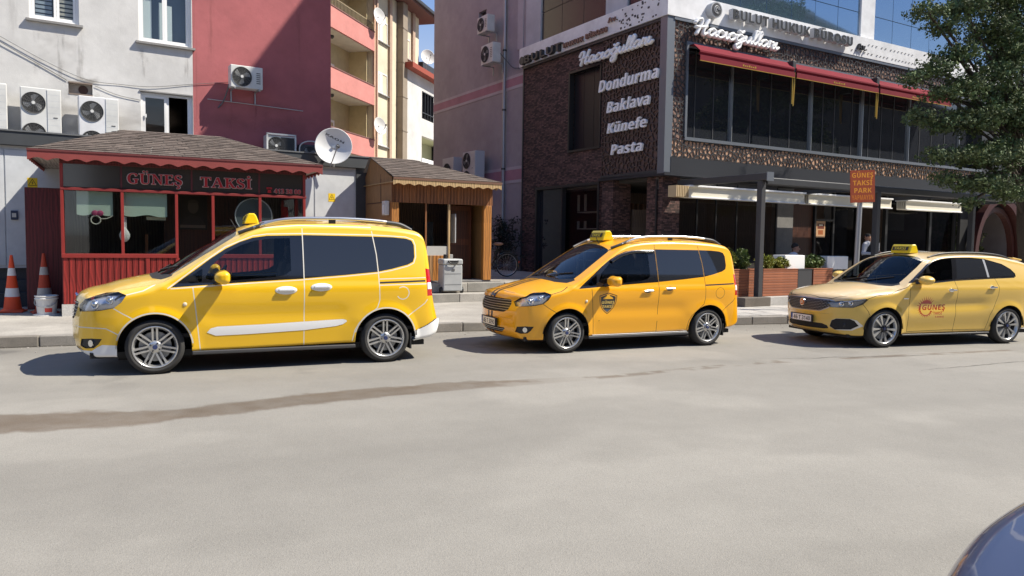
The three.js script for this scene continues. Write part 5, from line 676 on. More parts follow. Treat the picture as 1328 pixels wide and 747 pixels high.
// ---------- apartment block in the back ----------
{
  const t = thing('apartment_block', 'tall cream apartment block with pink balconies in the gap behind the kiosks', 'building', [-9, 0, -38], 75.5), E = 11.36, H = 15.55;
  part(t, 'wall', [B(4.52, E, 0, H, -0.3, 0), B(E - 0.3, E, 0, H, -10, -0.3), B(-12, -0.6, 0, H, -0.3, 0)], mt.creamWall); part(t, 'rear_wall', [B(-12, E - 0.3, 0, H, -10, -9.7), B(-12, -11.7, 0, H, -9.7, -0.3)], mt.creamWall);
  part(t, 'recess_wall', [B(-0.6, 4.52, 0, H, -1.5, -1.35), B(-0.75, -0.6, 0, H, -1.35, -0.3), B(4.4, 4.52, 0, H, -1.35, -0.3)], mt.creamIn, { label: 'yellow walls inside the balconies' });
  for (let k = 0; k < 5; k++) { const y = 3.05 + k * 2.94; if (k > 4) break; part(t, 'balcony_front', B(-0.6, 4.52, y, y + 1.02, 0, 0.12), mt.pinkWall); part(t, 'balcony_coping', B(-0.6, 4.54, y + 1.02, y + 1.07, -0.02, 0.15), M(0.2, 0.10, 0.09, { rough: 0.8 })); part(t, 'balcony_slab', B(-0.6, 4.4, y - 0.02, y + 0.12, -1.35, 0), M(0.75, 0.70, 0.62, { rough: 0.9, map: T.plaster }));
    for (const [a, b] of [[1.75, 2.65], [-0.1, 0.4]]) pvcWindow(t, a, b, y + 0.8, y + 1.85, -1.33, [1], { glass: mt.winGlass, sill: false }); const lp_ = new THREE.SphereGeometry(0.11, 10, 6); lp_.translate(1.0, y + 2.86, -0.6); part(t, 'ceiling_lamp', lp_, mt.acGrill); }
  { const bars = [B(-0.6, 4.5, 13.35, 13.4, 0.02, 0.06)]; for (let k = 0; k < 34; k++) bars.push(B(-0.5 + k * 0.15, -0.46 + k * 0.15, 12.84, 13.35, 0.03, 0.06)); part(t, 'balcony_railing', bars, M(0.25, 0.2, 0.12, { rough: 0.7 })); }
  parts(t, 'pilaster', [B(6.57, 6.9, 0, H, 0, 0.14), B(10.07, 10.45, 0, H, 0, 0.14)], mt.tanWall); part(t, 'corner_pilaster', B(4.54, 5.02, 0, H, 0, 0.1), M(0.66, 0.44, 0.31, { map: T.plaster, rough: 0.9 }));
  part(t, 'gas_pipe', cyl(4.78, 0, H, 0.17, 0.05, 0.05, 8), M(0.75, 0.55, 0.42, { rough: 0.6 }));
  part(t, 'duct', B(7.85, 8.55, 0, H, 0, 0.42, 0.04), M(0.34, 0.28, 0.21, { map: T.plaster, rough: 0.8 })); parts(t, 'duct_joint', [4, 6, 8, 10, 12, 14].map((y) => B(7.83, 8.57, y, y + 0.05, -0.0, 0.44)), M(0.22, 0.18, 0.14, { rough: 0.8 }));
  for (const y of [3.9, 6.85, 9.76, 12.66]) { const w = pvcWindow(t, 5.2, 6.46, y, y + 1.2, 0.03, [1, 1], { glass: mt.winGlass, sillOut: 0.1 }); part(w, 'curtain', B(5.36, 5.72, y + 0.14, y + 1.06, 0.021, 0.026), M(0.7, 0.7, 0.66, { rough: 0.9 })); }
  for (const y of [3.8, 6.75, 9.68, 12.6]) pvcWindow(t, 8.75, 9.85, y, y + 1.2, 0.03, [1, 1], { glass: mt.winGlass, sillOut: 0.1 });
  part(t, 'roof', [B(-12.5, E + 1.3, H, H + 0.25, -10.5, 1.0)], M(0.13, 0.055, 0.045, { rough: 0.8 })); part(t, 'gutter', B(-12.5, E + 1.35, H + 0.12, H + 0.32, 1.0, 1.14, 0.03), mt.anth); part(t, 'roof_slope', poly3([[-12.5, H + 0.26, 1.0], [E + 1.3, H + 0.26, 1.0], [E - 3, H + 2.6, -4.7], [-12.5, H + 2.6, -4.7]]), M(0.22, 0.07, 0.05, { rough: 0.8 })); part(t, 'roof_slope', poly3([[E + 1.3, H + 0.26, 1.0], [E + 1.3, H + 0.26, -10.4], [E - 3, H + 2.6, -4.7]]), M(0.22, 0.07, 0.05, { rough: 0.8 }));
  const ap = (x, y, z) => { const a = R(75.5); return [-9 + x * Math.cos(a) + z * Math.sin(a), y, -38 - x * Math.sin(a) + z * Math.cos(a)]; };
  dishAt('upper small white dish on the top pink balcony of the apartment block', ap(4.2, 13.6, 0.5), [0.95, 0.2, 0.55], 0.95, { drop: 0.2 });
  dishAt('lower small white dish beside the middle balcony of the apartment block', ap(4.3, 7.75, 0.5), [0.95, 0.2, 0.6], 0.95, { drop: 0.2 });
  const f = thing('white_house', 'narrow strip of white house with red roof edge beyond the apartment block', 'building', [-5.5, 0, -50], 75.5);
  const wl = shape(rect(-4, 8, 0, 11.8), 0.3, [rect(-1.5, 0.58, 9.25, 10.95), rect(-1.5, 4, 6.45, 8.15)]); wl.translate(0, 0, -0.3); part(f, 'wall', wl, mt.whiteWall); part(f, 'rear_wall', [B(-4, 8, 0, 11.8, -8, -7.7), B(-4, -3.7, 0, 11.8, -7.7, -0.3), B(7.7, 8, 0, 11.8, -7.7, -0.3)], mt.whiteWall);
  part(f, 'window', [B(-1.5, 0.58, 9.25, 10.95, -0.22, -0.2)], mt.darkGlass); parts(f, 'window_bar', [0, 1, 2, 3, 4].map((k) => B(-1.5 + k * 0.5, -1.45 + k * 0.5, 9.25, 10.95, -0.18, 0.02)).concat([B(-1.5, 0.58, 9.6, 9.65, -0.18, 0.03), B(-1.5, 0.58, 10.9, 10.95, -0.18, 0.03)]), mt.anth); part(f, 'balcony_recess', [B(-1.5, 4, 6.45, 8.15, -1.5, -1.4), B(-1.5, 4, 8.15, 8.2, -1.4, -0.3), B(-1.5, 4, 6.4, 6.45, -1.4, -0.3)], M(0.5, 0.5, 0.36, { rough: 0.9 })); part(f, 'balcony_rail', B(-1.5, 4, 6.45, 6.75, -0.05, 0.05), mt.pvc);
  part(f, 'roof', B(-4.4, 8.4, 11.8, 12.1, -8.4, 0.55), M(0.30, 0.06, 0.035, { rough: 0.8 })); part(f, 'roof_shed', B(-0.6, 2.5, 12.1, 13.0, -1.5, -0.3), mt.anth);
  dishAt('white dish standing on the roof edge of the far white house', [-5.62, 13.2, -49.2], [0.5, 0.2, 0.85], 0.95, { drop: 0.4 });
}
// ---------- small street things ----------
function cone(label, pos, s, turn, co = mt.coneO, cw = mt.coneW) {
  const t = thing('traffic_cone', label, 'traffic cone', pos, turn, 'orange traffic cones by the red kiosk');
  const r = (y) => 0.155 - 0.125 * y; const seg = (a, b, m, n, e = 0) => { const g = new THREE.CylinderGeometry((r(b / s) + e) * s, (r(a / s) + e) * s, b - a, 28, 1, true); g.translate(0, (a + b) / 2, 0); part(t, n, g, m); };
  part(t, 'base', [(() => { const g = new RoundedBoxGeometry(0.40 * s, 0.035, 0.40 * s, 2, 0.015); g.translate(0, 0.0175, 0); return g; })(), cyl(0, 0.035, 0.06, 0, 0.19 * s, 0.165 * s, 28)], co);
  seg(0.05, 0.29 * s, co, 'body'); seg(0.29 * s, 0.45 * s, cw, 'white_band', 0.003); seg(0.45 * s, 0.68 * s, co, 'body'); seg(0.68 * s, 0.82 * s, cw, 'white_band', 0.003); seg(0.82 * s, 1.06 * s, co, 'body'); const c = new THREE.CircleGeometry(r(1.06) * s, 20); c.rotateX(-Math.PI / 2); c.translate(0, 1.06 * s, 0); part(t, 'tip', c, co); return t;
}
cone('orange traffic cone with two white bands standing in the sun at the left edge', [-9.1, 0.15, -13.72], 0.98, 20);
cone('orange traffic cone in shade behind the white bucket', [-8.45, 0.15, -13.62], 1.02, 40, M(0.42, 0.055, 0.022, { rough: 0.75 }), M(0.40, 0.38, 0.35, { rough: 0.8 }));  // shade painted in: darker copies of the cone orange and white
{ const t = thing('bucket', 'white plastic bucket with red label beside the red kiosk', 'bucket', [-8.2, 0.15, -13.27], 15);
  const pts = [[0.001, 0.012], [0.13, 0.0], [0.145, 0.02], [0.172, 0.33], [0.185, 0.335], [0.185, 0.35], [0.168, 0.352], [0.165, 0.33], [0.135, 0.03]].map((p) => new THREE.Vector2(...p)); part(t, 'shell', new THREE.LatheGeometry(pts, 28), M(0.62, 0.62, 0.61, { rough: 0.5 }));
  part(t, 'rim_band', (() => { const g = new THREE.TorusGeometry(0.178, 0.008, 6, 32); g.rotateX(Math.PI / 2); g.translate(0, 0.30, 0); return g; })(), mt.white); part(t, 'handle', tube([[-0.18, 0.31, 0], [-0.15, 0.2, 0.11], [0, 0.16, 0.185], [0.15, 0.2, 0.11], [0.18, 0.31, 0]], 0.006, 5), mt.galv);
  const lb = new THREE.CylinderGeometry(0.158, 0.152, 0.07, 12, 1, true, 0.1, 0.75); lb.translate(0, 0.1, 0); part(t, 'label', lb, M(0.65, 0.06, 0.04, { rough: 0.5 })); part(t, 'lid_below', cyl(0, 0, 0.02, 0, 0.21, 0.21, 28), M(0.55, 0.55, 0.54, { rough: 0.6 })); }
{ // sign post
  const t = thing('sign_post', 'orange sign on a grey steel post reading GÜNEŞ TAKSİ PARK', 'sign', [7.40, 0.15, -16.2], 17);
  part(t, 'post', rod([-0.05, 0, 0], [0.0, 2.98, 0], 0.052, 12), mt.galv);
  const tx = canvasTex(256, 300, (c, w, h) => { c.fillStyle = '#9a411f'; c.fillRect(0, 0, w, h); c.textAlign = 'center'; c.textBaseline = 'middle'; c.font = 'bold 58px sans-serif'; const L = [['GÜNEŞ', 46, '#dc9426'], ['TAKSİ', 118, '#dc9426'], ['PARK', 188, '#dc9426'], ['YAPMAYIN', 254, '#c8741a']]; for (const [s, y, col] of L) { c.save(); c.translate(w / 2, y); const m = c.measureText(s).width; c.scale(Math.min(1.3, 228 / m), 1.08); c.fillStyle = col; c.fillText(s, 0, 0); c.restore(); } });
  const pl = part(t, 'sign_plate', B(-0.30, 0.285, 2.34, 3.02, 0.058, 0.066), M(0.36, 0.075, 0.025, { rough: 0.6 })); pl.geometry.translate(0, -2.68, 0); pl.position.y = 2.68; pl.rotation.z = R(3.2); pl.rotation.y = R(-6);
  const g = new THREE.PlaneGeometry(0.58, 0.675); g.translate(-0.0075, 0, 0.0675); part(pl, 'sign_print', g, new THREE.MeshStandardMaterial({ map: tx, roughness: 0.6 }));
  parts(t, 'clamp', [B(-0.07, 0.05, 2.5, 2.54, -0.06, 0.058), B(-0.06, 0.06, 2.86, 2.9, -0.06, 0.058)], mt.galv);
}
{ // bicycle beside the wooden kiosk
  const t = thing('bicycle', 'dark bicycle with tan saddle parked beside the wooden kiosk', 'bicycle', [-0.62, 0.58, -20.6], 20);
  const wheel = (x) => { const g = new THREE.TorusGeometry(0.31, 0.019, 8, 36); g.translate(x, 0.33, 0); const w = part(t, 'wheel', g, mt.rubber); const sp = []; for (let k = 0; k < 18; k++) { const a = k * Math.PI / 9; sp.push(rod([x, 0.33, k % 2 ? 0.02 : -0.02], [x + Math.cos(a) * 0.295, 0.33 + Math.sin(a) * 0.295, 0], 0.0022, 4)); } const rim = new THREE.TorusGeometry(0.293, 0.008, 6, 36); rim.translate(x, 0.33, 0); part(w, 'spokes', sp, mt.silver); part(w, 'rim', rim, mt.silver); };
  wheel(0.5); wheel(-0.55); const f = mt.blackGloss;
  part(t, 'frame', [rod([0.5, 0.33, 0], [0.08, 0.3, 0], 0.012), rod([0.08, 0.3, 0], [0.22, 0.82, 0], 0.016), rod([0.5, 0.33, 0], [0.2, 0.75, 0], 0.010), rod([0.08, 0.3, 0], [-0.35, 0.78, 0], 0.018), rod([0.2, 0.76, 0], [-0.37, 0.84, 0], 0.016), rod([-0.34, 0.72, 0], [-0.55, 0.33, 0], 0.014), rod([-0.34, 0.72, 0], [-0.40, 0.98, 0], 0.016)], f);
  part(t, 'handlebar', tube([[-0.30, 1.05, 0.28], [-0.42, 1.03, 0.2], [-0.42, 1.0, 0], [-0.42, 1.03, -0.2], [-0.30, 1.05, -0.28]], 0.012, 6), mt.chrome); const sd = new THREE.SphereGeometry(0.12, 14, 10); sd.scale(1.15, 0.42, 0.75); sd.translate(0.25, 0.9, 0); part(t, 'saddle', sd, M(0.45, 0.25, 0.15, { rough: 0.7 }));
  const mg = new THREE.TorusGeometry(0.345, 0.022, 5, 30, 2.6); mg.translate(0, 0, 0); mg.rotateZ(-0.35); mg.translate(0.5, 0.33, 0); part(t, 'mudguard', mg, f); part(t, 'tail_light', B(0.83, 0.87, 0.38, 0.44, -0.025, 0.025, 0.008), mt.lampRed); part(t, 'rack', [B(0.28, 0.78, 0.70, 0.715, -0.06, 0.06), rod([0.74, 0.7, 0.05], [0.5, 0.34, 0.04], 0.006), rod([0.74, 0.7, -0.05], [0.5, 0.34, -0.04], 0.006)], mt.black); part(t, 'crank', [(() => { const g = new THREE.TorusGeometry(0.09, 0.01, 6, 24); g.translate(0.08, 0.3, 0.05); return g; })(), rod([0.08, 0.3, 0.06], [0.16, 0.16, 0.06], 0.01), rod([0.08, 0.3, -0.06], [0.0, 0.44, -0.06], 0.01), B(0.12, 0.2, 0.15, 0.17, 0.06, 0.13), B(-0.04, 0.04, 0.43, 0.45, -0.13, -0.06)], mt.anth2);
}
// ---------- people on the terrace ----------
function bodyMesh(bones, cell, k = 0.035) { // bones: [a, b, ra, rb]
  const lo = [1e9, 1e9, 1e9], hi = [-1e9, -1e9, -1e9]; for (const [a, b, r0, r1] of bones) for (let i = 0; i < 3; i++) { const r = Math.max(r0, r1) + 0.05; lo[i] = Math.min(lo[i], a[i] - r, b[i] - r); hi[i] = Math.max(hi[i], a[i] + r, b[i] + r); }
  const size = Math.max(hi[0] - lo[0], hi[1] - lo[1], hi[2] - lo[2]), n = Math.ceil(size / cell) + 4, mc = new MarchingCubes(n, new THREE.MeshBasicMaterial(), false, false, 400000); mc.isolation = 0;
  const mid = [0, 1, 2].map((i) => (lo[i] + hi[i]) / 2), half = size / 2 + cell * 2;
  for (let z = 0; z < n; z++) for (let y = 0; y < n; y++) for (let x = 0; x < n; x++) { const p = [x, y, z].map((v, i) => mid[i] + (v - n / 2) / (n / 2) * half); let d = 1e9;
    for (const [a, b, r0, r1] of bones) { const ab = [b[0] - a[0], b[1] - a[1], b[2] - a[2]], ap = [p[0] - a[0], p[1] - a[1], p[2] - a[2]], L = ab[0] ** 2 + ab[1] ** 2 + ab[2] ** 2; const t = L ? Math.max(0, Math.min(1, (ab[0] * ap[0] + ab[1] * ap[1] + ab[2] * ap[2]) / L)) : 0; const q = Math.hypot(ap[0] - ab[0] * t, ap[1] - ab[1] * t, ap[2] - ab[2] * t) - (r0 + (r1 - r0) * t); const h = Math.max(k - Math.abs(d - q), 0) / k; d = Math.min(d, q) - h * h * k * 0.25; }
    mc.field[x + y * n + z * n * n] = -d; }
  mc.update(); const c = mc.count, g = new THREE.BufferGeometry(); g.setAttribute('position', new THREE.BufferAttribute(mc.positionArray.slice(0, c * 3), 3)); g.setAttribute('normal', new THREE.BufferAttribute(mc.normalArray.slice(0, c * 3), 3)); g.scale(half, half, half); g.translate(...mid); return g;
}
function hand(palm, dir, up, s) { // bones of a relaxed hand: palm, four fingers, thumb
  const D = V3(dir).normalize(), U = V3(up).normalize(), Sd = new THREE.Vector3().crossVectors(D, U).multiplyScalar(s), P = V3(palm), o = [[P.toArray(), P.clone().addScaledVector(D, 0.07).toArray(), 0.026, 0.03]];
  [0.068, 0.078, 0.074, 0.058].forEach((L, i) => { const b = P.clone().addScaledVector(D, 0.08).addScaledVector(Sd, (i - 1.5) * 0.02), m = b.clone().addScaledVector(D, L * 0.55).addScaledVector(U, -0.008), e = m.clone().addScaledVector(D, L * 0.35).addScaledVector(U, -L * 0.35); o.push([b.toArray(), m.toArray(), 0.0095, 0.009], [m.toArray(), e.toArray(), 0.009, 0.008]); });
  const tb = P.clone().addScaledVector(D, 0.02).addScaledVector(Sd, -0.03), te = tb.clone().addScaledVector(D, 0.04).addScaledVector(Sd, -0.025).addScaledVector(U, -0.015); o.push([tb.toArray(), te.toArray(), 0.012, 0.009]); return o;
}
function head(y, x, z, yaw) { // head bones and features around the point of the skull centre
  const f = (a, b, c) => [x + a * Math.cos(yaw) + c * Math.sin(yaw), y + b, z - a * Math.sin(yaw) + c * Math.cos(yaw)];
  return { f, bones: [[f(0, 0.03, -0.012), f(0, 0.045, -0.03), 0.085, 0.088], [f(0, -0.02, 0.02), f(0, -0.075, 0.045), 0.066, 0.042], [f(0, -0.01, 0.088), f(0, -0.032, 0.104), 0.012, 0.016], [f(0.082, -0.01, -0.01), f(0.084, 0.02, -0.015), 0.014, 0.016], [f(-0.082, -0.01, -0.01), f(-0.084, 0.02, -0.015), 0.014, 0.016], [f(0, -0.06, -0.01), f(0, -0.17, -0.03), 0.052, 0.056]] };
}
function faceParts(t, h) { const e = []; for (const s of [-1, 1]) { const g = new THREE.SphereGeometry(0.012, 8, 6); g.translate(...h.f(s * 0.032, 0.008, 0.078)); e.push(g); } part(t, 'eyes', e, M(0.05, 0.03, 0.02, { rough: 0.3 })); const m = new THREE.SphereGeometry(0.02, 10, 6); m.scale(1.1, 0.25, 0.35); m.translate(...h.f(0, -0.055, 0.088)); part(t, 'mouth', m, M(0.36, 0.13, 0.10)); }
{ // standing waiter, facing right and reading
  const t = thing('person', 'standing person in white shirt and dark waistcoat behind the sign post', 'person', rb(7.68, 0.35, 0.55), 40, 'people on the restaurant terrace');
  const h = head(1.45, 0.02, 0, 0.5), J = { hip: 0.82 };
  const handL = [-0.16, 1.0, 0.28], handR = [0.22, 1.02, 0.24];
  part(t, 'body', mergeGeometries([bodyMesh(h.bones, 0.010, 0.03), bodyMesh(hand(handL, [0.5, 0.1, 0.6], [0, 1, 0], 1), 0.006, 0.012), bodyMesh(hand(handR, [-0.4, 0.1, 0.6], [0, 1, 0], -1), 0.006, 0.012)].map(norm)), mt.skin); faceParts(t, h);
  part(t, 'hair', (() => { const g = new THREE.SphereGeometry(0.098, 16, 12, 0, 6.3, 0, 1.75); g.scale(0.95, 1.0, 1.08); g.rotateX(-0.35); g.translate(...h.f(0, 0.045, -0.022)); return g; })(), mt.hair);
  part(t, 'shirt', bodyMesh([[[0, 0.9, 0], [0, 1.2, 0], 0.135, 0.155], [[-0.06, 1.24, 0], [0.06, 1.24, 0], 0.1, 0.1], [[-0.15, 1.25, 0], [-0.24, 1.0, -0.01], 0.062, 0.05], [[-0.24, 1.0, -0.01], [-0.175, 0.99, 0.24], 0.048, 0.036], [[0.15, 1.25, 0], [0.26, 1.0, -0.01], 0.062, 0.05], [[0.26, 1.0, -0.01], [0.225, 1.01, 0.2], 0.048, 0.036], [[0, 1.28, 0], [0, 1.33, 0], 0.06, 0.055]], 0.016), mt.shirt);
  part(t, 'waistcoat', bodyMesh([[[0.01, 0.88, 0.012], [0.01, 1.19, 0.012], 0.143, 0.16], [[-0.05, 1.24, -0.01], [0.06, 1.24, -0.01], 0.095, 0.095]], 0.016), mt.vest);
  part(t, 'trousers', bodyMesh([[[-0.03, 0.86, 0], [0.03, 0.86, 0], 0.135, 0.135], [[-0.085, 0.78, 0], [-0.095, 0.44, 0.02], 0.092, 0.068], [[-0.095, 0.44, 0.02], [-0.1, 0.08, -0.01], 0.066, 0.048], [[0.085, 0.78, 0], [0.095, 0.44, 0.02], 0.092, 0.068], [[0.095, 0.44, 0.02], [0.1, 0.08, -0.01], 0.066, 0.048]], 0.018), mt.trousers);
  part(t, 'shoe', [-1, 1].map((s) => B(s * 0.1 - 0.045, s * 0.1 + 0.045, 0, 0.085, -0.07, 0.19, 0.03)), mt.black);
  const p = thing('paper_sheet', 'white sheet of paper held by the standing waiter', 'paper', rb(7.89, 1.4, 0.80), 60); part(p, 'sheet', B(-0.09, 0.09, 0, 0.26, -0.004, 0.004), mt.white);
}
{ // seated guest leaning on the table
  const P = rb(4.0, 0.35, 0.75), t = thing('person', 'seated person in pale shirt at the terrace table behind the yellow shrubs', 'person', P, 70, 'people on the restaurant terrace');
  const h = head(1.13, 0, 0.12, 0.1); const hl = [-0.1, 0.80, 0.46], hr = [0.12, 0.80, 0.44];
  part(t, 'body', mergeGeometries([bodyMesh(h.bones, 0.010, 0.03), bodyMesh(hand(hl, [0.3, 0, 0.9], [0, 1, 0], 1), 0.006, 0.012), bodyMesh(hand(hr, [-0.3, 0, 0.9], [0, 1, 0], -1), 0.006, 0.012)].map(norm)), mt.skin); faceParts(t, h);
  part(t, 'hair', (() => { const g = new THREE.SphereGeometry(0.1, 16, 12, 0, 6.3, 0, 1.8); g.rotateX(-0.35); g.translate(...h.f(0, 0.045, -0.022)); return g; })(), mt.hair);
  part(t, 'shirt', bodyMesh([[[0, 0.52, 0], [0, 0.86, 0.06], 0.14, 0.16], [[-0.08, 0.92, 0.07], [0.08, 0.92, 0.07], 0.1, 0.1], [[-0.17, 0.92, 0.08], [-0.25, 0.72, 0.2], 0.065, 0.05], [[-0.25, 0.72, 0.2], [-0.13, 0.79, 0.42], 0.048, 0.038], [[0.17, 0.92, 0.08], [0.25, 0.72, 0.2], 0.065, 0.05], [[0.25, 0.72, 0.2], [0.14, 0.79, 0.41], 0.048, 0.038]], 0.016), mt.shirt);
  part(t, 'trousers', bodyMesh([[[-0.05, 0.5, 0.0], [0.05, 0.5, 0], 0.14, 0.14], [[-0.09, 0.5, 0.02], [-0.11, 0.5, 0.42], 0.09, 0.065], [[-0.11, 0.5, 0.42], [-0.11, 0.08, 0.44], 0.062, 0.045], [[0.09, 0.5, 0.02], [0.11, 0.5, 0.42], 0.09, 0.065], [[0.11, 0.5, 0.42], [0.11, 0.08, 0.44], 0.062, 0.045]], 0.018), mt.trousers);
  part(t, 'shoe', [-1, 1].map((s) => B(s * 0.11 - 0.045, s * 0.11 + 0.045, 0, 0.085, 0.38, 0.62, 0.03)), mt.black);
  const c = thing('chair', 'dark chair under the seated guest on the terrace', 'chair', P, 70); part(c, 'seat', B(-0.22, 0.22, 0.33, 0.38, -0.22, 0.22, 0.015), mt.woodDark); part(c, 'backrest', B(-0.2, 0.2, 0.45, 0.82, -0.24, -0.21, 0.01), mt.woodDark); for (const [x, z] of [[-0.2, -0.2], [0.17, -0.2], [-0.2, 0.18], [0.17, 0.18]]) part(c, 'leg', B(x, x + 0.03, 0, z < 0 ? 0.8 : 0.33, z - 0.02, z + 0.01), mt.woodDark);
  const tb = thing('table', 'red-brown terrace table behind the yellow shrubs', 'table', rb(3.5, 0.35, 1.35), 31), tt = M(0.30, 0.09, 0.045, { map: T.wood, rough: 0.4 }); part(tb, 'tabletop', B(-0.45, 0.45, 0.70, 0.735, -0.38, 0.38, 0.012), tt); part(tb, 'leg', cyl(0, 0.03, 0.70, 0, 0.035, 0.035, 10), mt.black); part(tb, 'base', cyl(0, 0, 0.03, 0, 0.25, 0.23, 20), mt.black);
  const nb = thing('napkin_box', 'black and white napkin box on the terrace table', 'napkin box', rb(3.55, 1.087, 1.35), 31); part(nb, 'holder', B(-0.02, 0.13, 0, 0.22, -0.06, 0.06, 0.008), mt.black); part(nb, 'napkins', B(-0.10, -0.022, 0, 0.19, -0.05, 0.05, 0.004), mt.white); part(nb, 'tray', B(-0.28, -0.12, 0, 0.03, -0.05, 0.05, 0.006), mt.white);
}
// ---------- cars: one lofted shell, cut into its real panels ----------
function pchip(y) { const n = y.length, d = [], m = []; for (let i = 0; i < n - 1; i++) d.push(y[i + 1] - y[i]); m.push(d[0]); for (let i = 1; i < n - 1; i++) m.push(d[i - 1] * d[i] <= 0 ? 0 : 2 * d[i - 1] * d[i] / (d[i - 1] + d[i])); m.push(d[n - 2]);
  return (t) => { const i = Math.max(0, Math.min(n - 2, Math.floor(t))), u = t - i, u2 = u * u, u3 = u2 * u; return y[i] * (2 * u3 - 3 * u2 + 1) + m[i] * (u3 - 2 * u2 + u) + y[i + 1] * (3 * u2 - 2 * u3) + m[i + 1] * (u3 - u2); }; }
// rows: [xt, yt, xb, yb, halfWidth, planCurve, crown, shoulderRadius]
function loftHalf(rows, zs, per = 6) {
  const f = rows[0].map((_, k) => pchip(rows.map((r) => r[k]))), NS = (rows.length - 1) * per, N0 = 10, NB = 4, N1 = 34, N2 = 9, N3 = 16, K = N0 + NB + N1 + N2 + N3 + 1, pos = [];
  for (let i = 0; i <= NS; i++) {
    const t = i / per, [xt, yt, xb, yb, w, cx, cr, r0] = f.map((q) => q(t)); const ye = yt - cr, r = Math.min(r0, (ye - yb) * 0.45), H = Math.max(1e-4, yt - yb), line = [];
    const q0 = Math.min(0.035, (ye - r - yb) * 0.4), y0 = yb + q0, zb = zs(y0, w, xb + (xt - xb) * q0 / H); for (let j = 0; j < N0; j++) line.push([yb, (zb - q0) * j / N0]); for (let j = 0; j < NB; j++) { const a = Math.PI / 2 * j / NB; line.push([yb + q0 * (1 - Math.cos(a)), zb - q0 + q0 * Math.sin(a)]); }
    for (let j = 0; j <= N1; j++) { const y = y0 + (ye - r - y0) * (j / N1); line.push([y, zs(y, w, xb + (xt - xb) * (y - yb) / H)]); }
    const z1 = line[N0 + NB + N1][1], rz = Math.min(r * 1.25, z1 * 0.5); for (let j = 1; j <= N2; j++) { const a = Math.PI / 2 * j / N2; line.push([ye - r + r * Math.sin(a), z1 - rz * (1 - Math.cos(a))]); }
    const z2 = z1 - rz; for (let j = 1; j <= N3; j++) { const z = z2 * (1 - j / N3); line.push([ye + cr * (1 - (z / z2) ** 2), z]); }
    for (const [y, z] of line) pos.push(xb + (xt - xb) * Math.max(0, Math.min(1, (y - yb) / H)) + cx * (z / w) ** 2, y, z);
  }
  const idx = []; for (let i = 0; i < NS; i++) for (let j = 0; j < K - 1; j++) { const a = i * K + j, b = a + K; idx.push(a, b, a + 1, a + 1, b, b + 1); }
  const g = new THREE.BufferGeometry(); g.setAttribute('position', new THREE.Float32BufferAttribute(pos, 3)); g.setIndex(idx); g.computeVertexNormals(); const n = g.attributes.normal.array;
  for (let i = 0; i <= NS; i++) for (const e of [0, K - 1]) { const k = (i * K + e) * 3; n[k + 2] = 0; const L = Math.hypot(n[k], n[k + 1]) || 1; n[k] /= L; n[k + 1] /= L; }
  const tris = []; const p = g.attributes.position.array; for (let i = 0; i < idx.length; i += 3) { const T3 = []; for (let k = 0; k < 3; k++) { const v = idx[i + k] * 3; T3.push([p[v], p[v + 1], p[v + 2], n[v], n[v + 1], n[v + 2]]); }
    const [a, b, c] = T3; const ux = b[0] - a[0], uy = b[1] - a[1], uz = b[2] - a[2], vx = c[0] - a[0], vy = c[1] - a[1], vz = c[2] - a[2]; if (Math.hypot(uy * vz - uz * vy, uz * vx - ux * vz, ux * vy - uy * vx) > 1e-9) tris.push(T3); }
  return tris;
}
const PROJ = { side: (p) => [p[0], p[1]], front: (p) => [p[2], p[1]], top: (p) => [p[0], p[2]] };
function inPoly(P, x, y) { let c = false; for (let i = 0, j = P.length - 1; i < P.length; j = i++) { if ((P[i][1] > y) !== (P[j][1] > y) && x < (P[j][0] - P[i][0]) * (y - P[i][1]) / (P[j][1] - P[i][1]) + P[i][0]) c = !c; } return c; }
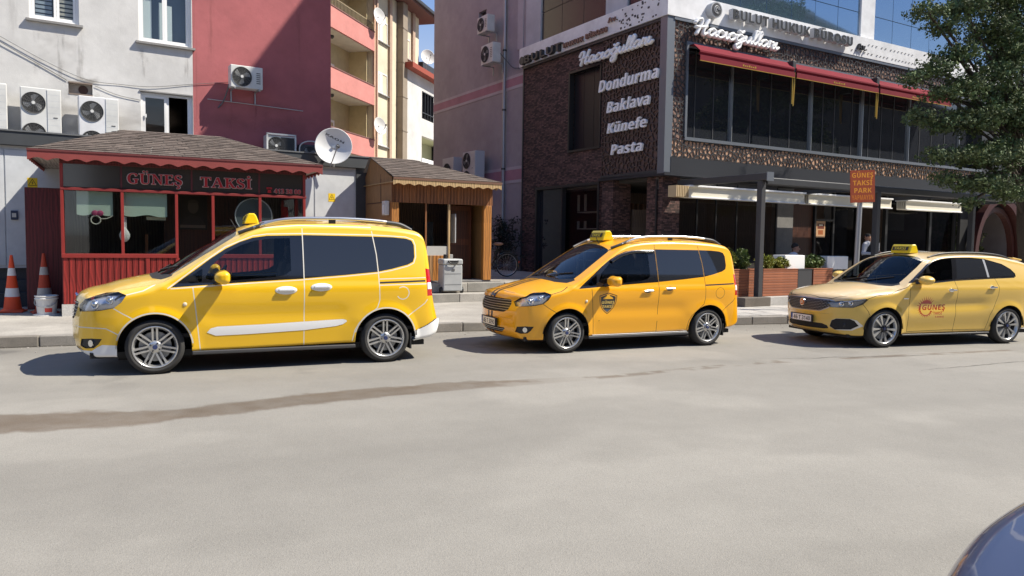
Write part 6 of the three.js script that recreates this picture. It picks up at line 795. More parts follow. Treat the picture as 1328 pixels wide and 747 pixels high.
function cut(tris, proj, poly, cond) {
  const pr = PROJ[proj], ins = [], out = []; let bx0 = 1e9, bx1 = -1e9, by0 = 1e9, by1 = -1e9; for (const [x, y] of poly) { bx0 = Math.min(bx0, x); bx1 = Math.max(bx1, x); by0 = Math.min(by0, y); by1 = Math.max(by1, y); }
  for (const t of tris) {
    const q = t.map(pr), x0 = Math.min(q[0][0], q[1][0], q[2][0]), x1 = Math.max(q[0][0], q[1][0], q[2][0]), y0 = Math.min(q[0][1], q[1][1], q[2][1]), y1 = Math.max(q[0][1], q[1][1], q[2][1]);
    if (x1 < bx0 || x0 > bx1 || y1 < by0 || y0 > by1 || (cond && !cond(t))) { out.push(t); continue; }
    let pcs = [t];
    for (let i = 0; i < poly.length; i++) { const a = poly[i], b = poly[(i + 1) % poly.length], nx = -(b[1] - a[1]), ny = b[0] - a[0], L = Math.hypot(nx, ny); if (L < 1e-9) continue; const ex0 = Math.min(a[0], b[0]), ex1 = Math.max(a[0], b[0]), ey0 = Math.min(a[1], b[1]), ey1 = Math.max(a[1], b[1]); const nxt = [];
      for (const s of pcs) { const w = s.map(pr); if (Math.min(w[0][0], w[1][0], w[2][0]) > ex1 || Math.max(w[0][0], w[1][0], w[2][0]) < ex0 || Math.min(w[0][1], w[1][1], w[2][1]) > ey1 || Math.max(w[0][1], w[1][1], w[2][1]) < ey0) { nxt.push(s); continue; }
        const d = w.map((v) => ((v[0] - a[0]) * nx + (v[1] - a[1]) * ny) / L).map((v) => Math.abs(v) < 1e-6 ? 0 : v); if (d.every((v) => v >= 0) || d.every((v) => v <= 0)) { nxt.push(s); continue; }
        const A = [], Bn = []; for (let k = 0; k < 3; k++) { const k2 = (k + 1) % 3; if (d[k] >= 0) A.push(s[k]); if (d[k] <= 0) Bn.push(s[k]); if (d[k] * d[k2] < 0) { const u = d[k] / (d[k] - d[k2]), v = s[k].map((e, m) => e + (s[k2][m] - e) * u); A.push(v); Bn.push(v); } }
        for (const P of [A, Bn]) for (let k = 1; k < P.length - 1; k++) nxt.push([P[0], P[k], P[k + 1]]); }
      pcs = nxt; }
    for (const s of pcs) { const w = s.map(pr); (inPoly(poly, (w[0][0] + w[1][0] + w[2][0]) / 3, (w[0][1] + w[1][1] + w[2][1]) / 3) ? ins : out).push(s); }
  }
  return [ins, out];
}
function soup(tris, o = {}) { // o.mirror 'both' | 'far' | undefined; o.off along the normal
  const pos = [], nor = [], uv = [], col = [], off = o.off || 0; const add = (t, s) => { const q = s < 0 ? [t[0], t[2], t[1]] : t; for (const v of q) { const L = Math.hypot(v[3], v[4], v[5]) || 1; const nx = v[3] / L, ny = v[4] / L, nz = v[5] / L; pos.push(v[0] + nx * off, v[1] + ny * off, (v[2] + nz * off) * s); nor.push(nx, ny, nz * s); if (o.paleTint) col.push(...o.paleTint(v, ny)); if (o.uv) uv.push(...o.uv(v)); else uv.push(v[0], v[1] + v[2]); } };
  for (const t of tris) { if (o.mirror !== 'far') add(t, 1); if (o.mirror) add(t, -1); }
  const g = new THREE.BufferGeometry(); g.setAttribute('position', new THREE.Float32BufferAttribute(pos, 3)); g.setAttribute('normal', new THREE.Float32BufferAttribute(nor, 3)); g.setAttribute('uv', new THREE.Float32BufferAttribute(uv, 2)); if (o.paleTint) g.setAttribute('color', new THREE.Float32BufferAttribute(col, 3)); return g;
}
// pale sky sheen painted into the body colour of faces that look up
function paintedSkySheen(base, sheenC, k) { return (v, ny) => { const n = wn2(v[0] * 0.31 + 0.2, v[2] * 0.37 + 0.6), t = k * sm(0.16, 0.66, ny) * (0.8 + 0.4 * n); return [0, 1, 2].map((c) => base[c] + (sheenC[c] - base[c]) * Math.min(1, t)); }; }
function ray(tris, axis, a, b, pick = 'max') { // surface coordinate along axis at the two others
  const [i, j, k] = axis === 'z' ? [0, 1, 2] : axis === 'y' ? [0, 2, 1] : [2, 1, 0]; let best = null; for (const t of tris) { const [p, q, r] = t, d = (q[i] - p[i]) * (r[j] - p[j]) - (r[i] - p[i]) * (q[j] - p[j]); if (Math.abs(d) < 1e-12) continue; const u = ((a - p[i]) * (r[j] - p[j]) - (r[i] - p[i]) * (b - p[j])) / d, v = ((q[i] - p[i]) * (b - p[j]) - (a - p[i]) * (q[j] - p[j])) / d; if (u < -1e-4 || v < -1e-4 || u + v > 1.0001) continue; const w = p[k] + u * (q[k] - p[k]) + v * (r[k] - p[k]); if (best === null || (pick === 'max' ? w > best : w < best)) best = w; } return best;
}
const circ = (cx, cy, r, a0, a1, n) => Array.from({ length: n + 1 }, (_, i) => { const a = a0 + (a1 - a0) * i / n; return [cx + Math.cos(a) * r, cy + Math.sin(a) * r]; });
function bandPolys(line, w) { const o = []; for (let i = 0; i < line.length - 1; i++) { const [a, b] = [line[i], line[i + 1]], dx = b[0] - a[0], dy = b[1] - a[1], L = Math.hypot(dx, dy), nx = -dy / L * w / 2, ny = dx / L * w / 2, ex = dx / L * w * 0.25, ey = dy / L * w * 0.25; o.push([[a[0] + nx - ex, a[1] + ny - ey], [a[0] - nx - ex, a[1] - ny - ey], [b[0] - nx + ex, b[1] - ny + ey], [b[0] + nx + ex, b[1] + ny + ey]]); } return o; }
const onSide = (t) => (t[0][5] + t[1][5] + t[2][5]) / 3 > 0.3, onFront = (t) => (t[0][0] + t[1][0] + t[2][0]) / 3 < -0.35 && (t[0][3] + t[1][3] + t[2][3]) / 3 < 0.2, onTop = (t) => (t[0][4] + t[1][4] + t[2][4]) / 3 > 0.2;
class Cutter { constructor(tris) { this.all = tris; this.rest = tris; }
  take(proj, poly, cond) { const [a, b] = cut(this.rest, proj, poly, cond); this.rest = b; return a; }
  band(proj, line, w, cond) { let o = []; for (const p of bandPolys(line, w)) o = o.concat(this.take(proj, p, cond)); return o; } }
function splitTake(list, proj, poly, cond) { return cut(list, proj, poly, cond); }

function wheelParts(t, x, z, o) { // z: outer face, sign gives the side
  const s = Math.sign(z), R0 = o.R, rr = o.rim, w = 0.19, out = []; const tr = (g) => { g.rotateX(Math.PI / 2); if (s < 0) g.rotateY(Math.PI); g.rotateZ(0); g.translate(x, R0, z); return norm(g); };
  // lathe axis is y; after turning, y becomes +z (outward)
  const P = (a) => a.map((p) => new THREE.Vector2(p[0], p[1]));
  const tyre = new THREE.LatheGeometry(P([[rr, -0.02], [rr + 0.012, -0.004], [rr + (R0 - rr) * 0.45, 0.006], [R0 - 0.028, -0.006], [R0 - 0.008, -0.022], [R0, -0.045], [R0, -w + 0.03], [R0 - 0.02, -w], [rr, -w + 0.01]]), 56);
  const wh = part(t, 'wheel', tr(new THREE.LatheGeometry(P([[rr - 0.014, -0.028], [rr - 0.03, -0.05], [rr - 0.045, -w + 0.03], [0.02, -w + 0.03]]), 40)), o.dark ? mt.alloyDark : mt.alloyDark);
  part(wh, 'tyre', tr(tyre), mt.rubber);
  part(wh, 'rim', tr(new THREE.LatheGeometry(P([[rr + 0.006, -0.012], [rr, -0.002], [rr - 0.012, -0.006], [rr - 0.018, -0.024], [rr - 0.03, -0.05]]), 48)), o.dark ? mt.alloy : mt.alloy);
  const hub = tr(new THREE.LatheGeometry(P([[0.0, -0.016], [0.03, -0.018], [0.062, -0.026], [0.075, -0.05]]), 28)); part(wh, 'hub', hub, o.dark ? mt.alloyDark : mt.alloy);
  const spoke = (a, r0, r1, w0, w1, z0, z1, th) => { const ca = Math.cos(a), sa = Math.sin(a); const q = (r, l, zz) => [ca * r - sa * l, zz, sa * r + ca * l]; const A = [q(r0, -w0, z0), q(r0, w0, z0), q(r1, w1, z1), q(r1, -w1, z1)], Bt = [q(r0, -w0 * 1.25, z0 - th), q(r0, w0 * 1.25, z0 - th), q(r1, w1 * 1.25, z1 - th), q(r1, -w1 * 1.25, z1 - th)]; const pos = []; const quad = (a1, b1, c1, d1) => pos.push(...a1, ...b1, ...c1, ...a1, ...c1, ...d1); quad(A[3], A[2], A[1], A[0]); quad(A[0], A[1], Bt[1], Bt[0]); quad(A[1], A[2], Bt[2], Bt[1]); quad(A[2], A[3], Bt[3], Bt[2]); quad(A[3], A[0], Bt[0], Bt[3]); const g = new THREE.BufferGeometry(); g.setAttribute('position', new THREE.Float32BufferAttribute(pos, 3)); g.computeVertexNormals(); return g; };
  const rot = o.rot || 0;
  if (!o.dark) { const n = 7; for (let k = 0; k < n; k++) { const a = rot + k * 2 * Math.PI / n, g = []; for (const e of [-1, 1]) { const off = 0.0215 * e; const gg = spoke(a, 0.055, rr - 0.008, 0.0085, 0.0105, -0.026, -0.012, 0.03); gg.translate(-Math.sin(a) * off, 0, Math.cos(a) * off); g.push(tr(gg)); } part(wh, 'spoke', g, mt.alloy); } }
  else { const n = 5; for (let k = 0; k < n; k++) { const a = rot + k * 2 * Math.PI / n, g = []; for (const e of [-1, 1]) g.push(tr(spoke(a + e * 0.25, 0.05, rr - 0.006, 0.007, 0.021, -0.030, -0.010, 0.022))); part(wh, 'spoke', g, mt.alloy); } }
  const nuts = []; for (let k = 0; k < (o.dark ? 5 : 4); k++) { const a = rot + 0.3 + k * 2 * Math.PI / (o.dark ? 5 : 4), g = new THREE.CylinderGeometry(0.009, 0.009, 0.02, 6); g.translate(Math.cos(a) * 0.05, -0.012, Math.sin(a) * 0.05); nuts.push(tr(g)); } part(wh, 'wheel_nut', nuts, mt.anth2);
  const cp = new THREE.CylinderGeometry(0.024, 0.026, 0.012, 18); cp.translate(0, -0.008, 0); part(wh, 'hub_cap', tr(cp), M(0.03, 0.045, 0.13, { rough: 0.3 }));
  const bd = new THREE.CylinderGeometry(rr * 0.72, rr * 0.72, 0.02, 28); bd.translate(0, -0.10, 0); part(wh, 'brake_disc', tr(bd), mt.galv);
  return wh;
}
function taxiSign(t, x, y, z, o = {}) { // long across the car, wording to the front
  const h = 0.125, w = o.w || 0.43; const s = shape([[-0.085, 0], [0.085, 0], [0.08, 0.03], [0.05, h - 0.02], [0.03, h], [-0.03, h], [-0.05, h - 0.02], [-0.08, 0.03]], w - 0.03, [], 0.015); s.translate(0, 0, -w / 2 + 0.015); s.translate(x, y, z);
  const m = part(t, 'taxi_sign', s, PM(0.80, 0.60, 0.01, { rough: 0.3, clearcoat: 0.6 }), { label: 'yellow roof sign reading TAKSİ' });
  const a = 0.38; for (const e of [-1, 1]) { const bar = B(-w * 0.40, w * 0.40, 0.025, 0.095, 0, 0.004); const tg = text('TAKSİ', fSans, -w * 0.3, w * 0.3, 0.036, 0.048, 0.009, 0.004); for (const g of [bar, tg]) { g.rotateX(-a); g.translate(0, 0, 0.1115); g.rotateY(e * Math.PI / 2); g.translate(x, y + 0.012, z); } part(m, 'sign_plate', bar, M(0.03, 0.03, 0.03, { rough: 0.4 })); part(m, 'sign_lettering', tg, M(0.75, 0.6, 0.05, { rough: 0.4 })); }
  if (o.k) { m.scale.setScalar(o.k); m.position.set(x * (1 - o.k), y * (1 - o.k), z * (1 - o.k)); } part(m, 'foot', [B(x - 0.065, x + 0.065, y - 0.03, y + 0.005, z - w * 0.4, z + w * 0.4)], mt.black); return m;
}
function plateTex(str) { return canvasTex(320, 72, (c, w, h) => { c.fillStyle = '#e9e9e4'; c.fillRect(0, 0, w, h); c.fillStyle = '#2450a4'; c.fillRect(0, 0, 26, h); c.fillStyle = '#fff'; c.font = 'bold 15px sans-serif'; c.fillText('TR', 3, h - 8); c.fillStyle = '#141414'; c.font = 'bold 60px sans-serif'; c.textBaseline = 'middle'; c.textAlign = 'center'; const m = c.measureText(str).width; c.save(); c.translate(173, h / 2 + 3); c.scale(Math.min(1, 276 / m), 1); c.fillText(str, 0, 0); c.restore(); c.strokeStyle = '#222'; c.lineWidth = 3; c.strokeRect(1, 1, w - 2, h - 2); }); }
function handleParts(t, door, x, y, z, m, key) { const k = key === mt.white ? 1 : 0.72, g = new THREE.CapsuleGeometry(0.019 * k, 0.15, 6, 12); g.rotateZ(Math.PI / 2); g.scale(1, 1, 0.75); g.translate(x, y, z + Math.sign(z) * 0.02); part(door, 'handle', g, m); const b = new THREE.SphereGeometry(0.055, 16, 10); b.scale(key === mt.white ? 2.2 : 1.1, key === mt.white ? 0.85 : 0.55, key === mt.white ? 0.2 : 0.07); b.translate(x - 0.005, y - 0.002, z + Math.sign(z) * 0.001); part(door, 'handle_recess', b, key || mt.anth2); }

function pp(parent, name, g, m, extra) { if (!g.attributes.color) return part(parent, name, g, m, extra); const o = new THREE.Mesh(g, m); o.name = name; o.castShadow = o.receiveShadow = true; if (extra) Object.assign(o.userData, extra); parent.add(o); return o; }
function makeVan(o) {
  const t = thing('taxi_van', o.label, 'taxi van', o.pos, o.turn, undefined); t.scale.setScalar(o.scale);
  const body = o.paint, rows = [
    [-.845, .49, -.845, .488, .56, .10, 0, .001], [-.842, .60, -.84, .38, .64, .12, 0, .02], [-.828, .70, -.825, .29, .69, .14, .005, .03], [-.802, .785, -.79, .235, .73, .15, .015, .05], [-.768, .835, -.73, .205, .765, .14, .025, .07], [-.69, .878, -.65, .195, .80, .10, .045, .09], [-.54, .915, -.53, .195, .832, .06, .065, .10], [-.38, .965, -.37, .195, .86, .03, .075, .10], [-.18, 1.012, -.18, .20, .874, .01, .085, .10],
    [-.02, 1.045, -.02, .21, .88, 0, .09, .09], [.08, 1.085, .08, .22, .88, 0, .105, .06], [.3, 1.225, .3, .225, .88, 0, .115, .05], [.6, 1.415, .6, .228, .88, 0, .115, .05], [.84, 1.558, .84, .23, .88, 0, .105, .05], [.97, 1.612, .97, .232, .88, 0, .085, .06], [1.15, 1.648, 1.15, .235, .88, 0, .06, .07], [1.5, 1.682, 1.5, .24, .88, 0, .05, .08], [2.0, 1.692, 2.0, .248, .88, 0, .05, .08], [2.5, 1.672, 2.5, .255, .88, 0, .05, .08], [2.8, 1.642, 2.8, .26, .875, -.01, .05, .08],
    [2.94, 1.605, 2.95, .27, .868, -.03, .045, .07], [3.02, 1.545, 3.06, .285, .858, -.05, .04, .07], [3.07, 1.42, 3.15, .31, .84, -.07, .03, .06], [3.12, 1.2, 3.21, .34, .82, -.09, .02, .05], [3.16, .95, 3.24, .38, .80, -.10, .01, .04], [3.20, .75, 3.26, .43, .77, -.10, 0, .03], [3.25, .56, 3.27, .48, .74, -.10, 0, .01]];
  const arches = [[0, 0.285], [2.489, 0.285]];
  const zs = (y, w, x) => { const b = 0.985; let z = w; if (y > b) { const u = y - b; z -= 0.20 * u + 0.11 * u * u; } else { const u = (b - y); z -= 0.045 * sm(0.35, 0.80, u); z += 0.019 * sm(0.01, 0.075, u) * (1 - sm(0.10, 0.42, u)); z -= 0.014 * Math.exp(-(((y - 0.60) / 0.10) ** 2)) * sm(0.35, 0.6, x) * (1 - sm(1.9, 2.15, x)); }
    for (const [ax, ay] of arches) { const r = Math.hypot(x - ax, y - ay); z += 0.016 * (1 - sm(0.37, 0.46, r)) * (w > 0.8 ? 1 : 0.3); } return z; };
  const K = new Cutter(loftHalf(rows, zs));
  // wheel openings
  for (const [ax, ay] of arches) K.take('side', [[ax - 0.362, -0.1], [ax + 0.362, -0.1], ...circ(ax, ay, 0.362, 0, Math.PI, 28)], (q) => (q[0][2] + q[1][2] + q[2][2]) / 3 > 0.3);
  const white = o.stripes; const G = (name, parent, tris, m, opt, extra) => tris.length && pp(parent, name, soup(tris, m === body && o.paleTint ? { ...opt, paleTint: o.paleTint } : opt), m, extra);
  const near = {}, far = {};
  // glass
  const fw = [[.16, .925], [.28, 1.02], [.42, 1.125], [.56, 1.235], [.713, 1.34], [.86, 1.415], [1.0, 1.465], [1.15, 1.488], [1.44, 1.497], [1.5345, 1.499], [1.5345, 1.008], [1.25, .994], [.928, .975], [.55, .95]];
  const fpane = [[.50, 1.02], [.56, 1.15], [.72, 1.30], [.87, 1.38], [1.02, 1.432], [1.17, 1.456], [1.40, 1.466], [1.40, 1.10], [1.34, 1.055], [1.22, 1.03], [.93, 1.005], [.6, .985]];
  const qpane = [[.30, 1.0], [.44, 1.105], [.475, 1.125], [.465, .985], [.36, .965]];
  const rw = [[1.5455, 1.503], [2.348, 1.497], [2.379, 1.29], [2.391, 1.082], [2.0, 1.046], [1.5455, 1.012]], qw = [[2.404, 1.085], [2.390, 1.29], [2.360, 1.497], [2.60, 1.492], [2.76, 1.478], [2.83, 1.455], [2.855, 1.40], [2.852, 1.26], [2.83, 1.20], [2.76, 1.165], [2.56, 1.115]];
  let F = K.take('side', fw, onSide); let [fp, f2] = cut(F, 'side', fpane); let [qp, ftrim] = cut(f2, 'side', qpane);
  const RWt = K.take('side', rw, onSide), QW = K.take('side', qw, onSide);
  const ws = K.take('top', [[.02, -.1], [.025, .2], [.06, .45], [.13, .60], [.17, .705], [.30, .70], [.55, .655], [.80, .61], [.835, .55], [.86, .3], [.87, -.1]], (q) => onTop(q) && (q[0][0] + q[1][0] + q[2][0]) / 3 > 0.0);
  const cowl = K.take('top', [[-.07, -.1], [-.06, .25], [-.03, .5], [.06, .70], [.17, .76], [.19, .66], [.12, .55], [.06, .40], [.03, .2], [.025, -.1]], (q) => onTop(q) && q[0][1] > .85);
  // lamps, grille, bumper openings
  const head = K.take('side', [[-.715, .672], [-.72, .735], [-.66, .80], [-.58, .833], [-.46, .868], [-.34, .883], [-.262, .85], [-.31, .775], [-.384, .715], [-.5, .69]], (q) => q[0][2] > 0.3);
  const gr = K.take('front', [[-.1, .565], [.40, .575], [.50, .62], [.545, .70], [.53, .755], [.48, .765], [-.1, .775]], onFront); const gl = K.take('front', [[-.1, .272], [.33, .275], [.42, .335], [.40, .348], [-.1, .348]], onFront);
  const fog = K.take('side', [[-.715, .31], [-.70, .385], [-.60, .395], [-.50, .392], [-.535, .335], [-.58, .292], [-.66, .285]], (q) => q[0][2] > 0.3);
  const tail = K.take('side', [[2.982, 1.12], [3.04, 1.11], [3.2, 1.02], [3.3, .79], [3.0, .788], [2.99, .95]], (q) => q[0][0] > 2.9 && q[0][2] > 0.4);
  const rearGlass = K.take('front', [[-.1, 1.06], [.55, 1.06], [.60, 1.12], [.55, 1.46], [-.1, 1.48]], (q) => q[0][0] > 2.9 && (q[0][3] + q[1][3] + q[2][3]) / 3 > 0.3);
  const slider = K.band('side', [[2.414, .954], [2.972, .971]], .022, onSide);
  const clad = K.take('side', [[.512, .43], [.55, .475], [.62, .492], [1.08, .502], [1.98, .535], [2.02, .522], [2.025, .505], [1.98, .475], [1.9, .455], [1.535, .42], [.92, .397], [.6, .392]], onSide);
  // panel gaps
  const gaps = [[[.375, .925], [.40, .70], [.445, .23]], [[1.540, 1.575], [1.540, .245]], [[2.345, 1.56], [2.384, 1.29], [2.398, 1.075], [2.41, .75], [2.38, .66], [2.28, .58], [2.17, .49], [2.12, .40], [2.09, .27]], [[-.262, .852], [-.106, .892], [.0, .95], [.06, 1.0]], [[-.384, .712], [-.30, .655], [-.19, .59]], [[3.003, .745], [2.97, .70], [2.75, .545]], [[.98, 1.565], [1.5, 1.612], [2.34, 1.606]]];
  const lineM = white ? M(0.68, 0.66, 0.60, { rough: 0.5 }) : M(0.02, 0.015, 0.008, { rough: 0.8 }), lw = white ? .0105 : .0075;
  let lines = []; for (const l of gaps) lines = lines.concat(K.band('side', l, lw, onSide));
  if (white) { for (const a of arches) lines = lines.concat(K.band('side', circ(a[0], a[1], .372, .1, Math.PI - .25, 26), .015, onSide)); for (const l of [[[-.76, .51], [-.55, .508], [-.46, .50], [-.33, .425]], [[2.41, .997], [2.98, 1.01]], [[2.41, .925], [2.99, .935]], [[.16, .912], [.55, .937], [.93, .962], [1.53, .995]], [[1.545, .998], [2.0, 1.032], [2.39, 1.068], [2.56, 1.098], [2.76, 1.148], [2.84, 1.185], [2.87, 1.26], [2.872, 1.40], [2.85, 1.465]], [[.13, .915], [.42, 1.145], [.71, 1.36], [1.0, 1.485], [1.15, 1.508], [1.53, 1.52], [2.36, 1.517], [2.76, 1.498], [2.85, 1.465]], circ(2.69, .83, .075, -2.6, 2.2, 16)]) lines = lines.concat(K.band('side', l, .011, onSide)); }
  else { for (const a of arches) lines = lines.concat(K.band('side', circ(a[0], a[1], .43, .35, Math.PI - .5, 2), .0001, onSide)); lines = lines.concat(K.band('side', circ(2.69, .83, .085, 0, 6.283, 24), .006, onSide), K.band('side', [[.52, .455], [1.5, .478]], .006, onSide), K.band('side', [[.52, .455], [.53, .42]], .006, onSide), K.band('side', [[1.58, .48], [2.0, .51]], .006, onSide)); }
  if (!white) lines = lines.concat(K.band('top', [[-.70, .0], [-.695, .3], [-.66, .5]], .007, (q) => onTop(q) && q[0][0] < -.5));
  let skirtF = [], skirtR = []; if (white) { skirtF = K.take('side', [[-.9, .10], [-.9, .265], [-.6, .262], [-.55, .30], [-.5, .328], [-.33, .32], [-.33, .10]], (q) => q[0][2] > 0); skirtR = K.take('side', [[2.80, .15], [2.835, .36], [3.0, .43], [3.12, .50], [3.4, .50], [3.4, .15]], (q) => q[0][0] > 2.7); }
  let hoodStripe = []; if (o.hoodStripes) { hoodStripe = K.take('top', [[-.85, .028], [-.85, .095], [-.06, .095], [-.06, .028]], (q) => onTop(q) && q[0][0] < 0.05).concat(K.take('front', [[.028, .785], [.095, .785], [.095, .9], [.028, .9]], (q) => onFront(q)), K.take('front', [[.028, .34], [.095, .34], [.095, .565], [.028, .565]], onFront), K.take('front', [[.028, .15], [.095, .15], [.095, .272], [.028, .272]], onFront)); }
  // doors, bonnet, bumper
  const logoPoly = [[.47, .53], [.47, .885], [.84, .885], [.84, .53]]; let logo = []; if (o.logo) logo = K.take('side', logoPoly, onSide);
  const fd = K.take('side', [[.13, .905], [.40, 1.14], [.71, 1.36], [1.0, 1.49], [1.15, 1.515], [1.54, 1.54], [1.54, .24], [.445, .23], [.40, .70], [.375, .925]], onSide), rd = K.take('side', [[1.54, 1.56], [2.345, 1.56], [2.384, 1.29], [2.398, 1.075], [2.41, .75], [2.38, .66], [2.28, .58], [2.17, .49], [2.12, .40], [2.09, .25], [1.54, .24]], onSide);
  const bumper = K.take('side', [[-1, .1], [-1, .60], [-.60, .62], [-.384, .70], [-.19, .58], [-.33, .1]], (q) => q[0][2] > -1 && q[0][0] < -.15), bonnet = K.take('side', [[-1, .60], [-.72, .60], [-.70, .80], [-.34, .885], [-.262, .853], [-.106, .892], [.0, .95], [.1, 1.08], [-.1, 1.3], [-1, 1.3]], (q) => q[0][0] < .1);
  const rbump = K.take('side', [[2.75, .545], [2.97, .70], [3.003, .745], [3.4, .745], [3.4, .1], [2.83, .1], [2.85, .36]], (q) => q[0][0] > 2.7);
  const tailgate = K.take('front', [[-.1, .7], [.62, .7], [.66, 1.1], [.58, 1.56], [-.1, 1.58]], (q) => q[0][0] > 2.95 && (q[0][3] + q[1][3] + q[2][3]) / 3 > 0.35);
  const shell = K.rest;
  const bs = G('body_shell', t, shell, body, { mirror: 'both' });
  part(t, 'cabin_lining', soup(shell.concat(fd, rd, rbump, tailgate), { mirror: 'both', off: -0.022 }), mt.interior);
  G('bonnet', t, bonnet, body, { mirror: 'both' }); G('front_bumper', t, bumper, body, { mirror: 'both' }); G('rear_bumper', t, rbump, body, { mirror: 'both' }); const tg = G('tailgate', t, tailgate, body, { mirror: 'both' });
  if (skirtF.length) { G('rear_skirt', t, skirtR, mt.white, { mirror: 'both', off: 0.02 }, { label: 'white lower rear skirt' }); }
  G('panel_line', t, lines, lineM, { mirror: 'both' }, white ? { label: 'white tape along the panel edges' } : {});
  G('sliding_rail', t, slider, mt.black, { mirror: 'both' }); if (hoodStripe.length) G('bonnet_stripe', t, hoodStripe, M(0.035, 0.022, 0.012, { rough: 0.35 }), { mirror: 'both' }, { label: 'pair of dark stripes along the bonnet' });
  const hm = white ? PM(0.78, 0.79, 0.80, { rough: 0.2, metal: 0.3, clearcoat: 1 }) : mt.chrome;
  for (const s of [1, -1]) { const mo = s > 0 ? {} : { mirror: 'far' };
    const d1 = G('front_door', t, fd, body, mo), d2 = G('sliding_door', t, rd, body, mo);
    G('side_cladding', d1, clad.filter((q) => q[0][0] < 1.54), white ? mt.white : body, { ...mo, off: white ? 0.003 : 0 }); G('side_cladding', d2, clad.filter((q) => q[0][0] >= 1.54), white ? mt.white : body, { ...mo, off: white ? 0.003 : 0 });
    G('window_trim', d1, ftrim, mt.blackGloss, mo); G('window_pane', d1, fp, thinGlass(0.64, 0.67, 0.67), mo); G('quarter_pane', d1, qp, thinGlass(0.50, 0.53, 0.54), mo); if (skirtF.length) G('front_skirt', t, skirtF, mt.white, mo, { label: 'white lower front skirt' }); G('window_pane', d2, RWt, mt.darkGlass, mo, { label: 'dark tinted sliding door window' }); G('quarter_window', t, QW, mt.darkGlass, mo);
    const yz = (x, y) => (ray(K.all, 'z', x, y) || .88) * s;
    handleParts(t, d1, 1.345, .882, yz(1.345, .882), hm, white ? mt.white : mt.anth2); handleParts(t, d2, 1.735, .912, yz(1.735, .912), hm, white ? mt.white : mt.anth2);
    if (o.logo && s > 0) G('door_emblem', d1, logo, o.logoMat, { uv: (v) => [(v[0] - .47) / .37, (v[1] - .53) / .355] }, { label: 'shield emblem with GÜNEŞ TAKSİ on the front door' }); else if (o.logo) G('door_patch', d1, logo, body, mo);
    if (o.visor) { const V = [[.74, 1.335], [.9, 1.42], [1.06, 1.466], [1.2, 1.486], [1.50, 1.492]]; part(d1, 'wind_visor', tube(V.map(([x, y]) => [x, y - .022, (ray(K.all, 'z', x, y - .022) || .78) * s + .012 * s]), .026, 8, 24), mt.blackGloss); }
    // lamps
    const hl = G('headlight', t, head, mt.lampWhite, mo); G('lamp_reflector', hl, head, M(0.66, 0.67, 0.70, { rough: 0.3, metal: 0.7 }), { ...mo, off: -0.035 }); const bulbs = []; for (const [x, y, r] of [[-.56, .755, .045], [-.42, .795, .04]]) { const z = (ray(K.all, 'z', x, y) || .7); const g = new THREE.TorusGeometry(r, .008, 8, 20); g.rotateY(-.75 * s); g.translate(x, y, (z - .022) * s); bulbs.push(g); const q = new THREE.SphereGeometry(r * .7, 12, 10); q.translate(x, y, (z - .05) * s); bulbs.push(q); } part(hl, 'lamp_bulb', bulbs, mt.chrome); part(hl, 'dark_bezel', [tube([[-.68, .70, .58 * s], [-.52, .715, .735 * s], [-.36, .745, .815 * s]], .012, 6), tube([[-.30, .85, .82 * s], [-.36, .80, .82 * s], [-.40, .74, .80 * s]], .018, 6)], mt.anth2);
    G('fog_lamp_recess', t, fog, mt.black, { ...mo, off: -0.012 }); { const x = -.60, y = .342, z = ray(K.all, 'z', x, y) || .7; const g = new THREE.CylinderGeometry(.036, .036, .03, 18); g.rotateX(Math.PI / 2); g.rotateY(-.85 * s); g.translate(x, y, (z - .01) * s); part(t, 'fog_lamp', g, mt.chrome); }
    const tl = G('tail_light', t, tail, mt.lampRed, mo); const [tw] = cut(tail, 'side', [[3.0, .87], [3.0, .95], [3.4, .95], [3.4, .87]]); G('reversing_lamp', tl, tw, M(0.8, 0.8, 0.8, { rough: 0.2 }), { ...mo, off: 0.003 });
    // mirror
    const ms = new RoundedBoxGeometry(.155, .16, .25, 5, .060), mp = ms.attributes.position; for (let i = 0; i < mp.count; i++) { const x = mp.getX(i), y = mp.getY(i), z = mp.getZ(i), f = 1 - .30 * sm(.03, -.085, x) , q = 1 - .14 * sm(0, .115, z * s) ; mp.setXYZ(i, x + .012 * Math.abs(z) / .1, y * f * q, z * (1 - .12 * sm(.02, -.075, x))); } ms.computeVertexNormals(); ms.translate(.655, 1.035, (0.88 + .15) * s); const mm = part(t, 'mirror', ms, o.plain || body); part(mm, 'mirror_glass', (() => { const g = new THREE.CircleGeometry(.07, 18); g.scale(1.35, 1, 1); g.rotateY(Math.PI / 2); g.translate(.752, 1.035, (.88 + .15) * s); return g; })(), mt.chrome); part(mm, 'mirror_arm', [rod([.60, .965, .855 * s], [.63, .985, .96 * s], .028, 8, .02)], mt.black);
    part(t, 'side_repeater', (() => { const g = new THREE.SphereGeometry(.022, 12, 8); g.scale(1, 1, .4); g.translate(.295, .745, yz(.295, .745)); return g; })(), M(0.7, 0.6, 0.45, { rough: 0.2 }));
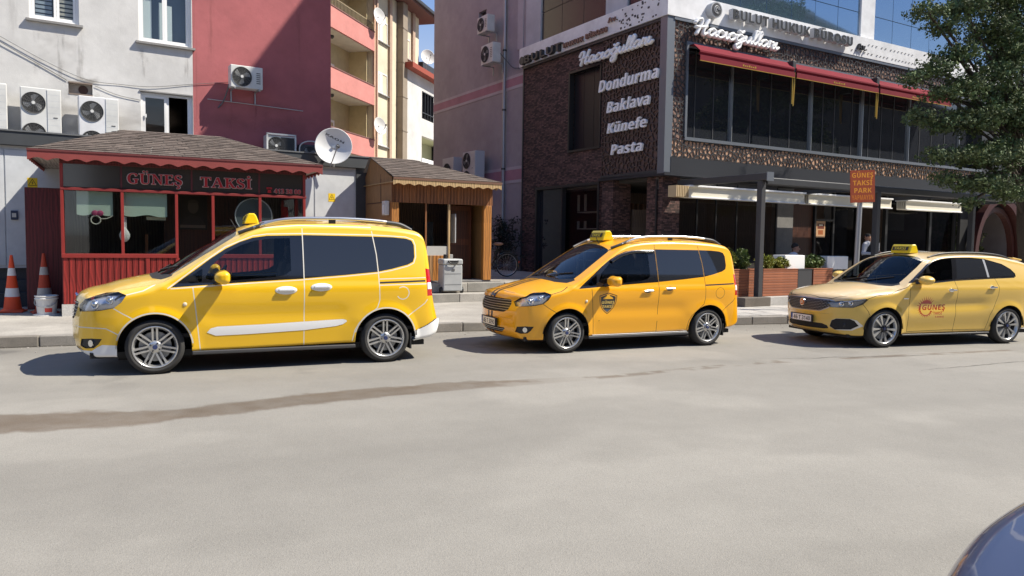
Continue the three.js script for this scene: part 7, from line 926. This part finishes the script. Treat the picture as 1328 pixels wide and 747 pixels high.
    // roof rail
    const ry = (x) => (ray(K.all, 'y', x, .64) || 1.6), rl = part(t, 'roof_rail', tube([[1.02, ry(1.02) + .022, .64 * s], [1.3, ry(1.3) + .055, .645 * s], [1.9, ry(1.9) + .062, .645 * s], [2.45, ry(2.45) + .060, .64 * s], [2.62, ry(2.62) + .052, .635 * s]], .019, 8, 40), mt.silver); parts(rl, 'rail_foot', [tube([[.86, ry(.92) + .0, .60 * s], [1.0, ry(1.0) + .02, .635 * s], [1.14, ry(1.14) + .034, .64 * s]], .021, 8, 12), tube([[2.55, ry(2.55) + .05, .637 * s], [2.72, ry(2.72) + .042, .632 * s], [2.86, ry(2.86) + .0, .625 * s]], .026, 8, 12), B(1.86, 1.94, ry(1.9) - .01, ry(1.9) + .055, .63 * s - .012, .63 * s + .012, .005)], mt.anth2);
    for (const [x, i] of [[0, 0], [2.489, 1]]) wheelParts(t, x, (.872) * s, { R: .292, rim: .222, rot: [0.22, 1.1][i] + (s < 0 ? 0.3 : 0) });
    // wheel housings
    for (const [ax, ay] of arches) { const g = new THREE.CylinderGeometry(.372, .372, .34, 28, 1, true, 0, Math.PI); g.rotateX(Math.PI / 2); g.rotateZ(Math.PI / 2 + Math.PI / 2 * 0); g.translate(ax, ay, (.69) * s); part(t, 'wheel_housing', [g, (() => { const c = B(ax - .37, ax + .37, .12, .66, .50 * s - .01, .50 * s + .01); return c; })()], mt.dark); }
    part(t, 'sill', B(.36, 2.13, .19, .232, .83 * s - .03, .83 * s + .03, .012), mt.anth2); if (!white) part(t, 'sill_strip', B(.42, 2.10, .236, .247, .846 * s - .010, .846 * s + .010, .004), mt.galv);
    part(t, 'mud_flap', B(2.79, 2.81, .15, .34, .78 * s - .09, .78 * s + .07), mt.black);
  }
  const wsM = G('windscreen', t, ws, thinGlass(0.62, 0.68, 0.66), { mirror: 'both' }); G('cowl', t, cowl, mt.black, { mirror: 'both' }); G('rear_window', tg, rearGlass, mt.darkGlass, { mirror: 'both' });
  const wy = (x, z) => ray(K.all, 'y', x, z) + .012; parts(t, 'wiper', [tube([[.05, wy(.05, .1), .1], [.14, wy(.14, .3), .3], [.24, wy(.24, .55), .55]], .009, 5), tube([[.05, wy(.05, .4), -.45], [.10, wy(.10, .2), -.2], [.16, wy(.16, .05), .05]], .009, 5)], mt.black);
  const g1 = G('grille', t, gr, mt.dark, { mirror: 'both', off: -0.012 }); let bars = []; for (const y of [.605, .640, .675, .710, .745]) bars = bars.concat(cut(gr, 'front', [[-.1, y], [.6, y + .004], [.6, y + .010], [-.1, y + .007]])[0]); G('grille_bar', g1, bars, M(0.5, 0.5, 0.5, { rough: 0.38, metal: 0.6 }), { mirror: 'both', off: 0.002 });
  const g2 = G('lower_grille', t, gl, mt.dark, { mirror: 'both', off: -0.01 }); let b2 = []; for (const y of [.292, .318]) b2 = b2.concat(cut(gl, 'front', [[-.1, y], [.6, y], [.6, y + .008], [-.1, y + .008]])[0]); G('grille_bar', g2, b2, mt.silver, { mirror: 'both', off: 0.002 });
  { const e = new THREE.SphereGeometry(1, 20, 12); e.scale(.012, .032, .075); e.rotateZ(.5); const x = ray(K.all, 'x', 0, .80, 'min') ?? -.78; e.translate(x - .004, .80, 0); part(t, 'badge', e, M(0.04, 0.07, 0.2, { rough: 0.2 })); }
  if (o.plate) { const x = (ray(K.all, 'x', .0, .44, 'min') ?? -.84) - .02; const p = part(t, 'number_plate', B(x - .012, x + .02, .35, .478, -.275, .275, .006), mt.black); const g = new THREE.PlaneGeometry(.52, .112); g.rotateY(-Math.PI / 2); g.translate(x - .0135, .414, 0); part(p, 'plate_print', g, new THREE.MeshStandardMaterial({ map: plateTex(o.plate), roughness: 0.4 }), { label: 'white number plate ' + o.plate }); }
  // inside and below
  part(t, 'underbody', [B(-.62, 3.0, .18, .24, -.74, .74), B(-.52, 3.0, .24, .50, -.46, .46)], mt.dark);
  part(t, 'floor', B(.1, 2.95, .38, .42, -.80, .80), mt.interior); part(t, 'dashboard', [B(.16, .46, .72, .98, -.74, .74, .06), B(.46, .62, .6, .86, -.2, .2, .04)], mt.black);
  const st = (x, z) => { const s = part(t, 'seat', [B(x, x + .5, .42, .62, z - .24, z + .24, .06), (() => { const g = B(-.07, .07, 0, .58, -.23, .23, .06); g.rotateZ(-.22); g.translate(x + .50, .60, z); return g; })(), (() => { const g = B(-.045, .045, 0, .17, -.13, .13, .04); g.rotateZ(-.2); g.translate(x + .64, 1.2, z); return g; })()], M(0.025, 0.026, 0.03, { rough: 0.9 })); return s; }; st(.88, .38); st(.88, -.38); part(t, 'rear_bench', [B(1.75, 2.2, .42, .62, -.6, .6, .05), B(2.15, 2.28, .6, 1.2, -.6, .6, .05)], mt.interior);
  { const g = new THREE.TorusGeometry(.175, .015, 8, 30); g.rotateY(Math.PI / 2); g.rotateZ(-.45); g.translate(.66, .98, .38); part(t, 'steering_wheel', [g, rod([.66, .98, .38], [.45, .86, .38], .03), rod([.70, 1.06, .22], [.64, .92, .54], .012)], mt.black); }
  const rm = ray(K.all, 'y', .97, 0) || 1.6; taxiSign(t, 1.04, (ray(K.all, 'y', 1.04, 0) || 1.63) + .012, 0, { w: .42, k: white ? .8 : 1 }); part(t, 'aerial', rod([.86, (ray(K.all, 'y', .88, .25) || 1.57), .25], [.80, rm + .06, .25], .006, 6), mt.black);
  return t;
}
const shieldTex = (bg) => canvasTex(224, 256, (c, w, h) => { c.fillStyle = bg; c.fillRect(0, 0, w, h); const sh = (k) => { c.beginPath(); const X = (v) => w / 2 + (v - 112) * k, Y = (v) => h / 2 + (v - 128) * k; c.moveTo(X(112), Y(14)); c.lineTo(X(202), Y(44)); c.quadraticCurveTo(X(206), Y(176), X(112), Y(242)); c.quadraticCurveTo(X(18), Y(176), X(22), Y(44)); c.closePath(); }; sh(1); c.fillStyle = '#2a1c12'; c.fill(); sh(0.92); c.fillStyle = bg; c.fill(); sh(0.84); c.fillStyle = '#1e1a18'; c.fill(); c.fillStyle = '#f0b41c'; c.beginPath(); c.moveTo(60, 82); c.quadraticCurveTo(70, 52, 112, 50); c.quadraticCurveTo(154, 52, 164, 82); c.closePath(); c.fill(); c.fillRect(96, 38, 32, 14); c.fillStyle = '#1e1a18'; c.fillRect(50, 82, 124, 5); c.fillStyle = '#f2cf6a'; c.textAlign = 'center'; c.font = 'bold 40px sans-serif'; c.fillText('GÜNEŞ', 112, 132); c.fillText('TAKSİ', 112, 176); c.fillStyle = '#4a5a6a'; c.beginPath(); c.moveTo(78, 192); c.lineTo(146, 192); c.lineTo(112, 222); c.closePath(); c.fill(); });
const css = (r, g, b) => '#' + C(r, g, b).getHexString();
const yel = [0.88, 0.515, 0.003], ora = [0.92, 0.42, 0.002], pal = [0.74, 0.48, 0.085];
const nrm = (a) => [Math.sin(R(a)), Math.cos(R(a))]; // outward normal of the near side in x,z
function carPos(x, d, a, half) { const [nx, nz] = nrm(a); return [x - nx * half, 0, -d - nz * half]; }
makeVan({ label: 'yellow taxi van with white edge tape and white lower skirts, nearest at the left', paint: paint(1, 1, 1, { vertexColors: true }), plain: paint(...yel), paleTint: paintedSkySheen(yel, [0.84, 0.62, 0.22], 0.4), stripes: true, pos: carPos(-4.04, 8.51, 23.92, .872 * 1.072), turn: 23.92, scale: 1.072 });
makeVan({ label: 'orange taxi van with dark bonnet stripes and a shield emblem on its door', paint: paint(1, 1, 1, { vertexColors: true }), plain: paint(...ora), paleTint: paintedSkySheen(ora, [0.88, 0.46, 0.03], 0.12), hoodStripes: true, visor: true, logo: true, logoMat: new THREE.MeshPhysicalMaterial({ map: shieldTex(css(...ora)), roughness: 0.38, clearcoat: 1, clearcoatRoughness: 0.035 }), plate: '46 T 3090', pos: carPos(0.79, 10.6, 23.76, .872 * .983), turn: 23.76, scale: .983 });
function makeWagon(o) {
  const t = thing(o.name, o.label, o.category, o.pos, o.turn); t.scale.setScalar(o.scale); const body = o.paint;
  const yk = (y) => y > .45 ? .45 + (y - .45) * 1.045 : y;
  const rows = [
    [-.925, .535, -.925, .533, .52, .13, 0, .001], [-.92, .63, -.918, .42, .60, .16, 0, .02], [-.905, .72, -.90, .32, .67, .19, .01, .03], [-.865, .785, -.86, .25, .72, .20, .02, .04], [-.79, .84, -.79, .215, .77, .18, .035, .06], [-.66, .885, -.64, .20, .82, .12, .05, .09], [-.46, .93, -.46, .195, .86, .07, .06, .10], [-.24, .968, -.24, .20, .884, .03, .07, .10], [.0, .996, .0, .205, .895, .01, .08, .10],
    [.20, 1.015, .20, .21, .896, 0, .085, .08], [.31, 1.06, .31, .21, .896, 0, .10, .06], [.51, 1.19, .51, .212, .896, 0, .11, .05], [.74, 1.335, .74, .214, .896, 0, .11, .045], [.95, 1.45, .95, .216, .896, 0, .10, .045], [1.11, 1.492, 1.11, .218, .896, 0, .075, .045], [1.36, 1.518, 1.36, .22, .896, 0, .055, .05], [1.9, 1.53, 1.9, .222, .896, 0, .045, .055], [2.4, 1.52, 2.4, .226, .894, 0, .045, .055], [2.85, 1.472, 2.85, .24, .888, -.01, .05, .07], [3.12, 1.42, 3.12, .26, .87, -.03, .05, .06],
    [3.26, 1.375, 3.28, .28, .855, -.05, .045, .05], [3.32, 1.32, 3.40, .30, .84, -.07, .04, .05], [3.38, 1.18, 3.46, .33, .825, -.09, .03, .05], [3.46, 1.03, 3.53, .36, .81, -.11, .02, .05], [3.53, .88, 3.57, .40, .79, -.12, .01, .04], [3.58, .72, 3.60, .45, .76, -.12, 0, .03], [3.61, .58, 3.62, .50, .72, -.12, 0, .01]].map((r) => { r[1] = yk(r[1]); r[3] = yk(r[3]); return r; });
  const WB = 2.638, arches = [[0, .306], [WB, .306]];
  const zs = (y, w, x) => { const b = 1.06; let z = w; if (y > b) { const u = y - b; z -= .30 * u + .22 * u * u; } else { const u = b - y; z -= .055 * sm(.42, .85, u); z += .022 * sm(.015, .085, u) * (1 - sm(.11, .40, u)); z -= .022 * Math.exp(-(((y - .62 - .04 * x) / .09) ** 2)) * sm(.35, .6, x) * (1 - sm(1.9, 2.3, x)); }
    for (const [ax, ay] of arches) { const r = Math.hypot(x - ax, y - ay); z += .016 * (1 - sm(.37, .46, r)) * (w > .8 ? 1 : .3); } return z; };
  const K = new Cutter(loftHalf(rows, zs)), G = (name, parent, tris, m, opt, extra) => tris.length && pp(parent, name, soup(tris, m === body && o.paleTint ? { ...opt, paleTint: o.paleTint } : opt), m, extra);
  for (const [ax, ay] of arches) K.take('side', [[ax - .366, -.1], [ax + .366, -.1], ...circ(ax, ay, .366, 0, Math.PI, 28)], (q) => (q[0][2] + q[1][2] + q[2][2]) / 3 > .3);
  const sh = (P) => P.map(([x, y]) => { const u = Math.max(0, y - 1.06); return [x + 1.0 * (.30 * u + .22 * u * u), y]; });
  const dlo = sh([[.42, 1.065], [.52, 1.155], [.66, 1.275], [.80, 1.375], [.95, 1.435], [1.10, 1.468], [1.33, 1.49], [1.7, 1.492], [2.03, 1.472], [2.43, 1.388], [2.64, 1.30], [2.745, 1.225], [2.765, 1.168], [2.16, 1.148], [1.42, 1.117], [.96, 1.08]]);
  let F = K.take('side', dlo, onSide); let [p1, f1] = cut(F, 'side', sh([[.66, 1.10], [.76, 1.30], [.86, 1.385], [1.0, 1.435], [1.15, 1.462], [1.305, 1.472], [1.345, 1.125], [1.0, 1.10]])); let [p2, f2] = cut(f1, 'side', sh([[1.405, 1.476], [1.99, 1.462], [2.11, 1.166], [1.44, 1.135]])); let [p3, f3] = cut(f2, 'side', sh([[2.045, 1.452], [2.42, 1.376], [2.62, 1.295], [2.725, 1.22], [2.74, 1.183], [2.165, 1.166]])); let [ppost, ftrim] = cut(f3, 'side', sh([[1.99, 1.47], [2.04, 1.456], [2.16, 1.16], [2.115, 1.16]]));
  const chromeL = K.band('side', [[.50, 1.052], [.96, 1.072], [1.42, 1.108], [2.16, 1.139], [2.76, 1.159]], .014, onSide);
  const ws = K.take('top', [[.225, -.1], [.23, .2], [.265, .45], [.32, .64], [.38, .735], [.56, .725], [.80, .685], [.985, .64], [1.03, .45], [1.045, .25], [1.05, -.1]], (q) => onTop(q) && q[0][0] > .15);
  const cowl = K.take('top', [[.14, -.1], [.15, .25], [.19, .5], [.28, .70], [.37, .78], [.395, .735], [.32, .64], [.265, .45], [.23, .2], [.225, -.1]], (q) => onTop(q) && q[0][1] > .85);
  const head = K.take('side', [[-.80, .65], [-.815, .735], [-.70, .765], [-.56, .79], [-.40, .812], [-.345, .80], [-.43, .72], [-.58, .66]], (q) => q[0][2] > .32);
  const grP = [[-.1, .568], [.36, .572], [.50, .635], [.585, .72], [.585, .755], [.50, .775], [-.1, .79]]; const gr = K.take('front', grP, onFront); const gl = K.take('front', [[-.1, .285], [.42, .285], [.50, .30], [.48, .345], [.40, .375], [-.1, .385]], onFront);
  const fogF = K.take('front', [[.52, .335], [.555, .44], [.62, .475], [.77, .48], [.81, .455], [.825, .36], [.765, .285], [.59, .285]], (q) => q[0][0] < -.35 && q[0][2] > .4); const [fogI, fogC] = cut(fogF, 'front', [[.522, .336], [.556, .438], [.621, .473], [.765, .476], [.795, .449], [.807, .365], [.756, .302], [.592, .290]]);
  const tail = K.take('side', [[3.05, .93], [3.10, 1.06], [3.3, 1.10], [3.7, 1.02], [3.7, .90]], (q) => q[0][0] > 2.95 && q[0][2] > .35); const rg = K.take('front', [[-.1, 1.12], [.58, 1.12], [.60, 1.16], [.53, 1.44], [-.1, 1.46]], (q) => q[0][0] > 3.1 && (q[0][3] + q[1][3] + q[2][3]) / 3 > .3);
  let lines = []; for (const l of [[[.455, 1.03], [.455, .99], [.465, .70], [.485, .25]], [[1.405, 1.10], [1.455, .95], [1.465, .7], [1.46, .235]], [[2.30, 1.14], [2.37, 1.0], [2.36, .85], [2.30, .66], [2.22, .50], [2.20, .38], [2.16, .24]], [[-.355, .81], [-.2, .86], [.1, .90], [.36, .985], [.455, 1.03]], [[-.43, .715], [-.39, .67], [-.33, .60], [-.31, .55]], [[.50, .255], [1.3, .268], [2.15, .262]]]) lines = lines.concat(K.band('side', l, .0075, onSide)); lines = lines.concat(K.band('top', [[-.84, 0], [-.83, .3], [-.76, .52], [-.6, .70]], .007, (q) => onTop(q) && q[0][0] < -.45));
  const LG = [.60, .43, 1.28, .93]; let logo = []; if (o.logo) logo = K.take('side', [[LG[0], LG[1]], [LG[2], LG[1]], [LG[2], LG[3]], [LG[0], LG[3]]], onSide);
  const fd = K.take('side', [[.455, 1.03], [.455, .99], [.465, .70], [.485, .255], [1.46, .255], [1.465, .7], [1.455, .95], [1.40, 1.12], [1.38, 1.15], [.44, 1.09]], onSide), rd = K.take('side', [[1.40, 1.14], [1.455, .95], [1.465, .7], [1.46, .255], [2.165, .255], [2.20, .38], [2.22, .50], [2.30, .66], [2.36, .85], [2.37, 1.0], [2.30, 1.16]], onSide);
  const bonnet = K.take('side', [[-1, .70], [-.80, .74], [-.355, .81], [-.2, .86], [.1, .90], [.36, .985], [.40, 1.12], [.2, 1.3], [-1, 1.3]], (q) => q[0][0] < .33 && onTop(q)), bumper = K.take('side', [[-1, .1], [-1, .80], [-.8, .68], [-.43, .72], [-.31, .55], [-.33, .1]], (q) => q[0][0] < -.2), rb_ = K.take('side', [[2.98, .1], [2.98, .62], [3.1, .80], [3.8, .80], [3.8, .1]], (q) => q[0][0] > 2.9); const tg = K.take('front', [[-.1, .8], [.68, .8], [.68, 1.05], [.60, 1.48], [-.1, 1.5]], (q) => q[0][0] > 3.1 && (q[0][3] + q[1][3] + q[2][3]) / 3 > .35);
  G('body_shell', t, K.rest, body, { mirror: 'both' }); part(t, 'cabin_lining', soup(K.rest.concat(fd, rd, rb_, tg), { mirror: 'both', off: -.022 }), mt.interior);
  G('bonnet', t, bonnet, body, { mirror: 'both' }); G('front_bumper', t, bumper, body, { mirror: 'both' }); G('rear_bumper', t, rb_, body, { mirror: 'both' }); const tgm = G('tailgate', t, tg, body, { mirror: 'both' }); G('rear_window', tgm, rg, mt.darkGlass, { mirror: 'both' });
  G('panel_line', t, lines, M(0.02, 0.015, 0.008, { rough: .8 }), { mirror: 'both' }); G('window_strip', t, chromeL, mt.chrome, { mirror: 'both', off: .003 });
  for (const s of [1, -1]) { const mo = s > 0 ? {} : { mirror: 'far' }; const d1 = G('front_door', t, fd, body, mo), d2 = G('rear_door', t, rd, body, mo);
    G('window_trim', t, ftrim, mt.blackGloss, mo); G('window_post', d2, ppost, M(.35, .36, .38, { rough: .3 }), mo); G('window_pane', d1, p1, o.darkWin ? mt.darkGlass : thinGlass(.30, .33, .35), mo); G('window_pane', d2, p2, mt.darkGlass, mo); G('quarter_window', t, p3, mt.darkGlass, mo);
    if (o.logo && s > 0) G('door_lettering', d1, logo, o.logoMat, { uv: (v) => [(v[0] - LG[0]) / (LG[2] - LG[0]), (v[1] - LG[1]) / (LG[3] - LG[1])] }, { label: 'red sun emblem with GÜNEŞ TAKSİ on the front door' }); else if (o.logo) G('door_patch', d1, logo, body, mo);
    const yz = (x, y) => (ray(K.all, 'z', x, y) || .89) * s; handleParts(t, d1, 1.33, .945, yz(1.33, .945), mt.chrome, mt.chrome); handleParts(t, d2, 2.22, .985, yz(2.22, .985), mt.chrome, mt.chrome);
    const hl = G('headlight', t, head, mt.lampWhite, mo); G('lamp_reflector', hl, head, M(.22, .23, .25, { rough: .25, metal: .7 }), { ...mo, off: -.03 }); const bulbs = []; for (const [x, y] of [[-.70, .715], [-.60, .735]]) { const z = ray(K.all, 'z', x, y) || .7, g = new THREE.TorusGeometry(.032, .009, 8, 20); g.rotateY(-.85 * s); g.translate(x, y, (z - .014) * s); bulbs.push(g); const q = new THREE.SphereGeometry(.026, 12, 10); q.translate(x, y, (z - .03) * s); bulbs.push(q); } part(hl, 'lamp_bulb', bulbs, mt.chrome);
    const [drl] = cut(head, 'side', [[-.69, .765], [-.55, .79], [-.40, .811], [-.38, .80], [-.55, .775], [-.68, .752]]); G('light_strip', hl, drl, M(.8, .8, .82, { rough: .2 }), { ...mo, off: -.008 });
    G('fog_lamp_recess', t, fogI, mt.dark, { ...mo, off: -.01 }); G('fog_lamp_surround', t, fogC, mt.silver, { ...mo, off: .003 }); { const z = .70, x = (ray(K.all, 'x', z, .385, 'min') ?? -.72) + .01, g = new THREE.CylinderGeometry(.035, .035, .03, 18); g.rotateZ(Math.PI / 2); g.rotateY(-.5 * s); g.translate(x, .375, z * s); part(t, 'fog_lamp', g, mt.lampWhite); }
    G('tail_light', t, tail, mt.lampRed, mo);
    if (!o.noMirror) { const ms = new THREE.SphereGeometry(1, 24, 18), mp = ms.attributes.position; for (let i = 0; i < mp.count; i++) { let x = mp.getX(i), y = mp.getY(i), z = mp.getZ(i); if (x > .2) x = .2 + (x - .2) * .15; const taper = 1 + .18 * z * -1; const k = 1 / Math.pow(Math.max(.25, Math.pow(Math.abs(y), 2.4) + Math.pow(Math.abs(z), 2.4) + Math.pow(Math.abs(x), 2.4)), .12); mp.setXYZ(i, x * .15, y * k * .075 * taper, z * k * .12); } ms.computeVertexNormals(); ms.translate(.70, 1.115, (.895 + .12) * s); const mm = part(t, 'mirror', ms, o.plain || body); const gl2 = new THREE.CircleGeometry(.062, 18); gl2.scale(1.4, 1, 1); gl2.rotateY(Math.PI / 2); gl2.translate(.725, 1.115, (.895 + .12) * s); part(mm, 'mirror_glass', gl2, mt.chrome); part(mm, 'mirror_arm', [rod([.60, 1.06, .87 * s], [.655, 1.085, .98 * s], .026, 8, .02)], mt.black); }
    part(t, 'side_badge', B(.335, .43, .80, .822, yz(.38, .81) - .004, yz(.38, .81) + .004, .003), mt.chrome);
    const ry = (x) => (ray(K.all, 'y', x, .61) || 1.5); part(t, 'roof_rail', tube([[1.10, ry(1.12) + .0, .61 * s], [1.35, ry(1.35) + .026, .612 * s], [2.1, ry(2.1) + .032, .612 * s], [2.7, ry(2.7) + .028, .605 * s], [3.02, ry(3.02) + .0, .59 * s]], .018, 8, 40), mt.black);
    for (const [x, i] of [[0, 0], [WB, 1]]) wheelParts(t, x, .888 * s, { R: .316, rim: .245, dark: true, rot: [0.35, .9][i] });
    for (const [ax, ay] of arches) { const g = new THREE.CylinderGeometry(.376, .376, .36, 28, 1, true, 0, Math.PI); g.rotateX(Math.PI / 2); g.rotateZ(Math.PI / 2); g.translate(ax, ay, .70 * s); part(t, 'wheel_housing', [g, B(ax - .37, ax + .37, .12, .69, .50 * s - .01, .50 * s + .01)], mt.dark); }
    part(t, 'sill', B(.38, 2.26, .185, .215, .83 * s - .03, .83 * s + .03, .012), mt.anth2); }
  const spoiler = part(t, 'spoiler', (() => { const g = new RoundedBoxGeometry(.22, .035, 1.02, 2, .016); g.rotateZ(-.16); g.translate(3.24, (ray(K.all, 'y', 3.16, 0) || 1.49) + .012, 0); return g; })(), o.plain || body);
  G('windscreen', t, ws, thinGlass(.62, .68, .68), { mirror: 'both' }); G('cowl', t, cowl, mt.black, { mirror: 'both' });
  const wy = (x, z) => (ray(K.all, 'y', x, z) || 1.05) + .012; parts(t, 'wiper', [tube([[.26, wy(.26, .1), .1], [.35, wy(.35, .3), .3], [.46, wy(.46, .55), .55]], .009, 5), tube([[.25, wy(.25, .4), -.45], [.30, wy(.30, .2), -.2], [.36, wy(.36, .05), .05]], .009, 5)], mt.black);
  const g1 = G('grille', t, gr, mt.dark, { mirror: 'both', off: -.012 }); let bars = []; for (let k = 0; k < 7; k++) { const y = .592 + k * .026, sh = (k % 2) * .03; for (let m = 0; m < 10; m++) { const z0 = -.03 + sh + m * .06; bars = bars.concat(cut(gr, 'front', [[z0, y], [z0 + .045, y], [z0 + .045, y + .009], [z0, y + .009]])[0]); } } G('grille_bar', g1, bars, M(.22, .22, .22, { rough: .35 }), { mirror: 'both', off: .002 });
  const [rimI, rimO] = cut(gr, 'front', [[-.2, .580], [.355, .584], [.49, .645], [.57, .722], [.57, .748], [.49, .764], [-.2, .779]]); G('grille_surround', g1, rimO, M(.45, .45, .45, { rough: .35, metal: .6 }), { mirror: 'both', off: .004 }); G('lower_grille', t, gl, mt.dark, { mirror: 'both', off: -.01 });
  { const x = ray(K.all, 'x', 0, .70, 'min') ?? -.9, e = new THREE.CylinderGeometry(.062, .062, .02, 28); e.rotateZ(Math.PI / 2); e.translate(x - .012, .705, 0); const bd = part(t, 'badge', e, mt.chrome); const q = new THREE.CylinderGeometry(.052, .052, .006, 28); q.rotateZ(Math.PI / 2); q.translate(x - .0245, .705, 0); part(bd, 'badge_face', q, o.badge || M(.55, .14, .04, { rough: .3 })); parts(bd, 'badge_relief', [-.022, 0, .022].map((z) => B(x - .030, x - .027, .68, .73, z - .005, z + .005)), mt.chrome); }
  if (o.plate) { const x = (ray(K.all, 'x', 0, .48, 'min') ?? -.92) - .014; const p = part(t, 'number_plate', B(x - .012, x + .02, .375, .505, -.275, .275, .006), mt.black); const g = new THREE.PlaneGeometry(.52, .112); g.rotateY(-Math.PI / 2); g.translate(x - .0135, .44, 0); part(p, 'plate_print', g, new THREE.MeshStandardMaterial({ map: plateTex(o.plate), roughness: .4 }), { label: 'white number plate ' + o.plate }); }
  part(t, 'underbody', [B(-.62, 3.3, .17, .22, -.74, .74), B(-.5, 3.2, .22, .48, -.46, .46)], mt.dark); part(t, 'floor', B(.3, 3.3, .34, .38, -.8, .8), mt.interior); part(t, 'dashboard', B(.40, .78, .68, .985, -.76, .76, .07), mt.black);
  const st = (x, z) => part(t, 'seat', [B(x, x + .5, .32, .52, z - .25, z + .25, .06), (() => { const g = B(-.07, .07, 0, .6, -.24, .24, .06); g.rotateZ(-.3); g.translate(x + .48, .5, z); return g; })(), (() => { const g = B(-.045, .045, 0, .16, -.13, .13, .04); g.rotateZ(-.25); g.translate(x + .67, 1.1, z); return g; })()], M(.03, .03, .034, { rough: .9 })); st(1.1, .39); st(1.1, -.39); part(t, 'rear_bench', [B(1.9, 2.4, .32, .5, -.6, .6, .05), B(2.38, 2.5, .5, 1.05, -.6, .6, .05)], mt.interior);
  { const g = new THREE.TorusGeometry(.178, .015, 8, 30); g.rotateY(Math.PI / 2); g.rotateZ(-.45); g.translate(.92, .96, .39); part(t, 'steering_wheel', [g, rod([.92, .96, .39], [.70, .86, .39], .03)], mt.black); }
  if (o.sign) taxiSign(t, 1.19, (ray(K.all, 'y', 1.19, 0) || 1.55) + .012, 0, { w: .44 });
  return t;
}
const sunTex = (bg) => canvasTex(340, 250, (c, w, h) => { c.fillStyle = bg; c.fillRect(0, 0, w, h); const cx = 112, cy = 140, red = '#a81c0c'; c.fillStyle = red; for (let k = 0; k < 26; k++) { const a = k / 26 * 6.283, l = Math.sin(a) < -.2 ? 102 : 86; if (Math.cos(a) > .5 && Math.sin(a) > -.6 && Math.sin(a) < .25) continue; c.beginPath(); c.moveTo(cx + Math.cos(a - .08) * 64, cy + Math.sin(a - .08) * 64); c.lineTo(cx + Math.cos(a) * l, cy + Math.sin(a) * l); c.lineTo(cx + Math.cos(a + .08) * 64, cy + Math.sin(a + .08) * 64); c.fill(); } c.beginPath(); c.arc(cx, cy, 66, 0, 6.283); c.fill(); c.fillStyle = bg; c.beginPath(); c.arc(cx, cy + 6, 54, .1, 3.04); c.fill(); c.fillStyle = bg; c.fillRect(62, 106, 270, 58); c.fillStyle = red; c.font = 'bold 62px sans-serif'; c.textBaseline = 'alphabetic'; c.save(); c.translate(72, 158); c.transform(1, 0, -.12, 1, 0, 0); const m = c.measureText('GÜNEŞ').width; c.scale(246 / m, 1); c.fillText('GÜNEŞ', 0, 0); c.restore(); c.font = 'bold 34px sans-serif'; c.fillText('TAKSİ', 192, 198); c.font = 'bold 22px sans-serif'; c.fillText('K.MARAŞ', 214, 224); });
makeWagon({ name: 'taxi_estate_car', category: 'taxi car', label: 'pale yellow estate car taxi with red sun emblem on its door, at the right', paint: paint(1, 1, 1, { vertexColors: true }), plain: paint(...pal), paleTint: paintedSkySheen(pal, [0.74, 0.56, 0.32], 0.85), logo: true, sign: true, plate: '46 T 3140', logoMat: new THREE.MeshPhysicalMaterial({ map: sunTex(css(...pal)), roughness: .38, clearcoat: 1, clearcoatRoughness: .035 }), pos: carPos(5.77, 11.61, 17.16, .888 * .9426), turn: 17.16, scale: .9426 });
makeWagon({ name: 'parked_car', category: 'car', label: 'dark blue car close to the camera at the bottom right corner', paint: paint(.055, .07, .13), darkWin: true, badge: mt.anth2, pos: [1.865, 0, -1.25], turn: 32, scale: 1 });
// ---------- unseen houses opposite, heights and dark walls shaped for the glass reflections ----------
{
  const ws = [M(.07, .06, .05), M(.09, .085, .08), M(.055, .045, .035), M(.05, .05, .05), M(.06, .055, .045), M(.07, .065, .06)].map((m) => { m.map = T.plaster; return m; }), info = [[-34, 14, 9, 'cream'], [-17, 15, 7.5, 'white'], [1, 17, 8, 'tan'], [19.5, 18, 9.5, 'grey'], [40, 48, 26, 'cream'], [90, 60, 22, 'white']], win = B(0, 1.3, 0, 1.4, 0, 0.06), a = R(18);
  info.forEach(([x, w, h, c], i) => { const t = thing('house_opposite', ['brown', 'pale grey', 'dark brown', 'dark grey', 'long brown', 'distant pale'][i] + ' house across the street behind the viewer, only seen mirrored in glass', 'building', [x * Math.cos(a) + 9.5 * Math.sin(a), 0, -x * Math.sin(a) + 9.5 * Math.cos(a)], 18);
    part(t, 'wall', B(0, w, 0, h, 0, 9), ws[i]); part(t, 'roof', B(-0.3, w + 0.3, h, h + 0.4, -0.5, 9.3), mt.sill);
    for (let y = 1.2; y < h - 1.6; y += 3) for (let k = 0; k < Math.floor(w / 2.9); k++) pmesh(t, 'window', win, mt.dark, [1 + k * 2.9, y, -0.05]); });
}
renderer.render(scene, camera);
